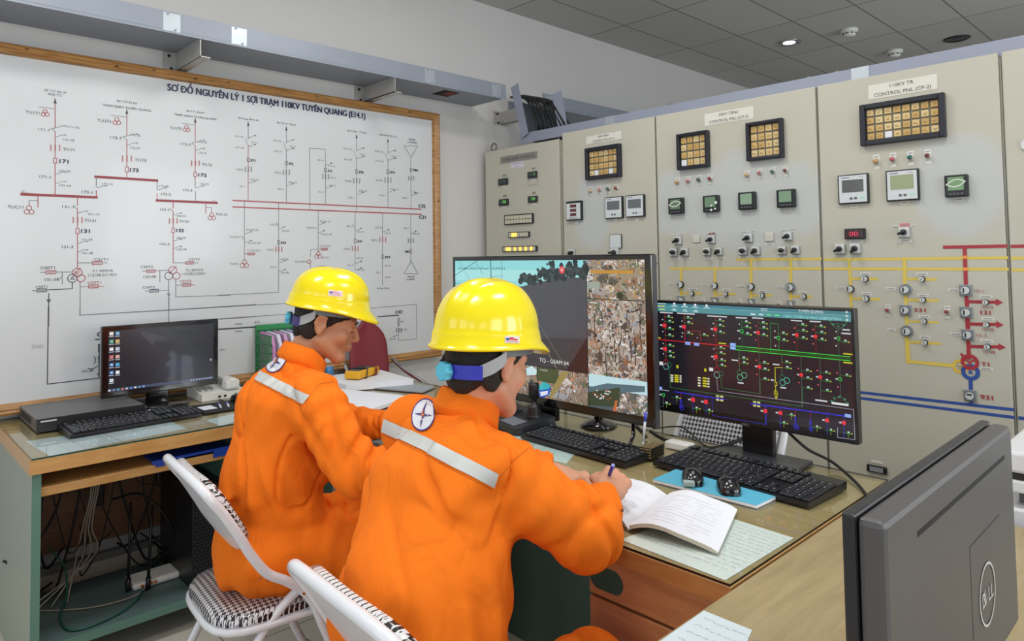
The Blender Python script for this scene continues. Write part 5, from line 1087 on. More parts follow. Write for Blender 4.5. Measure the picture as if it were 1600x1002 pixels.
# 22 kV part
sl([(228, 636), (556, 686)], 0.0026, '#3030e0'); sl([(722, 712), (1378, 800)], 0.0026, '#3030e0'); sl([(110, 620), (190, 630)], 0.0014, '#d0d0e0'); sbox(130, 612, 32, 18, '#8fb0f0', 5); sbox(1358, 792, 40, 22, '#8fb0f0', 5)
for (x, y) in ((508, 664), (535, 668), (508, 688), (535, 692), (750, 702), (776, 706), (750, 726), (776, 730)): sbox(x, y, 20, 12, '#c8c880', 5)
sl([(472, 676), (476, 790), (826, 850), (822, 722)], 0.0010, '#3838c8')
for (x, t0, b0, y0_) in ((348, 652, 770, 688), (432, 664, 784, 702), (820, 724, 850, 762), (918, 738, 868, 774), (1222, 780, 915, 822), (1332, 794, 940, 838)): sl([(x, t0), (x, b0)], 0.0012, '#3838c8'); rbk(x, y0_, 1.05)
for (x, t0, b0) in ((268, 640, 740), (1016, 752, 860), (1114, 765, 890)): sl([(x, t0), (x, t0+40)], 0.0012, '#a02838'); sl([(x, t0+40), (x, b0)], 0.0012, '#3838d8'); sbox(x, (t0+b0)/2+10, 12, 24, BL_, 5); sbox(x, (t0+b0)/2+10, 6, 18, '#17141d', 6)
for (x, y) in ((178, 714), (374, 746), (456, 760), (245, 676), (944, 842), (992, 790), (1160, 868), (1250, 890), (1364, 908)): star(x, y, 0.95); sl([(x-2, y-14), (x-4, y+26)], 0.0010, '#9aa840')
rbk(154, 656, 0.8, False, '#30c050'); sl([(154, 664), (154, 734)], 0.001, '#7a7a88')
S_.build('screen', mo, ink_mat('screen_emission', emit=0.95, rough=0.25, coat=0.3))
qd = screen_ink(MY-0.0003, off=0.0003); p = qd.uv(c8(690, 858)); qd.text('DELL', p, h=0.007, w=0.024, col='#8f949c', align='c'); qd.build('maker_lettering', mo, ink_mat('panel_ink'))
# ---- camera television
tv = thing('television', 'large glossy black television showing surveillance camera pictures of the substation', 'television', (-1.8, 1.87, DZ))
TY = 1.852; tx0, tx1, tz0, tz1 = -2.312, -1.300, 0.818, 1.3715
B().m(mon_gloss).b2((tx0, TY, tz0), (tx1, TY+0.028, tz1), bev=0.005).m(mat('tv_side_strip', '#5b5c62', 0.3, 0.4)).b2((tx1, TY+0.004, tz0+0.004), (tx1+0.002, TY+0.026, tz1-0.004)).m(mon_black).b2((tx0+0.2, TY+0.028, tz0+0.05), (tx1-0.2, TY+0.06, tz1-0.15), bev=0.01).build('housing', tv)
B().m(mon_black).b2((-1.85, TY+0.03, DZ+0.012), (-1.76, TY+0.055, tz0+0.1)).build('stand_neck', tv)
fp = on_z(927, 668, DZ)
B().m(mon_gloss).lathe([(0.0005, 0.026), (0.02, 0.026), (0.055, 0.012), (0.068, 0.0), (0.0005, 0.0)], (fp[0], fp[1]+0.03, DZ+0.0005)).cyl((fp[0], fp[1]+0.03, DZ+0.02), (fp[0], fp[1]+0.03, tz0+0.02), 0.016).build('round_foot', tv)
B().m(mon_gloss).tube([(-1.40, TY+0.02, tz0+0.004), (-1.385, TY+0.0, tz0-0.035), (-1.36, TY-0.06, DZ+0.008), (-1.34, TY-0.09, DZ+0.007)], 0.0065, 8).tube([(-1.40, TY+0.02, tz0-0.0), (-1.40, TY+0.09, DZ+0.008)], 0.0065, 8).build('angled_foot', tv)
cV = crop(700, 390, 3.4545); V_ = screen_ink(TY, off=0.0003)
def vu(x, y): return V_.uv(cV(x, y))
vx0, vx1, vz0, vz1 = tx0+0.020, tx1-0.026, tz0+0.032, tz1-0.018
V_.rect((vx0, vz0), (vx1, vz1), '#101014')
xm = vu(753, 300)[0]; xm2 = vu(484, 700)[0]; zr1 = vu(900, 272)[1]; zr2 = vu(900, 690)[1]; zl = vu(620, 650)[1]
rg = random.Random(11)
def clutter(x0, x1, z0, z1, base, pal, n, smin, smax, L=2, vert=0.5, zdens=1.0):
    V_.rect((x0, z0), (x1, z1), base, 1)
    for i in range(n//7):
        x = rg.uniform(x0, x1); z = rg.uniform(z0, z1); r_ = rg.uniform(.010, .034); m_ = rg.randint(6, 8); a0_ = rg.random()*6
        V_.poly([(min(max(x+r_*rg.uniform(.5, 1.2)*math.cos(a0_+6.283*q/m_), x0), x1), min(max(z+r_*.6*rg.uniform(.5, 1.1)*math.sin(a0_+6.283*q/m_), z0), z1)) for q in range(m_)], rg.choice(['#8f8478', '#a89c90', '#c2b8ac', '#70665c', '#b08a6c', '#d0c8c0', '#57504a', '#8a6a54', '#9c9ca0', '#6a7058']), 1.3+0.002*i)
    for i in range(n):
        x = rg.uniform(x0, x1); z = z0+(z1-z0)*rg.random()**zdens; s_ = rg.uniform(smin, smax); col = rg.choice(pal)
        if rg.random() < vert: w, h = s_*rg.uniform(.15, .4), s_*rg.uniform(1, 2.4)
        else: w, h = s_*rg.uniform(.6, 1.6), s_*rg.uniform(.3, .8)
        a = rg.uniform(-.5, .5); c, sn = math.cos(a), math.sin(a); P = []
        for (dx, dz) in ((-w/2, -h/2), (w/2, -h/2+rg.uniform(-.2, .2)*h), (w/2*rg.uniform(.3, 1), h/2), (-w/2, h/2*rg.uniform(.5, 1))):
            P.append((min(max(x+dx*c-dz*sn, x0), x1), min(max(z+dx*sn+dz*c, z0), z1)))
        V_.poly(P, col, L+i % 3)
SUB = ['#4a4038', '#5a4e44', '#8a7e72', '#b8aca0', '#d8d0c8', '#3a3432', '#9a6248', '#b07a58', '#7a6252', '#9a9088', '#e4e2e0', '#544e4a', '#6a6878', '#3c463c', '#a8a4a4']
# large picture: sky, tree line, dark road and yard
V_.rect((vx0, zl), (xm, vz1), '#8fd8dc', 1); V_.rect((vx0, vu(300, 170)[1]), (xm, vu(300, 110)[1]), '#a6e2e2', 1)
def vp(pts, col, L=3): V_.poly([(min(max(q[0], vx0), vx1), min(max(q[1], vz0), vz1)) for q in [vu(*p) for p in pts]], col, L)
zt_ = lambda x, y: (x, vu(600, y)[1])
V_.poly([(vx0, zl), (xm, zl), (xm, vu(750, 150)[1]), vu(600, 155), vu(470, 180), vu(400, 200), vu(330, 195), (vx0, vu(100, 200)[1])], '#4b4c51', 3)
V_.poly([(vx0, zl), (xm, zl), (xm, vu(750, 480)[1]), (vx0, vu(750, 560)[1])], '#403c3f', 3)
V_.poly([(vu(640, 650)[0], zl), (xm, zl), (xm, vu(752, 470)[1])], '#32211e', 4)
for i in range(150):
    x = rg.uniform(385, 750); t = (x-385)/365; y = 165-30*t+rg.uniform(-1, 1)*22-(40*rg.random() if x > 480 else 0); p = vu(x, y); V_.disk(p, rg.uniform(.006, .015), rg.choice(['#1c262a', '#243033', '#2e3c3a', '#3a4a48']), 4+i % 3, 7)
for i in range(26): x = rg.uniform(490, 745); p = vu(x, rg.uniform(64, 120)); V_.disk(p, rg.uniform(.004, .011), rg.choice(['#1c262a', '#2a3638']), 5, 6)
for i in range(90): p = vu(rg.uniform(250, 745), rg.uniform(180, 640)); V_.cr(p, rg.uniform(.001, .004), rg.uniform(.0006, .002), rg.choice(['#6a6a70', '#7c7c80', '#5a5a60']), 5)
for (x0_, y0_, x1_, y1_, w) in ((232, 57, 236, 190, 0.004), (290, 57, 294, 190, 0.0016), (40, 140, 160, 60, 0.002), (60, 57, 120, 165, 0.0012), (150, 70, 190, 130, 0.0014), (40, 180, 70, 190, 0.0014), (232, 150, 300, 140, 0.001), (452, 400, 600, 660, 0.003), (480, 380, 640, 640, 0.0015), (455, 440, 500, 560, 0.002)): V_.line([vu(x0_, y0_), vu(x1_, y1_)], w, '#242a2e' if y0_ < 200 else '#8a8472', 6)
V_.text('01-06-2023 Wed 15:09:21', vu(58, 108), w=vu(310, 108)[0]-vu(58, 108)[0], h=0.010, col='#2a4448', L=8)
V_.text('TQ - GSAM 04', vu(496, 604), w=vu(654, 616)[0]-vu(496, 604)[0], h=0.014, col='#e4e6e4', L=8)
p = vu(618, 110); V_.disk(p, 0.014, '#d8484c', 8); V_.disk(p, 0.007, '#e8989a', 9)
# right column
clutter(xm, vx1, zr1, vz1, '#9a8a78', SUB+['#b89040', '#c8a048', '#5a6a4a', '#404a38'], 420, .004, .012, 2, .4)
V_.rect((vu(770, 110)[0], vu(900, 130)[1]), (vu(1000, 110)[0], vu(900, 112)[1]), '#c08c34', 5); V_.rect((xm+.002, vu(800, 210)[1]), (vu(820, 200)[0], vu(800, 175)[1]), '#9aa498', 6); p = vu(930, 248); V_.disk(p, .013, '#26362a', 6)
clutter(xm, vx1, zr2, zr1, '#b3a898', SUB, 900, .004, .014, 2, .55)
for i in range(16): x = rg.uniform(770, 1050); y = rg.uniform(290, 560); V_.line([vu(x, y), vu(x+rg.uniform(-12, 12), y+rg.uniform(60, 150))], rg.uniform(.0015, .004), rg.choice(['#3a3430', '#2a2624', '#4a443e']), 7)
V_.rect((xm, zr1-0.0015), (vx1, zr1+0.0015), '#2c2a28', 8)
zc = vu(900, 760)[1]
V_.rect((xm, zc), (vx1, zr2), '#bfe0e6', 1); clutter(xm, vx1, vz0, zc, '#56605e', SUB+['#c06838', '#4a5a50', '#3c4644'], 330, .004, .011, 2, .5)
vp([(758, 745), (860, 722), (1065, 738), (1065, 770), (758, 775)], '#54707a', 4); vp([(758, 770), (930, 745), (925, 850), (758, 860)], '#35442f', 5); vp([(758, 840), (900, 850), (890, 930), (758, 915)], '#4c5a62', 6); p = vu(835, 785); 
for i in range(24): V_.cr(vu(rg.uniform(790, 880), rg.uniform(760, 810)), rg.uniform(.004, .01), .004, rg.choice(['#e0dcd8', '#b04a38', '#d0d4d8']), 7)
vp([(893, 930), (905, 815), (918, 815), (912, 935)], '#c06a3c', 7); V_.rect((xm-0.0015, vz0), (xm+0.0015, vz1), '#1c1c20', 9)
# bottom left strip
clutter(vx0, xm, vz0, zl, '#8a7c6e', SUB+['#5a6a48', '#c07848', '#d88850'], 900, .004, .013, 2, .5)
V_.rect((xm2, vu(520, 715)[1]), (vu(600, 700)[0], zl), '#4a5434', 6); vp([(548, 790), (612, 660), (660, 660), (560, 830)], '#9a8a50', 6)
vp([(482, 745), (520, 712), (556, 735), (552, 780), (518, 812), (486, 790)], '#2450c0', 8); vp([(482, 745), (520, 712), (556, 735), (548, 752), (496, 760)], '#3fb4bc', 9); vp([(500, 768), (545, 762), (540, 782), (505, 792)], '#dfe6f0', 9)
vp([(425, 640), (455, 628), (482, 650), (480, 676), (428, 680)], '#c8e4ea', 7); V_.text('01-06-2023', vu(500, 652), h=.006, col='#e0e0d8', L=9)
V_.rect((xm2-.001, vz0), (xm2+.001, zl), '#20201e', 9); V_.rect((vx0, zl-.0012), (xm, zl+.0012), '#20201e', 9)
V_.build('screen', tv, ink_mat('screen_emission'))
# ---- left monitor
lm = thing('monitor', 'smaller black monitor on the left desk showing a dark desktop with icons', 'monitor', (-3.25, 0.97, DZ))
SX = -3.20; ly0, ly1, lz0, lz1 = 0.745, 1.212, 0.815, 1.1085
B().m(mon_gloss).b2((SX-0.03, ly0, lz0), (SX, ly1, lz1), bev=0.005).b2((SX-0.06, ly0+0.1, lz0+0.06), (SX-0.03, ly1-0.1, lz1-0.06), bev=0.01).build('housing', lm)
B().m(mon_gloss).b2((SX-0.055, 0.925, DZ+0.01), (SX-0.012, 1.01, lz0+0.05), bev=0.006).build('stand_neck', lm)
B().m(mon_gloss).lathe([(0.0005, 0.012), (0.085, 0.010), (0.10, 0.004), (0.10, 0), (0.0005, 0)], (0, 0, 0), M=Matrix.Translation((SX-0.02, 0.967, DZ+0.0005)) @ Matrix.Diagonal((0.85, 1.25, 1, 1))).build('stand_base', lm)
Lk = Ink((SX, 0, 0), (0, 1, 0), (0, 0, 1), (1, 0, 0), 0.0003)
def lu(x, y): return Lk.uv(c5(x, y))
a0 = (ly0+0.024, lz0+0.026); a1 = (ly1-0.022, lz1-0.020)
Lk.rect(a0, a1, '#13151e'); 
n = 14
for i in range(n):
    t = i/(n-1); c_ = [int((1-t)*a+t*b) for a, b in zip((19, 21, 30), (30, 36, 60))]
    Lk.disk((ly0+0.30, lz0+0.10), 0.12*(1-t)+0.02, '#%02x%02x%02x' % tuple(c_), 0.1+i*0.05, 20, sy=0.55)
Lk.rect((a0[0], a0[1]), (a1[0], a0[1]+0.012), '#3c4460', 2)
ic = ['#e8e8ec', '#d8b8b0', '#4a8ad8', '#e8e4dc', '#e8b848', '#e07060', '#58a8e0', '#e0e4e8', '#2fa89a', '#d8dce4', '#5890c8', '#e8ecf0', '#58a0c8']
k = 0
for i, x in enumerate((671, 708)):
    for j in range(7 - i):
        p = lu(x, 160+j*47+(0 if i == 0 else -2)); Lk.cr(p, 0.014, 0.013, ic[(k*5+3) % len(ic)], 3); Lk.cr((p[0], p[1]-0.0115), 0.018, 0.0025, '#c8ccd4', 3); Lk.cr((p[0]+0.001, p[1]), 0.006, 0.005, ic[(k*3+1) % len(ic)], 4); k += 1
for j in range(9): Lk.cr((a0[0]+0.006+j*0.016, a0[1]+0.006), 0.008, 0.006, ['#e0e4ec', '#8090b0', '#58b8c0', '#e87858', '#d8dce4', '#4898e0', '#e8e8ec', '#58a0d0', '#8ab4e8'][j], 3)
for j in range(8): Lk.cr((a1[0]-0.012-j*0.012, a0[1]+0.006), 0.008, 0.004, '#a8b0c4', 3)
Lk.poly([(ly1-0.036, lz0+0.118), (ly1-0.030, lz0+0.110), (ly1-0.036, lz0+0.107)], '#e8ecf0', 3)
Lk.build('screen', lm, ink_mat('screen_emission'))
qd = Ink((SX+0.0003, 0, 0), (0, 1, 0), (0, 0, 1), (1, 0, 0), 0.0003); qd.text('BENQ', (0.978, lz0+0.008), h=0.006, w=0.022, col='#9a9ea6', align='c'); qd.build('maker_lettering', lm, ink_mat('panel_ink'))
# ---- foreground monitor from behind
gm = thing('monitor', 'large black monitor seen from behind, standing on the foreground desk at lower right', 'monitor', (-0.29, 1.04, 0.744))
bk = mat('monitor_back_grey', '#525051', 0.42, noise=0.10, nscale=6)
A_ = on_z(1325, 797, 1.1); E_ = on_z(1562, 657, 1.1)
gx0, gx1, gy0, gy1, gz0, gz1 = -0.300, -0.262, 0.755, 1.315, 0.795, 1.098
ang = 0.0
B().m(mat('bezel_side_dark', '#26262b', 0.35)).b2((gx0, gy0, gz0), (gx0+0.014, gy1, gz1), bev=0.003).build('front_bezel', gm)
b = B().m(bk); 
for (xx0, xx1, ins) in ((gx0+0.0145, gx0+0.042, 0.002),): b.b2((xx0, gy0+ins, gz0+ins), (xx1, gy1-ins, gz1-ins), bev=0.007)
b.m(mat('vent_black', '#0d0d10', 0.7)); GXB = gx0+0.042
b.b2((GXB-0.001, gy0+0.100, gz1-0.043), (GXB+0.0004, gy1-0.055, gz1-0.037)).m(mat('panel_seam', '#2e2e32', 0.6)).b2((GXB-0.001, gy0+0.30, 0.80), (GXB+0.0003, gy0+0.302, 0.985)).b2((GXB-0.001, gy0+0.30, 0.984), (GXB+0.0003, gy0+0.46, 0.986))
b.build('back_cover', gm)
lg = Ink((GXB, 0, 0), (0, 1, 0), (0, 0, 1), (1, 0, 0), 0.0006)
c0 = on_x(1542, 928, GXB); r = 0.040
for (rr_, w_) in ((r, 0.0035),): lg.ring((c0[1], c0[2]), rr_, w_, '#c6c8cc', 1, 40)
# viewer looks towards +x side face, so the lettering runs along +y
lg.text('D', (c0[1]-0.030, c0[2]-0.010), w=0.015, h=0.020, col='#c6c8cc', L=2); lg.text('E', (c0[1]-0.016, c0[2]-0.010), w=0.013, h=0.018, col='#c6c8cc', L=2, ang=0.6); lg.text('L', (c0[1]+0.002, c0[2]-0.010), w=0.012, h=0.020, col='#c6c8cc', L=2); lg.text('L', (c0[1]+0.016, c0[2]-0.010), w=0.012, h=0.020, col='#c6c8cc', L=2)
lg.build('round_logo', gm, ink_mat('logo_ink', rough=0.3))
B().m(bk).b2((gx0+0.015, 1.0, 0.757), (gx0+0.035, 1.07, 0.80)).build('stand_neck', gm)
B().m(bk).b2((gx0-0.14, 0.93, 0.7445), (gx0+0.035, 1.14, 0.757), bev=0.004).build('stand_base', gm)
B().m(mat('button_chrome', '#8a8c90', 0.3, 0.6)).cyl((gx0+0.006, gy0-0.002, 0.955), (gx0+0.006, gy0, 0.955), 0.006, n=12).build('power_button', gm)
# ---- recorder box
dv = thing('video_recorder', 'flat grey recorder box on the left desk beside the keyboard', 'recorder', (-3.24, 0.68, DZ))
B().m(mat('recorder_grey', '#6a6a6c', 0.4, 0.2)).b2((-3.435, 0.503, DZ+0.004), (-3.052, 0.865, DZ+0.05), bev=0.002).build('case', dv)
b = B().m(black_pl).b2((-3.052, 0.503, DZ+0.003), (-3.045, 0.865, DZ+0.05)).m(mat('recorder_label', '#d0d2d6', 0.4)).b2((-3.045, 0.515, DZ+0.038), (-3.0445, 0.565, DZ+0.043)).m(mat('port_grey', '#6e7278', 0.4)).b2((-3.045, 0.785, DZ+0.012), (-3.044, 0.80, DZ+0.018)).b2((-3.045, 0.81, DZ+0.012), (-3.044, 0.825, DZ+0.018)).m(mat('led_green_on', '#b8ff70', emit=1.5)).b2((-3.045, 0.705, DZ+0.012), (-3.0435, 0.712, DZ+0.016)); b.build('front_panel', dv)
B().m(mat('slot_dark', '#2c2b2b', 0.6)).b2((-3.36, 0.5025, DZ+0.016), (-3.15, 0.503, DZ+0.042)).build('side_vent', dv)
# ---- mouse pad, mouse, pens, card, phone
pd = B().m(mat('pad_black', '#1a1b1f', 0.6)).b2((-3.085, 1.045, DZ+0.0005), (-2.905, 1.195, DZ+0.008), bev=0.002).b2((-3.085, 1.195, DZ+0.0005), (-2.93, 1.36, DZ+0.008), bev=0.002).build('mouse_pad'); tag(pd, 'black mouse mat beside the left keyboard', 'mouse mat')
mouse('computer_mouse', 'black mouse on the mat at the right end of the left desk', (-3.02, 1.235), DZ+0.0085, math.radians(100))
flat_paper('paper_card', 'small white card on the black mouse mat', 'card', [(-2.95, 1.06), (-2.95, 1.115), (-3.03, 1.115), (-3.03, 1.06)], DZ+0.0086, paper, 0)
def pen(label, a, b_, col='#4a56c8', group=None):
    a = Vector(a); b_ = Vector(b_); t = thing('pen', label, 'pen', tuple(a), group=group); d = (b_-a); 
    B().m(mat('pen_clear_barrel', '#dfe3ee', 0.25)).cyl(a+d*0.12, a+d*0.9, 0.0038, n=10).cyl(a+d*0.12, a, 0.0038, 0.0008, n=10).build('barrel', t)
    B().m(mat('pen_blue_'+col.strip('#'), col, 0.3)).cyl(a+d*0.74, a+d*1.0, 0.0046, n=10).build('cap', t); return t
pen('blue capped pen on the black mat, nearer the card', (-2.925, 1.12, DZ+0.0125), (-3.02, 1.145, DZ+0.0125)); pen('blue capped pen on the black mat, nearer the mouse', (-2.92, 1.15, DZ+0.0125), (-3.015, 1.178, DZ+0.0125))
ph = thing('telephone', 'white desk telephone behind the mouse at the right of the left monitor', 'telephone', (-3.25, 1.25, DZ))
whp = mat('phone_white', '#d9d9d4', 0.4)
b = B().m(whp); b.prism([(-3.36, 1.13, DZ+0.0005), (-3.17, 1.13, DZ+0.0005), (-3.17, 1.13, DZ+0.03), (-3.36, 1.13, DZ+0.055)], (0, 0.19, 0)); b.m(mat('port_dark', '#2a2c30', 0.5)).b2((-3.171, 1.20, DZ+0.008), (-3.169, 1.212, DZ+0.018)).b2((-3.171, 1.225, DZ+0.008), (-3.169, 1.237, DZ+0.018)); b.build('base', ph)
b = B().m(whp).b2((-3.36, 1.245, DZ+0.065), (-3.17, 1.29, DZ+0.085), bev=0.009).b2((-3.36, 1.235, DZ+0.045), (-3.30, 1.30, DZ+0.08), bev=0.012).b2((-3.23, 1.235, DZ+0.035), (-3.17, 1.30, DZ+0.08), bev=0.012); b.build('handset', ph)
b = B().m(mat('phone_key', '#b4b6b6', 0.5))
for i in range(3):
    for j in range(4): b.box((-3.22-j*0.03, 1.15+i*0.024, DZ+0.040+j*0.0038), (0.017, 0.015, 0.006))
b.build('keypad', ph)
# ---- file rack
fr_ = thing('file_rack', 'green plastic file rack standing against the board behind the farther man', 'file rack', (-3.32, 1.57, DZ))
gp = mat('rack_green', '#2f8a52', 0.35)
RX, RY = -3.40, 1.47
for (yy, nm) in ((RY, 'end_panel'), (RY+0.27, 'end_panel')):
    b = B().m(gp)
    for x in np.linspace(RX, RX+0.17, 8): b.b2((x-0.003, yy, DZ+0.001), (x+0.003, yy+0.004, DZ+0.25))
    for z in np.linspace(DZ+0.004, DZ+0.25, 7): b.b2((RX-0.003, yy, z-0.003), (RX+0.173, yy+0.004, z+0.003))
    b.build(nm, fr_)
b = B().m(gp).b2((RX-0.004, RY, DZ+0.001), (RX, RY+0.274, DZ+0.29)).b2((RX-0.004, RY-0.002, DZ+0.27), (RX+0.010, RY+0.276, DZ+0.295)).b2((RX, RY, DZ+0.001), (RX+0.17, RY+0.27, DZ+0.005)).b2((RX+0.165, RY, DZ), (RX+0.17, RY+0.27, DZ+0.06)); b.build('back_panel', fr_)
fold = [('#c98abf', 'pink'), ('#d9d6e6', 'white'), ('#c79ac4', 'pale pink'), ('#dcd9ea', 'white'), ('#b8b4dc', 'lilac'), ('#3850a8', 'blue'), ('#e0deea', 'white')]
wh = ['nearest the left end of the rack', 'next to the pink one at the left end', 'third from the left end of the rack', 'in the middle of the rack', 'just right of the middle of the rack', 'second from the right end of the rack', 'at the right end of the rack']
for i, (co, cn) in enumerate(fold):
    y = RY+0.015+i*0.034; h = 0.262+0.01*((i*3) % 3); b = B().m(mat('folder_%s' % cn.replace(' ', '_'), co, 0.5)); b.prism([(RX+0.008, y, DZ+0.006), (RX+0.158, y, DZ+0.006), (RX+0.158, y, DZ+h-0.06), (RX+0.13, y, DZ+h-0.01), (RX+0.008, y, DZ+h)], (0, 0.016, 0))
    o = b.build('folder'); tag(o, '%s folder standing upright %s' % (cn, wh[i]), 'folder')
# ---- paper stacks by the farther man
def stack(label, quad, z, h, m_, cover=None, name='paper_stack'):
    t = thing(name, label, 'papers', (quad[0][0], quad[0][1], z)); zz = z
    if cover: B().m(cover).prism([(p[0], p[1], z+0.0002) for p in quad], (0, 0, 0.003)).build('cover', t); zz += 0.0034
    B().m(m_).prism([(p[0], p[1], zz) for p in quad], (0, 0, h)).build('sheets', t); return t
redc = mat('cover_dark_red', '#7d2430', 0.4)
stack('open white logbook with dark red cover beside the farther man, nearest the room', [(-2.83, 1.42), (-2.42, 1.50), (-2.52, 1.78), (-2.90, 1.66)], DZ, 0.014, paper, redc, 'logbook')
stack('wide stack of white sheets under the yellow multimeter', [(-3.22, 1.66), (-2.90, 1.685), (-2.78, 1.98), (-3.14, 2.03)], DZ, 0.030, mat('paper_warm', '#e3e4ea', 0.6), mat('clip_brown', '#4c3020', 0.5))
stack('thin dark brown file with papers behind the white stack, towards the television', [(-2.87, 1.80), (-2.60, 1.90), (-2.66, 2.02), (-2.77, 1.99)], DZ, 0.005, mat('file_grey', '#9aa0a6', 0.5), mat('clip_brown'))
mm = thing('multimeter', 'yellow multimeter wrapped in black and dark red leads on the paper stack', 'multimeter', (-3.03, 1.85, DZ+0.034), math.radians(28))
b = B().m(mat('meter_yellow', '#e0a51e', 0.4)); b.box((0, 0.0, 0.022), (0.085, 0.20, 0.040), bev=0.010); b.build('case', mm, world=False)
B().m(mat('meter_face_grey', '#4a4640', 0.5)).box((0, 0.0, 0.0425), (0.064, 0.165, 0.002)).m(mat('lcd_olive', '#8a8a6a', 0.3)).box((0, 0.055, 0.044), (0.048, 0.035, 0.001)).m(black_pl).cyl((0, -0.01, 0.043), (0, -0.01, 0.052), 0.018, n=18).build('face', mm, world=False)
for (y, m_, lab) in ((-0.035, black_pl, 'black test lead'), (0.045, mat('lead_red', '#6e1420', 0.35), 'dark red test lead'), (0.06, mat('lead_red'), 'dark red test lead')):
    pts = [(0.046*math.cos(a)*1.05, y+0.006*math.sin(2*a), 0.022+0.026*math.sin(a)) for a in [2*math.pi*i/24 for i in range(24)]]
    B().m(m_).tube([(max(-.048, min(.048, p[0]*1.3)), p[1], max(0.001, min(0.047, 0.022+(p[2]-0.022)*1.4))) for p in pts], 0.0028, 8, close=True).build('test_lead', mm, world=False, label=lab)
jr = thing('tape_roll_stack', 'small green and blue tape rolls standing behind the yellow multimeter', 'tape', (-3.15, 1.72, DZ+0.034))
B().m(mat('tape_green', '#4aa03c', 0.35)).cyl((-3.17, 1.70, DZ+0.034), (-3.17, 1.70, DZ+0.075), 0.018).build('green_roll', jr); B().m(mat('tape_blue', '#2f72a8', 0.3, coat=0.4)).cyl((-3.17, 1.745, DZ+0.034), (-3.17, 1.745, DZ+0.082), 0.022).build('blue_roll', jr)
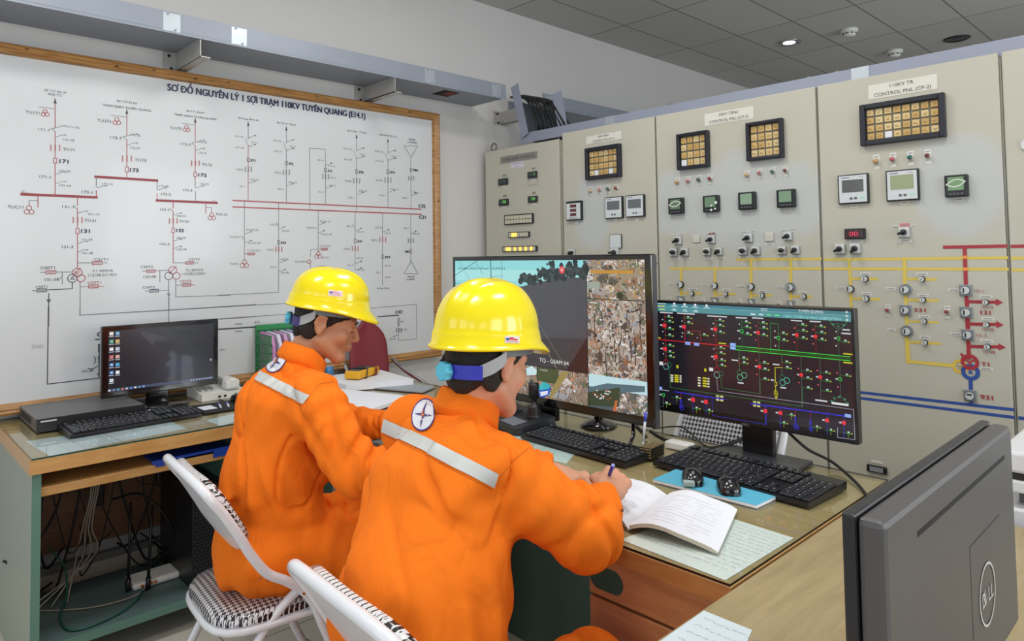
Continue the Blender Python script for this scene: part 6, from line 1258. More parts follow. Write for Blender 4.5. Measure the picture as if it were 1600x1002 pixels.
# ================================================================== PEOPLE: distance-field modelling
def V3(*a): return np.array(a, float)
def unit(v): v = np.array(v, float); return v/np.linalg.norm(v)
class Field:
    def __init__(s, lo, hi, h):
        s.lo = np.array(lo, float); s.h = h; s.n = np.ceil((np.array(hi)-s.lo)/h).astype(int)+1
        s.f = np.full(s.n, 1.0, np.float32)
    def sub(s, lo, hi, pad):
        a = np.clip(np.floor((np.array(lo)-pad-s.lo)/s.h).astype(int), 0, s.n); b = np.clip(np.ceil((np.array(hi)+pad-s.lo)/s.h).astype(int)+1, 0, s.n)
        ax = [(s.lo[i]+s.h*np.arange(a[i], b[i])).astype(np.float32) for i in range(3)]
        return tuple(slice(a[i], b[i]) for i in range(3)), ax[0][:, None, None], ax[1][None, :, None], ax[2][None, None, :]
    def comb(s, sl, d, k, op='u'):
        f = s.f[sl]
        if f.size == 0: return
        if op == 's': f2 = -f
        else: f2 = f
        if k > 0:
            hh = np.clip(0.5+0.5*(f2-d)/k, 0, 1); r = f2*(1-hh)+d*hh-k*hh*(1-hh)
        else: r = np.minimum(f2, d)
        s.f[sl] = -r if op == 's' else r
    def cap(s, a, b, ra, rb=None, k=0.0, op='u'):
        rb = ra if rb is None else rb; a = np.array(a, float); b = np.array(b, float); R = max(ra, rb)
        sl, X, Y, Z = s.sub(np.minimum(a, b)-R, np.maximum(a, b)+R, 0.03+k); d = b-a; L2 = max(1e-9, d@d)
        t = np.clip(((X-a[0])*d[0]+(Y-a[1])*d[1]+(Z-a[2])*d[2])/L2, 0, 1)
        dist = np.sqrt((X-a[0]-t*d[0])**2+(Y-a[1]-t*d[1])**2+(Z-a[2]-t*d[2])**2)-(ra+(rb-ra)*t)
        s.comb(sl, dist, k, op)
    def ecap(s, a, b, wa, wb, side, k=0.0, op='u'):
        """capsule with elliptic section: wa=(half width along side, half depth)"""
        a = np.array(a, float); b = np.array(b, float); d = b-a; L = np.linalg.norm(d); ax = d/L
        side = np.array(side, float); side = unit(side-ax*(side@ax)); dep = np.cross(ax, side); R = max(*wa, *wb)
        sl, X, Y, Z = s.sub(np.minimum(a, b)-R, np.maximum(a, b)+R, 0.03+k)
        px, py, pz = X-a[0], Y-a[1], Z-a[2]
        u = px*ax[0]+py*ax[1]+pz*ax[2]; t = np.clip(u/L, 0, 1); e = u-t*L
        v = px*side[0]+py*side[1]+pz*side[2]; w = px*dep[0]+py*dep[1]+pz*dep[2]
        rw = wa[0]+(wb[0]-wa[0])*t; rd = wa[1]+(wb[1]-wa[1])*t; rm = np.minimum(rw, rd)
        q = np.sqrt((v/rw)**2+(w/rd)**2+(e/rm)**2)+1e-6; g = np.sqrt((v/rw**2)**2+(w/rd**2)**2+(e/rm**2)**2)+1e-6
        s.comb(sl, q*(q-1)/g, k, op)
    def ell(s, c, r, Rm=None, k=0.0, op='u'):
        c = np.array(c, float); r = np.array(r, float); M = np.eye(3) if Rm is None else np.array(Rm)
        ext = np.sqrt(((M*r[None, :])**2).sum(1)); sl, X, Y, Z = s.sub(c-ext, c+ext, 0.03+k); px, py, pz = X-c[0], Y-c[1], Z-c[2]
        q = 0; g = 0
        for i in range(3):
            u = px*M[0, i]+py*M[1, i]+pz*M[2, i]; q = q+(u/r[i])**2; g = g+(u/r[i]**2)**2
        q = np.sqrt(q)+1e-6; g = np.sqrt(g)+1e-6
        s.comb(sl, q*(q-1)/g, k, op)
    def plane_cut(s, p, n, lo=None, hi=None, k=0.0):
        """remove everything on the +n side, within a box"""
        p = np.array(p, float); n = unit(n); sl, X, Y, Z = s.sub(lo if lo is not None else s.lo, hi if hi is not None else s.lo+s.n*s.h, 0)
        d = (X-p[0])*n[0]+(Y-p[1])*n[1]+(Z-p[2])*n[2]; s.f[sl] = np.maximum(s.f[sl], d)
    def warp_add(s, fn, lo, hi):
        sl, X, Y, Z = s.sub(lo, hi, 0); f = s.f[sl]; m = np.abs(f) < 0.03
        if not m.any(): return
        XX, YY, ZZ = np.broadcast_arrays(X, Y, Z); f = f.copy(); f[m] += fn(XX[m], YY[m], ZZ[m]); s.f[sl] = f
    def mesh(s, name, mats, parent, smooth=True):
        f = s.f; neg = f < 0; n = f.shape
        c = np.zeros((n[0]-1, n[1]-1, n[2]-1), np.int8)
        for i in (0, 1):
            for j in (0, 1):
                for k in (0, 1): c += neg[i:n[0]-1+i, j:n[1]-1+j, k:n[2]-1+k]
        act = np.argwhere((c > 0) & (c < 8)); idx = np.full(c.shape, -1, np.int32); idx[tuple(act.T)] = np.arange(len(act))
        P = np.zeros((len(act), 3)); cnt = np.zeros(len(act)); A = act
        cor = [(0, 0, 0), (1, 0, 0), (0, 1, 0), (1, 1, 0), (0, 0, 1), (1, 0, 1), (0, 1, 1), (1, 1, 1)]
        vals = [f[A[:, 0]+o[0], A[:, 1]+o[1], A[:, 2]+o[2]] for o in cor]
        for a in range(8):
            for b in range(a+1, 8):
                if sum(abs(cor[a][q]-cor[b][q]) for q in range(3)) != 1: continue
                va, vb = vals[a], vals[b]; m = (va < 0) != (vb < 0); t = np.where(m, va/np.where(m, va-vb, 1), 0)
                pa = np.array(cor[a], float); pb = np.array(cor[b], float); P[m] += (pa+(pb-pa)*t[m][:, None]); cnt[m] += 1
        P = s.lo+(A+P/cnt[:, None])*s.h
        Q = []
        for ax in range(3):
            o1, o2 = [(1, 2), (2, 0), (0, 1)][ax]
            sl0 = [slice(None)]*3; sl1 = [slice(None)]*3; sl0[ax] = slice(0, n[ax]-1); sl1[ax] = slice(1, n[ax])
            e = np.argwhere(neg[tuple(sl0)] != neg[tuple(sl1)]); e = e[(e[:, o1] > 0) & (e[:, o2] > 0) & (e[:, o1] < n[o1]-1) & (e[:, o2] < n[o2]-1)]
            fl = neg[tuple(e.T)]
            def g(d1, d2): q = e.copy(); q[:, o1] -= d1; q[:, o2] -= d2; return idx[tuple(q.T)]
            q = np.stack([g(0, 0), g(1, 0), g(1, 1), g(0, 1)], 1); q[~fl] = q[~fl][:, ::-1]; Q.append(q)
        Q = np.concatenate(Q); Q = Q[(Q >= 0).all(1)]
        me = bpy.data.meshes.new(name); me.vertices.add(len(P)); me.vertices.foreach_set('co', P.astype(np.float32).ravel())
        me.loops.add(len(Q)*4); me.loops.foreach_set('vertex_index', Q.ravel().astype(np.int32)); me.polygons.add(len(Q))
        me.polygons.foreach_set('loop_start', np.arange(0, len(Q)*4, 4, dtype=np.int32)); me.polygons.foreach_set('loop_total', np.full(len(Q), 4, np.int32))
        me.update(calc_edges=True); me.validate()
        me.polygons.foreach_set('use_smooth', np.ones(len(me.polygons), bool))
        for m_ in mats: me.materials.append(m_)
        bvh = BVHTree.FromPolygons([tuple(p) for p in P], [tuple(int(i) for i in q) for q in Q])
        return link_mesh(name, me, parent, True), bvh, P
_rs = np.random.RandomState(5); _lat = _rs.rand(32, 32, 32).astype(np.float32)
def vnoise(x, y, z):
    xi = np.floor(x).astype(int); yi = np.floor(y).astype(int); zi = np.floor(z).astype(int); fx, fy, fz = x-xi, y-yi, z-zi
    fx, fy, fz = [t*t*(3-2*t) for t in (fx, fy, fz)]; r = 0
    for i in (0, 1):
        for j in (0, 1):
            for k in (0, 1): r = r+_lat[(xi+i) % 32, (yi+j) % 32, (zi+k) % 32]*(fx if i else 1-fx)*(fy if j else 1-fy)*(fz if k else 1-fz)
    return r*2-1
def rot_of(fwd_az, pitch, roll=0.0):
    """columns: right, forward, up of a head turned fwd_az (deg, 0 = +y, positive towards +x), pitched down"""
    a = math.radians(fwd_az); p = math.radians(pitch); r_ = math.radians(roll)
    f0 = V3(math.sin(a), math.cos(a), 0); rt = V3(math.cos(a), -math.sin(a), 0); up = V3(0, 0, 1)
    f = f0*math.cos(p)-up*math.sin(p); u = up*math.cos(p)+f0*math.sin(p)
    rt2 = rt*math.cos(r_)-u*math.sin(r_); u2 = u*math.cos(r_)+rt*math.sin(r_)
    return np.stack([rt2, f, u2], 1)
def cloth_mat(name, col):
    m = bpy.data.materials.new(name); m.use_nodes = True; nt = m.node_tree; b = nt.nodes['Principled BSDF']; c = lin(col)
    tc = nt.nodes.new('ShaderNodeTexCoord'); n1 = nt.nodes.new('ShaderNodeTexNoise'); n1.inputs['Scale'].default_value = 7; n1.inputs['Detail'].default_value = 3; n1.inputs['Distortion'].default_value = 1.2
    mp = nt.nodes.new('ShaderNodeMapping'); mp.inputs['Scale'].default_value = (1.6, 1.6, 0.7); nt.links.new(tc.outputs['Object'], mp.inputs[0]); nt.links.new(mp.outputs[0], n1.inputs['Vector'])
    n2 = nt.nodes.new('ShaderNodeTexNoise'); n2.inputs['Scale'].default_value = 900; nt.links.new(tc.outputs['Object'], n2.inputs['Vector'])
    b1 = nt.nodes.new('ShaderNodeBump'); b1.inputs['Strength'].default_value = 0.6; b1.inputs['Distance'].default_value = 0.02; nt.links.new(n1.outputs['Fac'], b1.inputs['Height'])
    b2 = nt.nodes.new('ShaderNodeBump'); b2.inputs['Strength'].default_value = 0.15; b2.inputs['Distance'].default_value = 0.001; nt.links.new(n2.outputs['Fac'], b2.inputs['Height']); nt.links.new(b1.outputs[0], b2.inputs['Normal'])
    nt.links.new(b2.outputs[0], b.inputs['Normal']); b.inputs['Base Color'].default_value = (*c, 1); b.inputs['Roughness'].default_value = 0.85; b.inputs['Specular IOR Level'].default_value = 0.2
    MATS[name] = m; return m
def skin_mat(name, col):
    m = mat(name, col, 0.5, noise=0.06, nscale=30); b = m.node_tree.nodes['Principled BSDF']; b.inputs['Subsurface Weight'].default_value = 0.12; b.inputs['Subsurface Radius'].default_value = (0.02, 0.008, 0.004); b.inputs['Subsurface Scale'].default_value = 0.6
    return m
orange = cloth_mat('coverall_orange', '#f67a1a'); seamm = mat('coverall_seam', '#c2560c', 0.8)
hair_m = mat('hair_black', '#15110f', 0.55, noise=0.5, nscale=120, bump=0.6, bscale=260)
yellow_h = mat('helmet_yellow', '#f2dc00', 0.22, coat=0.5)
grey_str = mat('strap_grey', '#a9adb0', 0.45); greyd = mat('brow_pad_grey', '#6a6f74', 0.5); blue_str = mat('band_blue', '#3036b8', 0.4); violet_str = mat('band_violet', '#3d3478', 0.4); cyan_kn = mat('knob_cyan', '#5cc0dc', 0.4)
def head_field(F, R, c, az_neck, s=1.0, k_=0.012):
    def W(x, y, z): return c+R@(V3(x, y, z)*s)
    E = lambda p, r, k, op='u': F.ell(W(*p), np.array(r)*s, R, k, op)
    C = lambda a, b, ra, rb, k, op='u': F.cap(W(*a), W(*b), ra*s, rb*s, k, op)
    E((0, -0.010, 0.045), (0.075, 0.095, 0.083), 0); E((0, 0.030, -0.025), (0.060, 0.062, 0.078), 0.02)
    for sg in (-1, 1):
        C((sg*0.056, 0.002, -0.050), (sg*0.022, 0.070, -0.092), 0.018, 0.018, 0.025); E((sg*0.040, 0.062, -0.022), (0.024, 0.022, 0.024), 0.02)
    C((-0.010, 0.074, -0.093), (0.010, 0.074, -0.093), 0.018, 0.018, 0.018)
    C((-0.036, 0.078, 0.026), (0.036, 0.078, 0.026), 0.011, 0.011, 0.014)
    for sg in (-1, 1):
        E((sg*0.031, 0.098, 0.006), (0.016, 0.014, 0.010), 0.010, 's'); E((sg*0.031, 0.0795, 0.005), (0.0145, 0.0115, 0.0100), 0.004)
        C((sg*0.019, 0.0905, 0.002), (sg*0.043, 0.083, 0.001), 0.0020, 0.0020, 0.003)
    C((0, 0.088, 0.014), (0, 0.107, -0.018), 0.007, 0.0095, 0.010); E((0, 0.106, -0.024), (0.011, 0.010, 0.008), 0.007)
    for sg in (-1, 1): E((sg*0.011, 0.099, -0.028), (0.0065, 0.009, 0.006), 0.005)
    E((0, 0.085, -0.050), (0.022, 0.014, 0.016), 0.012)
    E((0, 0.0975, -0.0515), (0.020, 0.0065, 0.0048), 0.004); E((0, 0.0955, -0.0605), (0.017, 0.0075, 0.0055), 0.004); C((-0.02, 0.0985, -0.0562), (0.02, 0.0985, -0.0562), 0.0012, 0.0012, 0.002, 's')
    for sg in (-1, 1):
        E((sg*0.079, -0.008, -0.001), (0.007, 0.018, 0.031), 0.006); C((sg*0.083, -0.018, 0.024), (sg*0.085, -0.024, -0.002), 0.0052, 0.0048, 0.004); C((sg*0.082, 0.004, 0.022), (sg*0.083, -0.018, 0.026), 0.0048, 0.005, 0.004)
        C((sg*0.085, 0.004, 0.020), (sg*0.086, -0.010, 0.027), 0.0034, 0.0036, 0.002); C((sg*0.086, -0.010, 0.027), (sg*0.087, -0.023, 0.012), 0.0036, 0.0036, 0.002); C((sg*0.087, -0.023, 0.012), (sg*0.085, -0.014, -0.018), 0.0036, 0.0034, 0.002); E((sg*0.080, -0.004, -0.026), (0.006, 0.008, 0.009), 0.004); E((sg*0.0875, -0.005, 0.002), (0.0075, 0.0095, 0.017), 0.002, 's'); C((sg*0.079, 0.008, -0.004), (sg*0.080, 0.004, -0.010), 0.0045, 0.004, 0.003)
    return W
def hand_field(F, wrist, fwd, up, side, curls, spread=0.09, thumb=(0.5, 0.35), s=1.0, k=0.006):
    """up = back of the hand; side = direction of the thumb"""
    f = unit(fwd); u = np.array(up, float); u = unit(u-f*(u@f)); t = np.cross(f, u); t = t*(1 if t@np.array(side, float) > 0 else -1)
    w = np.array(wrist, float); K0 = w+f*0.092*s
    F.ecap(w, w+f*0.03*s, (0.027*s, 0.019*s), (0.032*s, 0.017*s), t, 0.01); F.ecap(w+f*0.03*s, w+f*0.085*s-u*0.002, (0.033*s, 0.016*s), (0.040*s, 0.014*s), t, 0.012)
    F.ell(w+f*0.045*s+t*0.024*s-u*0.012*s, V3(0.020, 0.030, 0.015)*s, np.stack([t, f, u], 1), 0.012)
    tips = []
    for i, (L, off) in enumerate(((0.078, 0.030), (0.086, 0.010), (0.080, -0.010), (0.064, -0.029))):
        a = w+f*(0.088-abs(off-0.01)*0.25)*s+t*off*s; th = 0; d0 = unit(f+t*off*spread*30*0.1); r = (0.0092, 0.0094, 0.0090, 0.0080)[i]*s; cu = curls[i]
        for j, (fr, cj) in enumerate(((0.46, cu[0]), (0.30, cu[1]), (0.24, cu[2]))):
            th += math.radians(cj); d = d0*math.cos(th)-u*math.sin(th); b = a+d*L*fr*s; F.cap(a, b, r*(1-0.06*j), r*(1-0.06*(j+1)), 0.005 if j else 0.010); a = b
        tips.append(a)
        F.ell(w+f*(0.089-abs(off-0.01)*0.25)*s+t*off*s+u*0.006*s, V3(0.0085, 0.010, 0.0085)*s, np.stack([t, f, u], 1), 0.004)
    for off in (0.020, 0.0, -0.0195):
        F.cap(w+f*0.082*s+t*off*s+u*0.0155*s, w+f*0.100*s+t*off*s+u*0.010*s, 0.0016, 0.0034, 0.002, 's'); F.cap(w+f*0.100*s+t*off*s+u*0.010*s, w+f*0.104*s+t*off*s-u*0.02*s, 0.0030, 0.0030, 0.002, 's')
    a = w+f*0.022*s+t*0.026*s-u*0.006*s; d = unit(f*0.75+t*0.62-u*thumb[0]*0.6); b = a+d*0.042*s; F.cap(a, b, 0.0135*s, 0.0115*s, 0.012)
    d = unit(f*0.95+t*(0.30-thumb[1]*0.6)-u*thumb[0]*0.5); e = b+d*0.032*s; F.cap(b, e, 0.0110*s, 0.0100*s, 0.005); d = unit(f*0.98-t*thumb[1]*0.5-u*thumb[0]*0.45); g = e+d*0.025*s; F.cap(e, g, 0.0100*s, 0.0082*s, 0.004)
    return tips, g
def decal(bvh, name, parent, polys, off, mt):
    """coloured patches of cloth: polygons given in photo pixels, laid on the surface"""
    vs, fs, cs = [], [], []
    for grid, col in polys:
        base = len(vs); n, m = len(grid), len(grid[0]); ok = True; tmp = []
        for row in grid:
            for q in row:
                d = Vector(ray(*q)); d.normalize(); h = bvh.ray_cast(Vector(EYE), d)
                if h[0] is None: tmp.append(None); continue
                nn = h[1] if h[1].dot(d) < 0 else -h[1]; tmp.append(h[0]+nn*off)
        vs += [t if t is not None else Vector((0, 0, -5)) for t in tmp]
        for i in range(n-1):
            for j in range(m-1):
                a = [i*m+j, i*m+j+1, (i+1)*m+j+1, (i+1)*m+j]
                if any(tmp[k] is None for k in a): continue
                P = [tmp[k] for k in a]
                if max((P[0]-P[2]).length, (P[1]-P[3]).length) > 0.09: continue
                fs.append([base+k for k in a]); cs.append(lin(col))
    used = sorted({i for f in fs for i in f}); mp = {v: i for i, v in enumerate(used)}
    me = bpy.data.meshes.new(name); me.from_pydata([tuple(vs[i]) for i in used], [], [[mp[i] for i in f] for f in fs])
    a = me.color_attributes.new('ink', 'FLOAT_COLOR', 'CORNER'); arr = np.ones((len(me.loops), 4), np.float32); k = 0
    for f, c in zip(fs, cs): arr[k:k+len(f), :3] = c; k += len(f)
    a.data.foreach_set('color', arr.ravel()); me.materials.append(mt); me.polygons.foreach_set('use_smooth', np.ones(len(me.polygons), bool)); me.update()
    return link_mesh(name, me, parent, True)
def strip_grid(top, bot, n=40, m=6):
    def samp(pl, t):
        L = [0]
        for a, b in zip(pl, pl[1:]): L.append(L[-1]+math.hypot(b[0]-a[0], b[1]-a[1]))
        x = t*L[-1]
        for i in range(len(pl)-1):
            if x <= L[i+1] or i == len(pl)-2:
                u = (x-L[i])/(L[i+1]-L[i]); return (pl[i][0]+(pl[i+1][0]-pl[i][0])*u, pl[i][1]+(pl[i+1][1]-pl[i][1])*u)
    G = []
    for i in range(n+1):
        a, b = samp(top, i/n), samp(bot, i/n); G.append([(a[0]+(b[0]-a[0])*j/m, a[1]+(b[1]-a[1])*j/m) for j in range(m+1)])
    return G
def seam_grid(pts, w, n=40): return strip_grid([(x, y-w/2) for x, y in pts], [(x, y+w/2) for x, y in pts], n, 1)
def ell_grid(c, a, b, tilt, r0, r1, n=48, m=4):
    G = []
    for i in range(n+1):
        t = 2*math.pi*i/n; row = []
        for j in range(m+1):
            r = r0+(r1-r0)*j/m; x, y = a*r*math.cos(t), b*r*math.sin(t); row.append((c[0]+x*math.cos(tilt)-y*math.sin(tilt), c[1]+x*math.sin(tilt)+y*math.cos(tilt)))
        G.append(row)
    return G
def logo_polys(c, a, b, tilt):
    P = [(ell_grid(c, a, b, tilt, 0.0, 0.91, 72, 12), '#dfe2ea'), (ell_grid(c, a, b, tilt, 0.90, 1.0, 72, 2), '#4a2a78')]
    def T(x, y): return (c[0]+x*math.cos(tilt)-y*math.sin(tilt), c[1]+x*math.sin(tilt)+y*math.cos(tilt))
    return P, T
cloth_ink = ink_mat('cloth_ink', rough=0.6)
def star_polys(T, a, b, sc, cols):
    out = []
    for (k, col) in cols:
        arms = [((0, -b*0.86*k), (a*0.13*k, -b*0.10*k), (-a*0.13*k, -b*0.10*k)), ((0, b*0.86*k), (a*0.13*k, b*0.10*k), (-a*0.13*k, b*0.10*k)), ((-a*0.72*k, 0), (-a*0.13*k, -b*0.10*k), (-a*0.13*k, b*0.10*k)), ((a*0.72*k, 0), (a*0.13*k, -b*0.10*k), (a*0.13*k, b*0.10*k))]
        for tip, p, q in arms:
            G = []
            for i in range(9):
                u = i/8; G.append([T(tip[0]+(p[0]-tip[0])*u+0.0, tip[1]+(p[1]-tip[1])*u), T(tip[0]+(q[0]-tip[0])*u, tip[1]+(q[1]-tip[1])*u)])
            out.append((G, col))
        out.append(([[T(-a*0.13*k, -b*0.10*k), T(a*0.13*k, -b*0.10*k)], [T(-a*0.13*k, b*0.10*k), T(a*0.13*k, b*0.10*k)]], col))
    return out
def helmet(root, c, R, s=1.0, tilt=0.0, dz=0.0, dome=0.112):
    """shell, brim, suspension; local frame of the head"""
    Rt = R@rot_of(0, tilt); 
    def W(x, y, z): return tuple(c+Rt@(V3(x, y, z+dz)*s))
    N = 72; rows = []
    def ring(fa, z, ex=0.0, peak=0.0, drop=0.0):
        r = []
        for i in range(N):
            t = 2*math.pi*i/N; x = 0.111*math.sin(t); y = 0.130*math.cos(t)*(1.0 if math.cos(t) > 0 else 1.02); cf = max(0, math.cos(t)); pk = peak*cf**2.2
            nx, ny = math.sin(t), math.cos(t)
            r.append(W(x*fa+nx*(ex+pk*0.15), y*fa+ny*(ex)+pk, z-drop*cf**2-0.006*(1-cf)*0))
        return r
    z0 = 0.040
    prof = [ring(0.955, z0+0.004), ring(0.975, z0-0.001), ring(1.0, z0-0.003, 0.007, 0.030, 0.030), ring(1.0, z0+0.001, 0.008, 0.031, 0.030), ring(1.0, z0+0.004, 0.006, 0.027, 0.025), ring(1.0, z0+0.007, 0.001, 0.004), ring(0.988, z0+0.030), ring(0.982, z0+0.032), ring(0.970, z0+0.034)]
    for k in range(1, 15):
        ph = math.pi/2*k/15; fa = 0.970*math.cos(ph)**0.80; z = z0+0.034+dome*math.sin(ph)**1.0
        rr = ring(fa, z)
        rr = []
        for i in range(N):
            t = 2*math.pi*i/N; x = 0.111*math.sin(t)*fa; y = 0.130*math.cos(t)*fa
            rg_ = 0.0042*(math.exp(-(abs(x)/0.017)**4)+0.6*math.exp(-((abs(x)-0.045)/0.008)**2))*min(1, math.sin(ph)*2.2); rr.append(W(x, y, z+rg_))
        prof.append(rr)
    h = B().m(yellow_h); h.grid([r+[r[0]] for r in prof]); top = W(0, 0, z0+0.034+dome+0.004)
    lastr = prof[-1]; h.grid([lastr+[lastr[0]], [top]*(N+1)]); bmesh.ops.remove_doubles(h.bm, verts=h.bm.verts, dist=1e-5)
    inner = [ring(0.955, z0+0.004)]
    for k in range(1, 10): ph = math.pi/2*k/10; inner.append(ring(0.935*math.cos(ph)**0.8, z0+0.028+dome*math.sin(ph)))
    h.m(mat('helmet_inside', '#c8b800', 0.5)); h.grid([r+[r[0]] for r in inner])
    tmp = h.bm.copy(); bvh = BVHTree.FromBMesh(tmp); tmp.free()
    ho = h.build('helmet', root)
    def arc(name, mt, a0, a1, r, zf, hgt, th=0.003, n=24, parent=ho):
        b = B().m(mt); P = []
        for i in range(n+1):
            a = math.radians(a0+(a1-a0)*i/n); z = zf(a) if callable(zf) else zf; hh = hgt(a) if callable(hgt) else hgt; x, y = math.sin(a), math.cos(a)
            P.append([W(x*r[0], y*r[1], z-hh/2), W(x*(r[0]+th), y*(r[1]+th), z-hh/2), W(x*(r[0]+th), y*(r[1]+th), z+hh/2), W(x*r[0], y*r[1], z+hh/2), W(x*r[0], y*r[1], z-hh/2)])
        b.grid(P, smooth=False); return b.build(name, parent)
    arc('brow_band', greyd, -108, 108, (0.092, 0.112), 0.034, 0.026)
    arc('nape_band', blue_str if dome > 0.1 else violet_str, 132, 228, (0.094, 0.108), -0.010, 0.030)
    for sg in (1, -1):
        arc('side_strap', grey_str, sg*104, sg*138, (0.094, 0.107), lambda a: 0.026-0.036*max(0, (abs(math.degrees(a))-104)/34)**0.6, lambda a: 0.026+0.004*math.sin((abs(math.degrees(a))-104)/34*3.1))
    kb = B().m(cyan_kn); P0 = Vector(W(0, -0.112, -0.010)); P1 = Vector(W(0, -0.130, -0.010)); kb.cyl(P0, P1, 0.019, 0.017, n=14)
    for i in range(7):
        a = 2*math.pi*i/7; kb.cyl(Vector(W(0.016*math.cos(a), -0.113, -0.010+0.016*math.sin(a))), Vector(W(0.016*math.cos(a), -0.129, -0.010+0.016*math.sin(a))), 0.0055, n=8)
    kb.build('adjusting_knob', ho)
    return ho, bvh
def collar(root, c, R, rx, ry, h0=0.045, open_deg=28, tilt=0.0):
    rows = []; n = 48
    for i in range(n+1):
        a = math.radians(open_deg+(360-2*open_deg)*i/n); x, y = math.sin(a), math.cos(a); fr = max(0, y)
        def P(r, z): return tuple(c+R@V3(x*rx*r, y*ry*r, z-0.028*fr))
        rows.append([P(0.98, -0.02), P(0.93, h0*0.5), P(0.92, h0), P(0.97, h0+0.004), P(1.05, h0-0.002), P(1.10, 0.012-0.01*fr), P(1.16, -0.002-0.012*fr), P(1.10, -0.010), P(0.98, -0.02)])
    b = B().m(orange).grid(rows)
    return b.build('collar', root)
def person(name, label, c_head, az, pitch, J, skin, hm, seed=1, scale=0.97, neck_az=0.0):
    """J: joints in world coordinates"""
    t = thing(name, label, 'person', (J['pelvis'][0], J['pelvis'][1], 0)); R = rot_of(az, pitch, J.get('roll', 0))
    lo = np.min([J[k] for k in J if isinstance(J[k], np.ndarray) and k in ('neck', 'shL', 'shR', 'elL', 'elR', 'wrL', 'wrR')]+[c_head], axis=0)-V3(0.13, 0.13, 0.14)
    hi = np.max([J[k] for k in J if isinstance(J[k], np.ndarray) and k in ('neck', 'shL', 'shR', 'elL', 'elR', 'wrL', 'wrR')]+[c_head], axis=0)+V3(0.20, 0.20, 0.20)
    F = Field(lo, hi, 0.0035)
    W = head_field(F, R, c_head, az, scale)
    F.cap(W(0, -0.022, -0.045), J['neck'], 0.052, 0.050, 0.025); F.cap(J['neck'], J['chest']+V3(0, 0.01, -0.02), 0.050, 0.055, 0.015); F.cap(J['chest'], J['waist'], 0.05, 0.05, 0.01); F.cap(J['waist'], J['pelvis'], 0.05, 0.05, 0.01); F.cap(J['shL']-V3(0, 0, 0.02), J['shR']-V3(0, 0, 0.02), 0.03, 0.03, 0.01)
    for s_ in 'LR': F.cap(J['sh'+s_], J['el'+s_], 0.035, 0.034, 0.02); F.cap(J['el'+s_], J['wr'+s_], 0.037, 0.025, 0.01)
    tips = {}
    for s_ in 'LR':
        if 'hand'+s_ in J: h_ = J['hand'+s_]; tips[s_] = hand_field(F, J['wr'+s_], h_['fwd'], h_['up'], h_['side'], h_['curl'], h_.get('spread', 0.09), h_.get('thumb', (0.5, 0.35)), h_.get('s', 0.96))
    body, bvb, _ = F.mesh('body', [skin], t)
    # hair
    H = Field(c_head-V3(.16, .16, .16), c_head+V3(.16, .16, .2), 0.003)
    def E(p, r, k, op='u'): H.ell(c_head+R@(V3(*p)*scale), np.array(r)*scale, R, k, op)
    E((0, -0.014, 0.046), (0.080, 0.100, 0.088), 0); E((0, -0.062, -0.022), (0.052, 0.036, 0.058), 0.03)
    for sg in (-1, 1): E((sg*0.064, -0.036, -0.012), (0.016, 0.034, 0.048), 0.02)
    for sg in (-1, 1): E((sg*0.085, -0.006, -0.006), (0.022, 0.022, 0.033), 0.004, 's')
    E((0, 0.10, -0.01), (0.11, 0.088, 0.050), 0.004, 's'); E((0, 0.11, 0.02), (0.062, 0.055, 0.038), 0.004, 's')
    H.plane_cut(c_head+R@(V3(0, 0.024, -0.030)), R@V3(0, 0.75, -0.65)); H.plane_cut(c_head+R@V3(0, 0, hm.get('nape', -0.075)), R@V3(0, 0.1, -1))
    H.warp_add(lambda x, y, z: 0.0018*vnoise(x*110, y*110, z*50), c_head-.16, c_head+.2)
    H.mesh('hair', [hair_m], t)
    br = B().m(hair_m)
    for sg in (-1, 1): br.tube([tuple(W(sg*(0.016+0.008*i), 0.0950-0.00105*i*i, 0.026+0.0012*i-0.0004*i*i)) for i in range(5)], [0.0014, 0.0024, 0.0024, 0.002, 0.001], 6)
    br.build('eyebrows', t); br = B().m(hair_m)
    for sg in (-1, 1): br.tube([tuple(W(sg*(0.019+0.006*i), 0.0935-0.0006*i*i, -0.0008*math.sin(i*0.8))) for i in range(5)], 0.0010, 6)
    br.build('eyelashes', t)
    # coverall
    keys = [J[k] for k in J if isinstance(J[k], np.ndarray)]
    lo = np.min(keys, axis=0)-V3(0.22, 0.22, 0.12); hi = np.max(keys, axis=0)+V3(0.16, 0.16, 0.12); lo[2] = max(lo[2], 0.0); hi[2] = J['neck'][2]+0.08
    G = Field(lo, hi, 0.0052); sx = unit(J['shR']-J['shL']); hx = unit(J['hipR']-J['hipL'])
    G.ecap(J['pelvis'], J['waist'], (0.175, 0.135), (0.170, 0.145), hx, 0); G.ecap(J['waist'], J['chest'], (0.170, 0.145), (0.185, 0.122), sx, 0.05); G.ecap(J['chest'], (J['neck']*0.55+J['chest']*0.45), (0.165, 0.110), (0.090, 0.075), sx, 0.05)
    G.ecap(J['shL'], J['shR'], (0.055, 0.052), (0.055, 0.052), V3(0, 1, 0.0), 0.05); G.cap(J['neck']-V3(0, 0.0, 0.02), J['neck']+V3(0, 0.01, 0.005), 0.062, 0.058, 0.04)
    G.ell(J['pelvis']+J.get('butt', V3(0, -0.04, -0.01)), V3(0.170, 0.14, 0.10), np.stack([hx, unit(np.cross(V3(0, 0, 1), hx)), V3(0, 0, 1)], 1), 0.05)
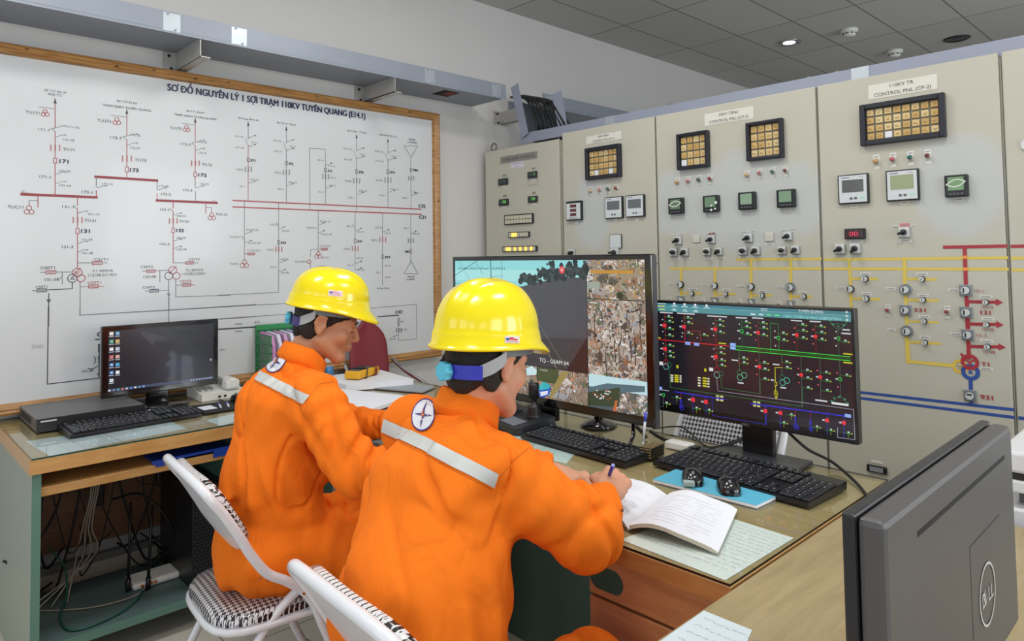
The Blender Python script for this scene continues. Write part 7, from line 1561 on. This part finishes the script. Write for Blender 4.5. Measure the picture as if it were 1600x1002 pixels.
    for s_ in 'LR':
        G.cap(J['sh'+s_]*0.93+J['el'+s_]*0.07-V3(0, 0, 0.008), J['el'+s_], 0.082, 0.070, 0.035); G.cap(J['el'+s_], J['wr'+s_], 0.069, 0.044, 0.016)
        d = unit(J['wr'+s_]-J['el'+s_]); w = J['wr'+s_]; G.cap(w-d*0.045, w+d*0.0, 0.045, 0.046, 0.008)
        G.plane_cut(w-d*0.004, d, w-0.075, w+0.11)
        G.cap(J['hip'+s_], J['kn'+s_], 0.098, 0.078, 0.04); G.cap(J['kn'+s_], J['an'+s_], 0.080, 0.070, 0.03)
    sd = seed*3.7
    # waist gather and drape
    wz = J['waist'][2]
    def drape(x, y, z):
        a = 0.010*vnoise(x*7+sd, y*7, z*3.2+sd)+0.0035*vnoise(x*17, y*17+sd, z*7); bl = np.exp(-((z-wz+0.03)/0.06)**2); a = a-0.006*bl*vnoise(x*9+5, y*9, z*34+sd)
        r_ = np.abs(vnoise(x*5+sd+z*4, y*5, z*2.0+3)); a = a+0.012*np.exp(-(r_/0.06)**2); r2_ = np.abs(vnoise(x*8+z*6+sd, y*8-z*3, z*4+7)); a = a+0.008*np.exp(-(r2_/0.07)**2); return a*np.clip((z-0.50)/0.14, 0.15, 1)
    G.warp_add(drape, lo, hi)
    for s_ in 'LR':
        el = J['el'+s_]; ua = unit(J['sh'+s_]-el); fa = unit(J['wr'+s_]-el); ax = unit(ua-fa)
        def fold(x, y, z, el=el, ax=ax, ua=ua, fa=fa):
            px, py, pz = x-el[0], y-el[1], z-el[2]; u = px*ax[0]+py*ax[1]+pz*ax[2]; dd = np.sqrt(px*px+py*py+pz*pz); wv = vnoise(x*11+sd, y*11, z*11)
            inner = np.clip(-(px*(ua+fa)[0]+py*(ua+fa)[1]+pz*(ua+fa)[2])/0.06+0.6, 0.25, 1)
            return -0.0095*np.exp(-(dd/0.11)**2)*np.tanh(2.2*np.sin(u*130+wv*3.0))*0.8*(1.25-inner)
        G.warp_add(fold, el-0.16, el+0.16)
        w = J['wr'+s_]; G.warp_add(lambda x, y, z, w=w, fa=fa: -0.003*np.exp(-((((x-w[0])**2+(y-w[1])**2+(z-w[2])**2)**.5-0.07)/0.04)**2)*np.sin(((x-w[0])*fa[0]+(y-w[1])*fa[1]+(z-w[2])*fa[2])*230+3*vnoise(x*14, y*14, z*14)), w-0.14, w+0.1)
        sh = J['sh'+s_]; d2 = unit(el-sh)
        G.warp_add(lambda x, y, z, sh=sh, d2=d2: -0.004*np.exp(-((((x-sh[0])**2+(y-sh[1])**2+(z-sh[2])**2)**.5-0.10)/0.06)**2)*np.sin(((x-sh[0])*d2[0]+(y-sh[1])*d2[1]+(z-sh[2])*d2[2])*95+3.5*vnoise(x*7, y*7+sd, z*7)), sh-0.2, sh+0.2)
        hp = J['hip'+s_]; kn = J['kn'+s_]; d3 = unit(kn-hp)
        G.warp_add(lambda x, y, z, hp=hp, d3=d3: -0.006*np.exp(-((((x-hp[0])**2+(y-hp[1])**2+(z-hp[2])**2)**.5-0.20)/0.08)**2)*np.sin(((x-hp[0])*d3[0]+(y-hp[1])*d3[1]+(z-hp[2])*d3[2])*85+4*vnoise(x*6, y*6+sd, z*6)), hp-0.3, hp+0.3)
    cov, bvc, _ = G.mesh('coverall', [orange], t)
    for s_ in 'LR':     # shoes
        a = J['an'+s_]; b = B().m(mat('shoe_dark', '#23211f', 0.5)); rows = []
        for i in range(13):
            u = i/12; y = -0.08+0.27*u; w_ = 0.045*max(0.05, 1-abs(2*u-1)**3.2)**0.5; hh = 0.075-0.035*u if u < 0.95 else 0.02
            rows.append([(a[0]+w_*math.cos(q), a[1]+y, max(0.002, hh*math.sin(q))) for q in [math.pi*k/8 for k in range(9)]])
        b.grid(rows); b.build('shoe', t)
    ho, bvh_h = helmet(t, c_head, R, hm.get('s', 1.0), hm.get('tilt', 0), hm.get('dz', 0), hm.get('dome', 0.112))
    collar(t, J['neck']+J.get('coff', V3(0, 0, -0.004)), rot_of(J.get('caz', 0), J.get('cp', 18)), 0.066, 0.070, h0=0.036)
    return t, bvc, bvh_h, tips, ho, cov
# ---------------- the two men
skA = skin_mat('skin_tan', '#c08a68'); skB = skin_mat('skin_warm', '#d29a7c')
CH1 = V3(-1.980, 1.082, 1.172)
J1 = dict(neck=V3(-2.005, 1.015, 1.065), chest=V3(-2.01, 0.95, 0.92), waist=V3(-1.985, 0.91, 0.70), pelvis=V3(-1.955, 0.905, 0.555), shL=V3(-2.165, 1.055, 0.995), shR=V3(-1.845, 0.955, 0.985), elL=V3(-2.20, 1.22, 0.815), wrL=V3(-1.96, 1.34, 0.805), elR=at(562, 740, 1.84), wrR=V3(-1.58, 1.27, 0.80),
          hipL=V3(-2.04, 0.96, 0.545), hipR=V3(-1.875, 0.91, 0.545), knL=V3(-1.96, 1.32, 0.54), knR=V3(-1.70, 1.25, 0.54), anL=V3(-1.95, 1.28, 0.09), anR=V3(-1.66, 1.20, 0.09), caz=10, cp=22,
          handL=dict(fwd=V3(1, 0.25, -0.05), up=V3(0, 0, 1), side=V3(0, 1, 0), curl=[(25, 25, 20)]*4), handR=dict(fwd=V3(0.1, 1, -0.05), up=V3(0, 0, 1), side=V3(-1, 0, 0), curl=[(30, 30, 20)]*4))
P1, b1c, b1h, tp1, ho1, cov1 = person('person', 'farther man in orange coverall and yellow helmet, seen in profile, head bowed', CH1, 36, 20, J1, skA, dict(tilt=-11, dz=0.008, nape=-0.062, s=0.95, dome=0.096), seed=1)
CH2 = V3(-1.185, 1.045, 1.128)
J2 = dict(neck=V3(-1.210, 1.008, 1.030), chest=V3(-1.185, 0.905, 0.88), waist=V3(-1.105, 0.80, 0.69), pelvis=V3(-1.035, 0.745, 0.555), shL=V3(-1.360, 0.970, 0.985), shR=V3(-1.045, 0.955, 0.945), elL=V3(-1.50, 1.15, 0.82), wrL=on_z(866, 738, 0.80), elR=V3(-0.925, 1.085, 0.815), wrR=on_z(949, 772, 0.820),
          hipL=V3(-1.145, 0.76, 0.545), hipR=V3(-0.965, 0.74, 0.545), knL=V3(-1.34, 1.10, 0.52), knR=V3(-0.93, 1.08, 0.53), anL=V3(-1.34, 1.02, 0.09), anR=V3(-0.88, 0.98, 0.09), caz=2, cp=20,
          handL=dict(fwd=V3(0.8, 0.55, -0.12), up=V3(-0.15, 0.1, 1), side=V3(0.5, -0.8, 0), curl=[(32, 40, 25), (38, 42, 25), (42, 42, 25), (45, 40, 25)], thumb=(0.35, 0.1)),
          handR=dict(fwd=V3(-0.30, 0.90, 0.22), up=V3(0.55, -0.2, 0.85), side=V3(-1, -0.3, 0), curl=[(48, 55, 30), (62, 65, 35), (70, 75, 40), (75, 78, 40)], thumb=(0.6, 0.6), s=0.92))
P2, b2c, b2h, tp2, ho2, cov2 = person('person', 'nearer man in orange coverall and yellow helmet, seen from behind, writing in a book', CH2, 0, 14, J2, skB, dict(tilt=-12, dz=0.004, nape=-0.072), seed=2)
# reflective strips, badges and seams
refl = mat('reflective_silver', '#c2c4c2', 0.35, 0.2, noise=0.06, nscale=60)
def strip_part(bvh, parent, top, bot): 
    o = decal(bvh, 'reflective_strip', parent, [(strip_grid(top, bot, 110, 12), '#c4c6c4')], 0.0030, ink_mat('reflective_ink', rough=0.4)); return o
strip_part(b2c, P2, [(601, 655), (660, 682), (720, 712), (779, 741)], [(597, 675), (655, 702), (712, 733), (772, 762)])
strip_part(b1c, P1, [(406, 580), (440, 597), (484, 619)], [(398, 594), (432, 611), (474, 632)])
for (bvh, parent, c, a, b, tl_) in ((b2c, P2, (662, 650), 18, 26, 0.20), (b1c, P1, (432, 565), 13.5, 21, 0.62)):
    P, T = logo_polys(c, a, b, tl_); o = decal(bvh, 'badge', parent, P, 0.0032, cloth_ink); decal(bvh, 'star_mark', o, star_polys(T, a, b, 1, ((1.0, '#3a2a80'), )), 0.0042, cloth_ink); decal(bvh, 'star_core', o, star_polys(T, a*1.0, b, 1, ((0.42, '#f08a30'), )), 0.0050, cloth_ink)
si = ink_mat('seam_ink', rough=0.8)
def seams(bvh, parent, lines):
    for (pts, w) in lines:
        decal(bvh, 'seam', parent, [(seam_grid(pts, w, 50), '#b9520c')], 0.0008, si)
seams(b2c, P2, [([(598, 679), (655, 706), (712, 737), (770, 766)], 0.9), ([(826, 700), (800, 722), (780, 748), (770, 790), (768, 830)], 1.0)])
seams(b1c, P1, [([(397, 597), (432, 614), (474, 636)], 0.8), ([(522, 597), (500, 600), (484, 618), (474, 650), (470, 700)], 0.9)])
for (bvh, parent, q, r_, col) in ((b1c, P1, (406, 904), 3.4, '#d86818'), (b1c, P1, (419, 906), 2.6, '#c85c14'), (b2c, P2, (972, 798), 2.6, '#6a3010')): decal(bvh, 'snap_button', parent, [(ell_grid(q, r_, r_, 0, 0.0, 1.0, 12, 2), col)], 0.0016, cloth_ink)
# helmet stickers
def sticker(bvh, parent, c, w, h, tl_, cols):
    G = []
    for i in range(9):
        G.append([(c[0]+(i/8-0.5)*w*math.cos(tl_)-(j/4-0.5)*h*math.sin(tl_), c[1]+(i/8-0.5)*w*math.sin(tl_)+(j/4-0.5)*h*math.cos(tl_)) for j in range(5)])
    o = decal(bvh, 'sticker', parent, [(G, cols[0])], 0.0008, cloth_ink)
    def sub(x0, y0, x1, y1, col, k): return ([[(c[0]+(x-0.5)*w*math.cos(tl_)-(y-0.5)*h*math.sin(tl_), c[1]+(x-0.5)*w*math.sin(tl_)+(y-0.5)*h*math.cos(tl_)) for y in (y0, y1)] for x in (x0, (x0+x1)/2, x1)], col)
    decal(bvh, 'sticker_print', o, [sub(0.08, 0.25, 0.30, 0.60, cols[1], 0), sub(0.32, 0.15, 0.60, 0.55, cols[2], 0), sub(0.60, 0.35, 0.85, 0.6, cols[2], 0), sub(0.1, 0.72, 0.9, 0.84, cols[3], 0)], 0.0013, cloth_ink)
sticker(b2h, ho2, (800, 531), 23, 11, 0.02, ('#e8dcd4', '#3a50a0', '#d0404c', '#d88a88'))
sticker(b1h, ho1, (524, 458.5), 22, 9, 0.10, ('#e8d8e0', '#6a5a90', '#e0a0b0', '#d8a8c0'))
# pen in the writing hand
pen('blue pen held in the right hand of the nearer man', on_z(937, 782, DZ+0.018), at(958, 727, np.dot(on_z(948, 760, 0.82)-EYE, FF)-0.035), '#4040b0')
# ================================================================== FOLDING CHAIRS
def hound_mat(name, plane):
    m = bpy.data.materials.new(name); m.use_nodes = True; nt = m.node_tree; b = nt.nodes['Principled BSDF']; tc = nt.nodes.new('ShaderNodeTexCoord'); sp = nt.nodes.new('ShaderNodeSeparateXYZ'); nt.links.new(tc.outputs['Object'], sp.inputs[0])
    def mth(op, a, b_=None):
        n = nt.nodes.new('ShaderNodeMath'); n.operation = op
        for i, v in enumerate((a, b_)):
            if v is None: continue
            if isinstance(v, (int, float)): n.inputs[i].default_value = v
            else: nt.links.new(v, n.inputs[i])
        return n.outputs[0]
    u = mth('FLOOR', mth('MULTIPLY', mth('ADD', sp.outputs[plane[0]], 10.0), 560.0)); v = mth('FLOOR', mth('MULTIPLY', mth('ADD', sp.outputs[plane[1]], 10.0), 560.0))
    top = mth('LESS_THAN', mth('MODULO', mth('ADD', u, v), 4.0), 2.0); wc = mth('LESS_THAN', mth('MODULO', u, 8.0), 4.0); fc = mth('LESS_THAN', mth('MODULO', v, 8.0), 4.0)
    k = mth('ADD', mth('MULTIPLY', top, wc), mth('MULTIPLY', mth('SUBTRACT', 1.0, top), fc))
    mx = nt.nodes.new('ShaderNodeMix'); mx.data_type = 'RGBA'; mx.inputs[6].default_value = (*lin('#e2e2e6'), 1); mx.inputs[7].default_value = (*lin('#17171b'), 1)
    nt.links.new(k, mx.inputs[0]); nt.links.new(mx.outputs[2], b.inputs['Base Color']); b.inputs['Roughness'].default_value = 0.3; b.inputs['Coat Weight'].default_value = 0.4
    return m
hs_seat = hound_mat('houndstooth_seat', (0, 1)); hs_back = hound_mat('houndstooth_back', (0, 2))
tubew = mat('tube_white_enamel', '#e6e8ee', 0.25, coat=0.4); shellw = mat('chair_shell_white', '#dcdde2', 0.35, coat=0.2)
def folding_chair(label, loc, rz, sticker_=False):
    """local: seat faces +y, origin on the floor under the middle of the seat"""
    t = thing('folding_chair', label, 'chair', loc, rz, None); w = 0.205; r = 0.0125
    def side(s):     # front leg tube rising to the back, bent at the hinge
        return [(s*w, 0.23, 0.012), (s*w, 0.135, 0.22), (s*w, 0.072, 0.37), (s*w, 0.045, 0.44), (s*w, 0.012, 0.495), (s*w, -0.035, 0.537), (s*w, -0.09, 0.575), (s*w, -0.135, 0.638), (s*w, -0.171, 0.705), (s*w*0.99, -0.212, 0.775)]
    L_s = smooth_path(side(-1), 6); R_s = smooth_path(side(1), 6)
    top = [(-w*0.97, -0.245, 0.822), (-w*0.86, -0.262, 0.848), (-w*0.6, -0.272, 0.861), (0, -0.276, 0.865), (w*0.6, -0.272, 0.861), (w*0.86, -0.262, 0.848), (w*0.97, -0.245, 0.822)]
    fz = lambda p: Vector((p[0], p[1]*(0.90 if p[1] < 0 else 1.0), p[2] if p[2] < 0.45 else 0.45+(p[2]-0.45)*0.88))
    L_s = [fz(p) for p in L_s]; R_s = [fz(p) for p in R_s]; top = [tuple(fz(p)) for p in top]
    pts = L_s[:-1]+[Vector(p) for p in smooth_path([L_s[-1]]+top+[R_s[-1]], 6)]+list(reversed(R_s[:-1]))
    B().m(tubew).tube(pts, r, 12).build('front_frame', t, world=False)
    for s in (-1, 1):
        B().m(tubew).tube(smooth_path([(s*(w-0.026), -0.27, 0.012), (s*(w-0.026), -0.20, 0.20), (s*(w-0.026), -0.10, 0.38), (s*(w-0.02), -0.035, 0.455), (s*(w-0.012), 0.01, 0.492)], 6), r*0.95, 12).build('rear_leg', t, world=False)
        B().m(chrome).cyl((s*(w+0.014), 0.012, 0.488), (s*(w-0.04), 0.012, 0.488), 0.006, n=10).cyl((s*(w+0.014), 0.088, 0.33), (s*(w-0.04), 0.088, 0.33), 0.005, n=10).build('rivet', t, world=False)
        for (y,) in ((0.24,), (-0.27,)): B().m(black_pl).cyl((s*(w-(0.026 if y < 0 else 0)), y, 0.0), (s*(w-(0.026 if y < 0 else 0)), y+(-0.012 if y > 0 else 0.008), 0.035), 0.0155, n=12).build('foot_cap', t, world=False)
    B().m(tubew).cyl((-w, 0.19, 0.125), (w, 0.19, 0.125), 0.008).build('front_rung', t, world=False); B().m(tubew).cyl((-w+0.026, -0.235, 0.11), (w-0.026, -0.235, 0.11), 0.008).build('rear_rung', t, world=False)
    # seat cushion: rounded square, domed
    def pad(name, fn, m_top, m_side, n=40):
        rows = []
        for (k, zz) in ((1.0, 0.0), (1.03, 0.008), (1.02, 0.022), (0.97, 0.034), (0.80, 0.040), (0.5, 0.043), (0.2, 0.044), (0.01, 0.0445)): rows.append([fn(k, 2*math.pi*i/n, zz) for i in range(n+1)])
        b = B().m(m_side).grid(rows[:2]); b.m(m_top).grid(rows[1:]); b.m(m_side).grid([rows[0], [fn(0.01, 2*math.pi*i/n, 0.0) for i in range(n+1)]]); return b
    def seat(k, a, z):
        c, s = math.cos(a), math.sin(a); e = (abs(c)**4+abs(s)**4)**-0.25; return (0.185*k*c*e, 0.005+0.20*k*s*e, 0.425+z)
    pad('seat', seat, hs_seat, shellw).build('seat', t, world=False)
    B().m(tubew).tube([seat(1.02, 2*math.pi*i/40, -0.006) for i in range(40)], 0.010, 10, close=True).build('seat_rim', t, world=False)
    # back: padded panel between the uprights, plastic shell behind
    bd_, bu = Vector((0, -0.118, 0.612)), Vector((0, -0.232, 0.810)); ax = (bu-bd_).normalized(); nf = Vector((0, ax.z, -ax.y)); ctr = (bd_+bu)/2
    def back(k, a, z):
        c, s = math.cos(a), math.sin(a); e = (abs(c)**4+abs(s)**4)**-0.25; x = 0.182*k*c*e; h = 0.110*k*s*e; bow = 0.0
        p = ctr+Vector((x, 0, 0))+ax*h+nf*(z*0.8+0.002); p -= nf*(0.012*(1-(x/0.2)**2)); return tuple(p)
    pad('back', back, hs_back, shellw).build('back_pad', t, world=False)
    rows = []
    for k in (0.01, 0.3, 0.6, 0.85, 0.97, 1.03): rows.append([tuple(Vector(back(k, 2*math.pi*i/40, 0))-nf*(0.010+0.004*(1-k))) for i in range(41)])
    rows.append([tuple(Vector(back(1.04, 2*math.pi*i/40, 0))-nf*0.001) for i in range(41)]); sh = B().m(shellw).grid(rows).build('back_shell', t, world=False)
    if sticker_:
        c = Vector(back(0.3, 0.6, 0))-nf*0.016; B().m(mat('sticker_pale_blue', '#8fc4d8', 0.4)).box((0, 0, 0), (0.028, 0.001, 0.020), M=Matrix.Translation(c) @ Vector((0, 1, 0)).rotation_difference(nf).to_matrix().to_4x4()).build('sticker', sh, world=False)
    return t
folding_chair('white tubular folding chair with houndstooth seat under the farther man', (-1.965, 0.895, 0), math.radians(-5))
folding_chair('white tubular folding chair behind the nearer man, its back close to the camera', (-1.050, 0.835, 0), math.radians(-3), True)
folding_chair('white folding chair with houndstooth back standing beyond the diagram monitor', (-1.31, 2.14, 0), math.radians(180))
# red office chair by the wall
rc = thing('office_chair', 'dark red padded chair with chrome arm beside the board, beyond the farther man', 'chair', (-3.14, 2.085, 0), math.radians(270))
maroon = mat('chair_maroon', '#7e2430', 0.5, bump=0.2, bscale=400)
rows = []
for i in range(15):
    u = i/14; z = 0.50+0.52*u; w_ = (0.108+0.015*math.sin(u*3.1))*(1 if u < 0.72 else max(0.02, 1-((u-0.72)/0.29)**2.6))**0.8; yb_ = -0.20-0.05*u
    rows.append([(w_*math.cos(a), yb_+0.03*math.sin(a)-0.03*(math.cos(a))**2*-1, z) for a in [2*math.pi*k/24 for k in range(25)]])
B().m(maroon).grid(rows).build('backrest', rc, world=False)
B().m(maroon).box((0, 0.02, 0.45), (0.32, 0.38, 0.07), bev=0.03).build('seat', rc, world=False)
for s in (-1, 1): B().m(chrome).tube(smooth_path([(s*0.15, -0.20, 0.80), (s*0.17, -0.10, 0.74), (s*0.17, 0.15, 0.66), (s*0.17, 0.22, 0.5), (s*0.17, 0.22, 0.02)], 6), 0.011, 10).tube(smooth_path([(s*0.16, -0.24, 0.70), (s*0.17, -0.22, 0.4), (s*0.17, -0.25, 0.02)], 5), 0.011, 10).build('frame', rc, world=False)
# ================================================================== UNDER THE LEFT DESK
rt = thing('wifi_router', 'white wireless router with two black antennas on the lower desk shelf', 'router', (-3.0, 0.86, 0.118))
B().m(white_pl).box((-3.00, 0.885, 0.133), (0.115, 0.17, 0.026), bev=0.010).build('case', rt)
for (a, b_) in (((-2.955, 0.785, 0.125), (-2.985, 0.800, 0.445)), ((-2.925, 0.845, 0.122), (-2.945, 0.865, 0.43))):
    a = Vector(a); b_ = Vector(b_); B().m(black_pl).cyl(a, a+(b_-a)*0.14, 0.009, n=10).cyl(a+(b_-a)*0.12, b_, 0.006, 0.005, n=10).build('antenna', rt)
b = B().m(mat('port_orange', '#c86a30', 0.5)); [b.box((-2.942, 0.83+i*0.016, 0.134), (0.002, 0.011, 0.009)) for i in range(4)]; b.build('ports', rt)
pc = thing('computer_tower', 'black computer tower with perforated side at the right end of the lower shelf', 'computer', (-2.95, 1.02, 0.118))
B().m(black_pl).b2((-3.18, 0.965, 0.119), (-2.80, 1.085, 0.50), bev=0.004).build('case', pc)
b = B().m(mat('mesh_hole', '#3a3b40', 0.6)); 
for i in range(26):
    for j in range(7): b.box((-2.7995, 0.978+j*0.0155+(0.007 if i % 2 else 0), 0.135+i*0.0135), (0.001, 0.008, 0.006))
b.build('mesh_panel', pc); B().m(mat('usb_blue', '#3a6ab0', 0.4)).b2((-2.7995, 1.03, 0.15), (-2.798, 1.045, 0.165)).build('usb_port', pc)
strip = thing('power_strip', 'black power strip with plugs hanging below the keyboard tray', 'power strip', (-3.2, 0.75, 0.5))
b = B().m(black_pl).b2((-3.253, 0.60, 0.50), (-3.215, 1.06, 0.56), bev=0.006); b.build('bar', strip)
B().m(mat('socket_grey', '#55575c', 0.4)).cyl((-3.215, 0.87, 0.53), (-3.213, 0.87, 0.53), 0.019, n=20).build('socket', strip)
for (y, z0, z1) in ((0.72, 0.40, 0.55), (0.95, 0.44, 0.55), (0.99, 0.47, 0.54)): B().m(black_pl).b2((-3.215, y, z0), (-3.17, y+0.035, z1), bev=0.006).build('plug_adapter', strip)
B().m(white_pl).b2((-3.168, 0.998, 0.50), (-3.166, 1.012, 0.53)).build('label', strip)
CGR = 'black cables hanging under the left desk'
cb = mat('cable_rubber', '#141416', 0.5); cbeige = mat('cable_beige', '#a0968a', 0.5); cgreen = mat('cable_green', '#1d5a4c', 0.45)
def cable(label, pts, r, m_, group=None, n=8): return tag(B().m(m_).tube(smooth_path([Vector(p) for p in pts], n), r, 7).build('cable'), label, 'cable', group)
rr = random.Random(21)
for i in range(15):
    y0_ = 0.50+0.035*i+rr.uniform(-.01, .01); xx = -3.20+rr.uniform(0, .10); d = rr.uniform(-0.18, 0.2); y1_ = min(1.06, max(0.46, y0_+d)); zl_ = rr.uniform(0.13, 0.34)
    cable('black cable hanging among others under the left desk', [(xx, y0_, 0.60), (xx+0.02, y0_+rr.uniform(-.03, .03), 0.48), (xx+0.03, (y0_+y1_)/2, max(0.14, zl_+rr.uniform(-.03, .12))), (xx+0.01, y1_, zl_), (xx-0.03, min(1.06, y1_+rr.uniform(-.04, .08)), zl_+rr.uniform(-.01, .10))], rr.choice((0.0025, 0.003, 0.0045)), cb, CGR)
for i in range(4): cable('beige cable dropping from the keyboard tray area to the shelf', [(-3.14+0.01*i, 0.70+0.012*i, 0.60), (-3.10, 0.69+0.008*i, 0.48), (-3.08, 0.66+0.01*i, 0.36), (-3.09, 0.64+0.02*i, 0.24), (-3.02, 0.60-0.05*i, 0.125)], 0.0028, cbeige, 'beige cables under the left desk')
cable('thick black cable arching from the back of the desk to the computer tower', [(-3.16, 0.78, 0.42), (-3.08, 0.86, 0.44), (-3.02, 0.93, 0.36), (-3.02, 0.97, 0.24), (-3.10, 0.955, 0.19), (-3.18, 0.94, 0.20)], 0.005, cb)
cable('green network cable looping over the lower shelf from the router', [(-2.94, 0.835, 0.13), (-2.86, 0.79, 0.124), (-2.80, 0.72, 0.124), (-2.77, 0.62, 0.124), (-2.80, 0.56, 0.124), (-2.92, 0.56, 0.126), (-3.02, 0.60, 0.16), (-3.08, 0.60, 0.24), (-3.12, 0.56, 0.30)], 0.0035, cgreen)
cable('white network cable running from the router to the left along the shelf', [(-2.94, 0.85, 0.134), (-2.90, 0.80, 0.125), (-2.90, 0.70, 0.124), (-2.95, 0.60, 0.124), (-3.05, 0.50, 0.124), (-3.15, 0.47, 0.14)], 0.003, cbeige)
# ================================================================== CABLES AND SMALL THINGS ON THE RIGHT DESK
def dcable(label, q, r, m_=cb): return cable(label, [(*on_z(x, y, z)[:2], z) for x, y, z in q], r, m_, None, 6)
dcable('thick black cable sagging across the desk from the television to the diagram monitor', [(1016, 674, 0.775), (1040, 688, 0.759), (1080, 698, 0.757), (1120, 700, 0.757), (1160, 686, 0.775)], 0.006)
dcable('thin black cable curving across the desk behind the right keyboard', [(1020, 670, 0.765), (1062, 667, 0.765), (1082, 680, 0.757), (1100, 696, 0.756), (1130, 705, 0.756)], 0.0028)
cable('black cable running from the diagram monitor over the back of the desk to the right', [on_y(1232, 676, 1.99), on_y(1262, 702, 1.98), on_z(1300, 722, 0.77), on_z(1335, 752, 0.757), on_z(1354, 775, 0.752), on_z(1358, 790, 0.752)], 0.0042, cb)
pcup = thing('pen_cube', 'small black cube pen holder with gold grid pattern beside the right keyboard', 'pen holder', (-1.27, 1.79, DZ), math.radians(4))
B().m(mat('cube_black', '#14120f', 0.4)).box((0, 0, 0.018), (0.042, 0.075, 0.034), bev=0.002).build('block', pcup, world=False)
b = B().m(mat('cube_gold', '#a89268', 0.4))
for i in range(5):
    for j in range(4): b.box((-0.016+0.008*i, -0.0378, 0.007+0.0078*j), (0.0055, 0.001, 0.0035))
for i in range(5):
    for j in range(7): b.box((-0.016+0.008*i, -0.032+0.0105*j, 0.0352), (0.0045, 0.006, 0.001))
b.build('grid_pattern', pcup, world=False)
pen('white barrelled pen with blue cap standing in the black cube holder', (-1.285, 1.765, DZ+0.036), tuple(on_y(1009, 645, 1.765)), '#4a58d0')
wb = thing('charger_block', 'small white box on the desk behind the black cube holder', 'box', (-1.36, 1.93, DZ)); B().m(white_pl).b2((-1.30, 1.90, DZ+0.0005), (-1.215, 1.945, DZ+0.022), bev=0.004).build('case', wb)
jk = thing('camera_joystick_keyboard', 'black camera control keyboard with tall joystick in front of the television', 'controller', (-1.9, 1.80, DZ), math.radians(-14))
def jl(x, y, z): return (x, y, z)
b = B().m(mat('controller_black', '#24262c', 0.4, coat=0.1)); b.prism([(-0.20, -0.085, 0.001), (0.155, -0.085, 0.001), (0.175, -0.06, 0.001), (0.175, 0.08, 0.001), (-0.20, 0.08, 0.001)], (0, 0, 0.020)); b.prism([(-0.20, -0.08, 0.021), (-0.20, 0.08, 0.021), (-0.20, 0.08, 0.045)], (0.37, 0, 0)); b.build('case', jk, world=False)
M = Matrix.Translation((0, 0, 0.033)) @ Matrix.Rotation(math.atan2(0.024, 0.16), 4, 'X'); b = B().m(mat('controller_pad_grey', '#6d727c', 0.4)).box((0.085, -0.045, 0.002), (0.10, 0.055, 0.003), bev=0.001, M=M); b.build('wrist_plate', jk, world=False)
b = B().m(key_dark)
for i in range(6):
    for j in range(5): b.box((-0.175+i*0.021, -0.06+j*0.021, 0.004), (0.015, 0.013, 0.006), bev=0.002, M=M, seg=1)
for i in range(3):
    for j in range(3): b.box((-0.035+i*0.02, -0.01+j*0.022, 0.004), (0.013, 0.013, 0.006), bev=0.003, M=M, seg=1)
b.build('keys', jk, world=False); B().m(mat('controller_lcd', '#3c5048', 0.2, coat=0.5)).box((-0.12, 0.058, 0.002), (0.08, 0.02, 0.002), M=M).build('display', jk, world=False)
B().m(black_pl).lathe([(0.032, 0.03), (0.032, 0.042), (0.026, 0.05), (0.029, 0.056), (0.022, 0.064), (0.025, 0.070), (0.018, 0.078), (0.010, 0.086), (0.009, 0.098), (0.019, 0.106), (0.020, 0.150), (0.018, 0.158), (0.0005, 0.160)], (0.10, 0.035, 0), n=24).build('joystick', jk, world=False)
# cables hanging in the kneehole of the right desk
for i, (x, r) in enumerate(((-1.09, 0.008), (-1.105, 0.007), (-1.12, 0.004))): cable('black cable hanging in the kneehole left of the drawers, %s' % ('thickest', 'second thickest', 'thinnest')[i], [(x, 1.36+0.02*i, 0.66), (x-0.005, 1.35+0.02*i, 0.55), (x-0.03, 1.33+0.02*i, 0.38), (x-0.06, 1.32+0.02*i, 0.22)], r, cb)
# ================================================================== OFFICE PRINTER BEHIND THE FOREGROUND MONITOR
pt = thing('office_printer', 'white office printer at the right edge, partly hidden by the foreground monitor', 'printer', (-0.1, 2.25, 0))
pw = mat('printer_white', '#dcdee2', 0.35); pg = mat('printer_grey', '#9c9ea0', 0.4)
PX0, PX1, PYf = -0.42, 0.16, 1.985
b = B().m(pw).b2((PX0, PYf, 0.845), (PX1, 2.50, 0.895), bev=0.008); b.build('lid', pt)
B().m(black_pl).b2((PX0+0.005, PYf+0.01, 0.828), (PX1-0.005, 2.49, 0.845)).build('scanner_gap', pt)
B().m(pw).b2((PX0, PYf, 0.800), (PX1, 2.50, 0.828), bev=0.004).build('scanner_body', pt)
B().m(mat('printer_shadow_grey', '#5c5e60', 0.5)).b2((PX0+0.03, PYf+0.05, 0.765), (PX1-0.03, 2.46, 0.800)).build('output_recess', pt)
B().m(pw).b2((PX0, PYf-0.005, 0.69), (PX1, 2.50, 0.765), bev=0.006).build('output_tray', pt)
for (z0, z1) in ((0.615, 0.685), (0.545, 0.611), (0.10, 0.541)): B().m(pg if z1 > 0.6 else pw).b2((PX0, PYf-0.003, z0), (PX1, 2.50, z1), bev=0.004).build('drawer', pt)
for x in (PX0+0.05, PX1-0.05):
    for y in (PYf+0.06, 2.44): B().m(black_pl).cyl((x, y, 0.0), (x, y, 0.10), 0.025, n=12).build('caster', pt)
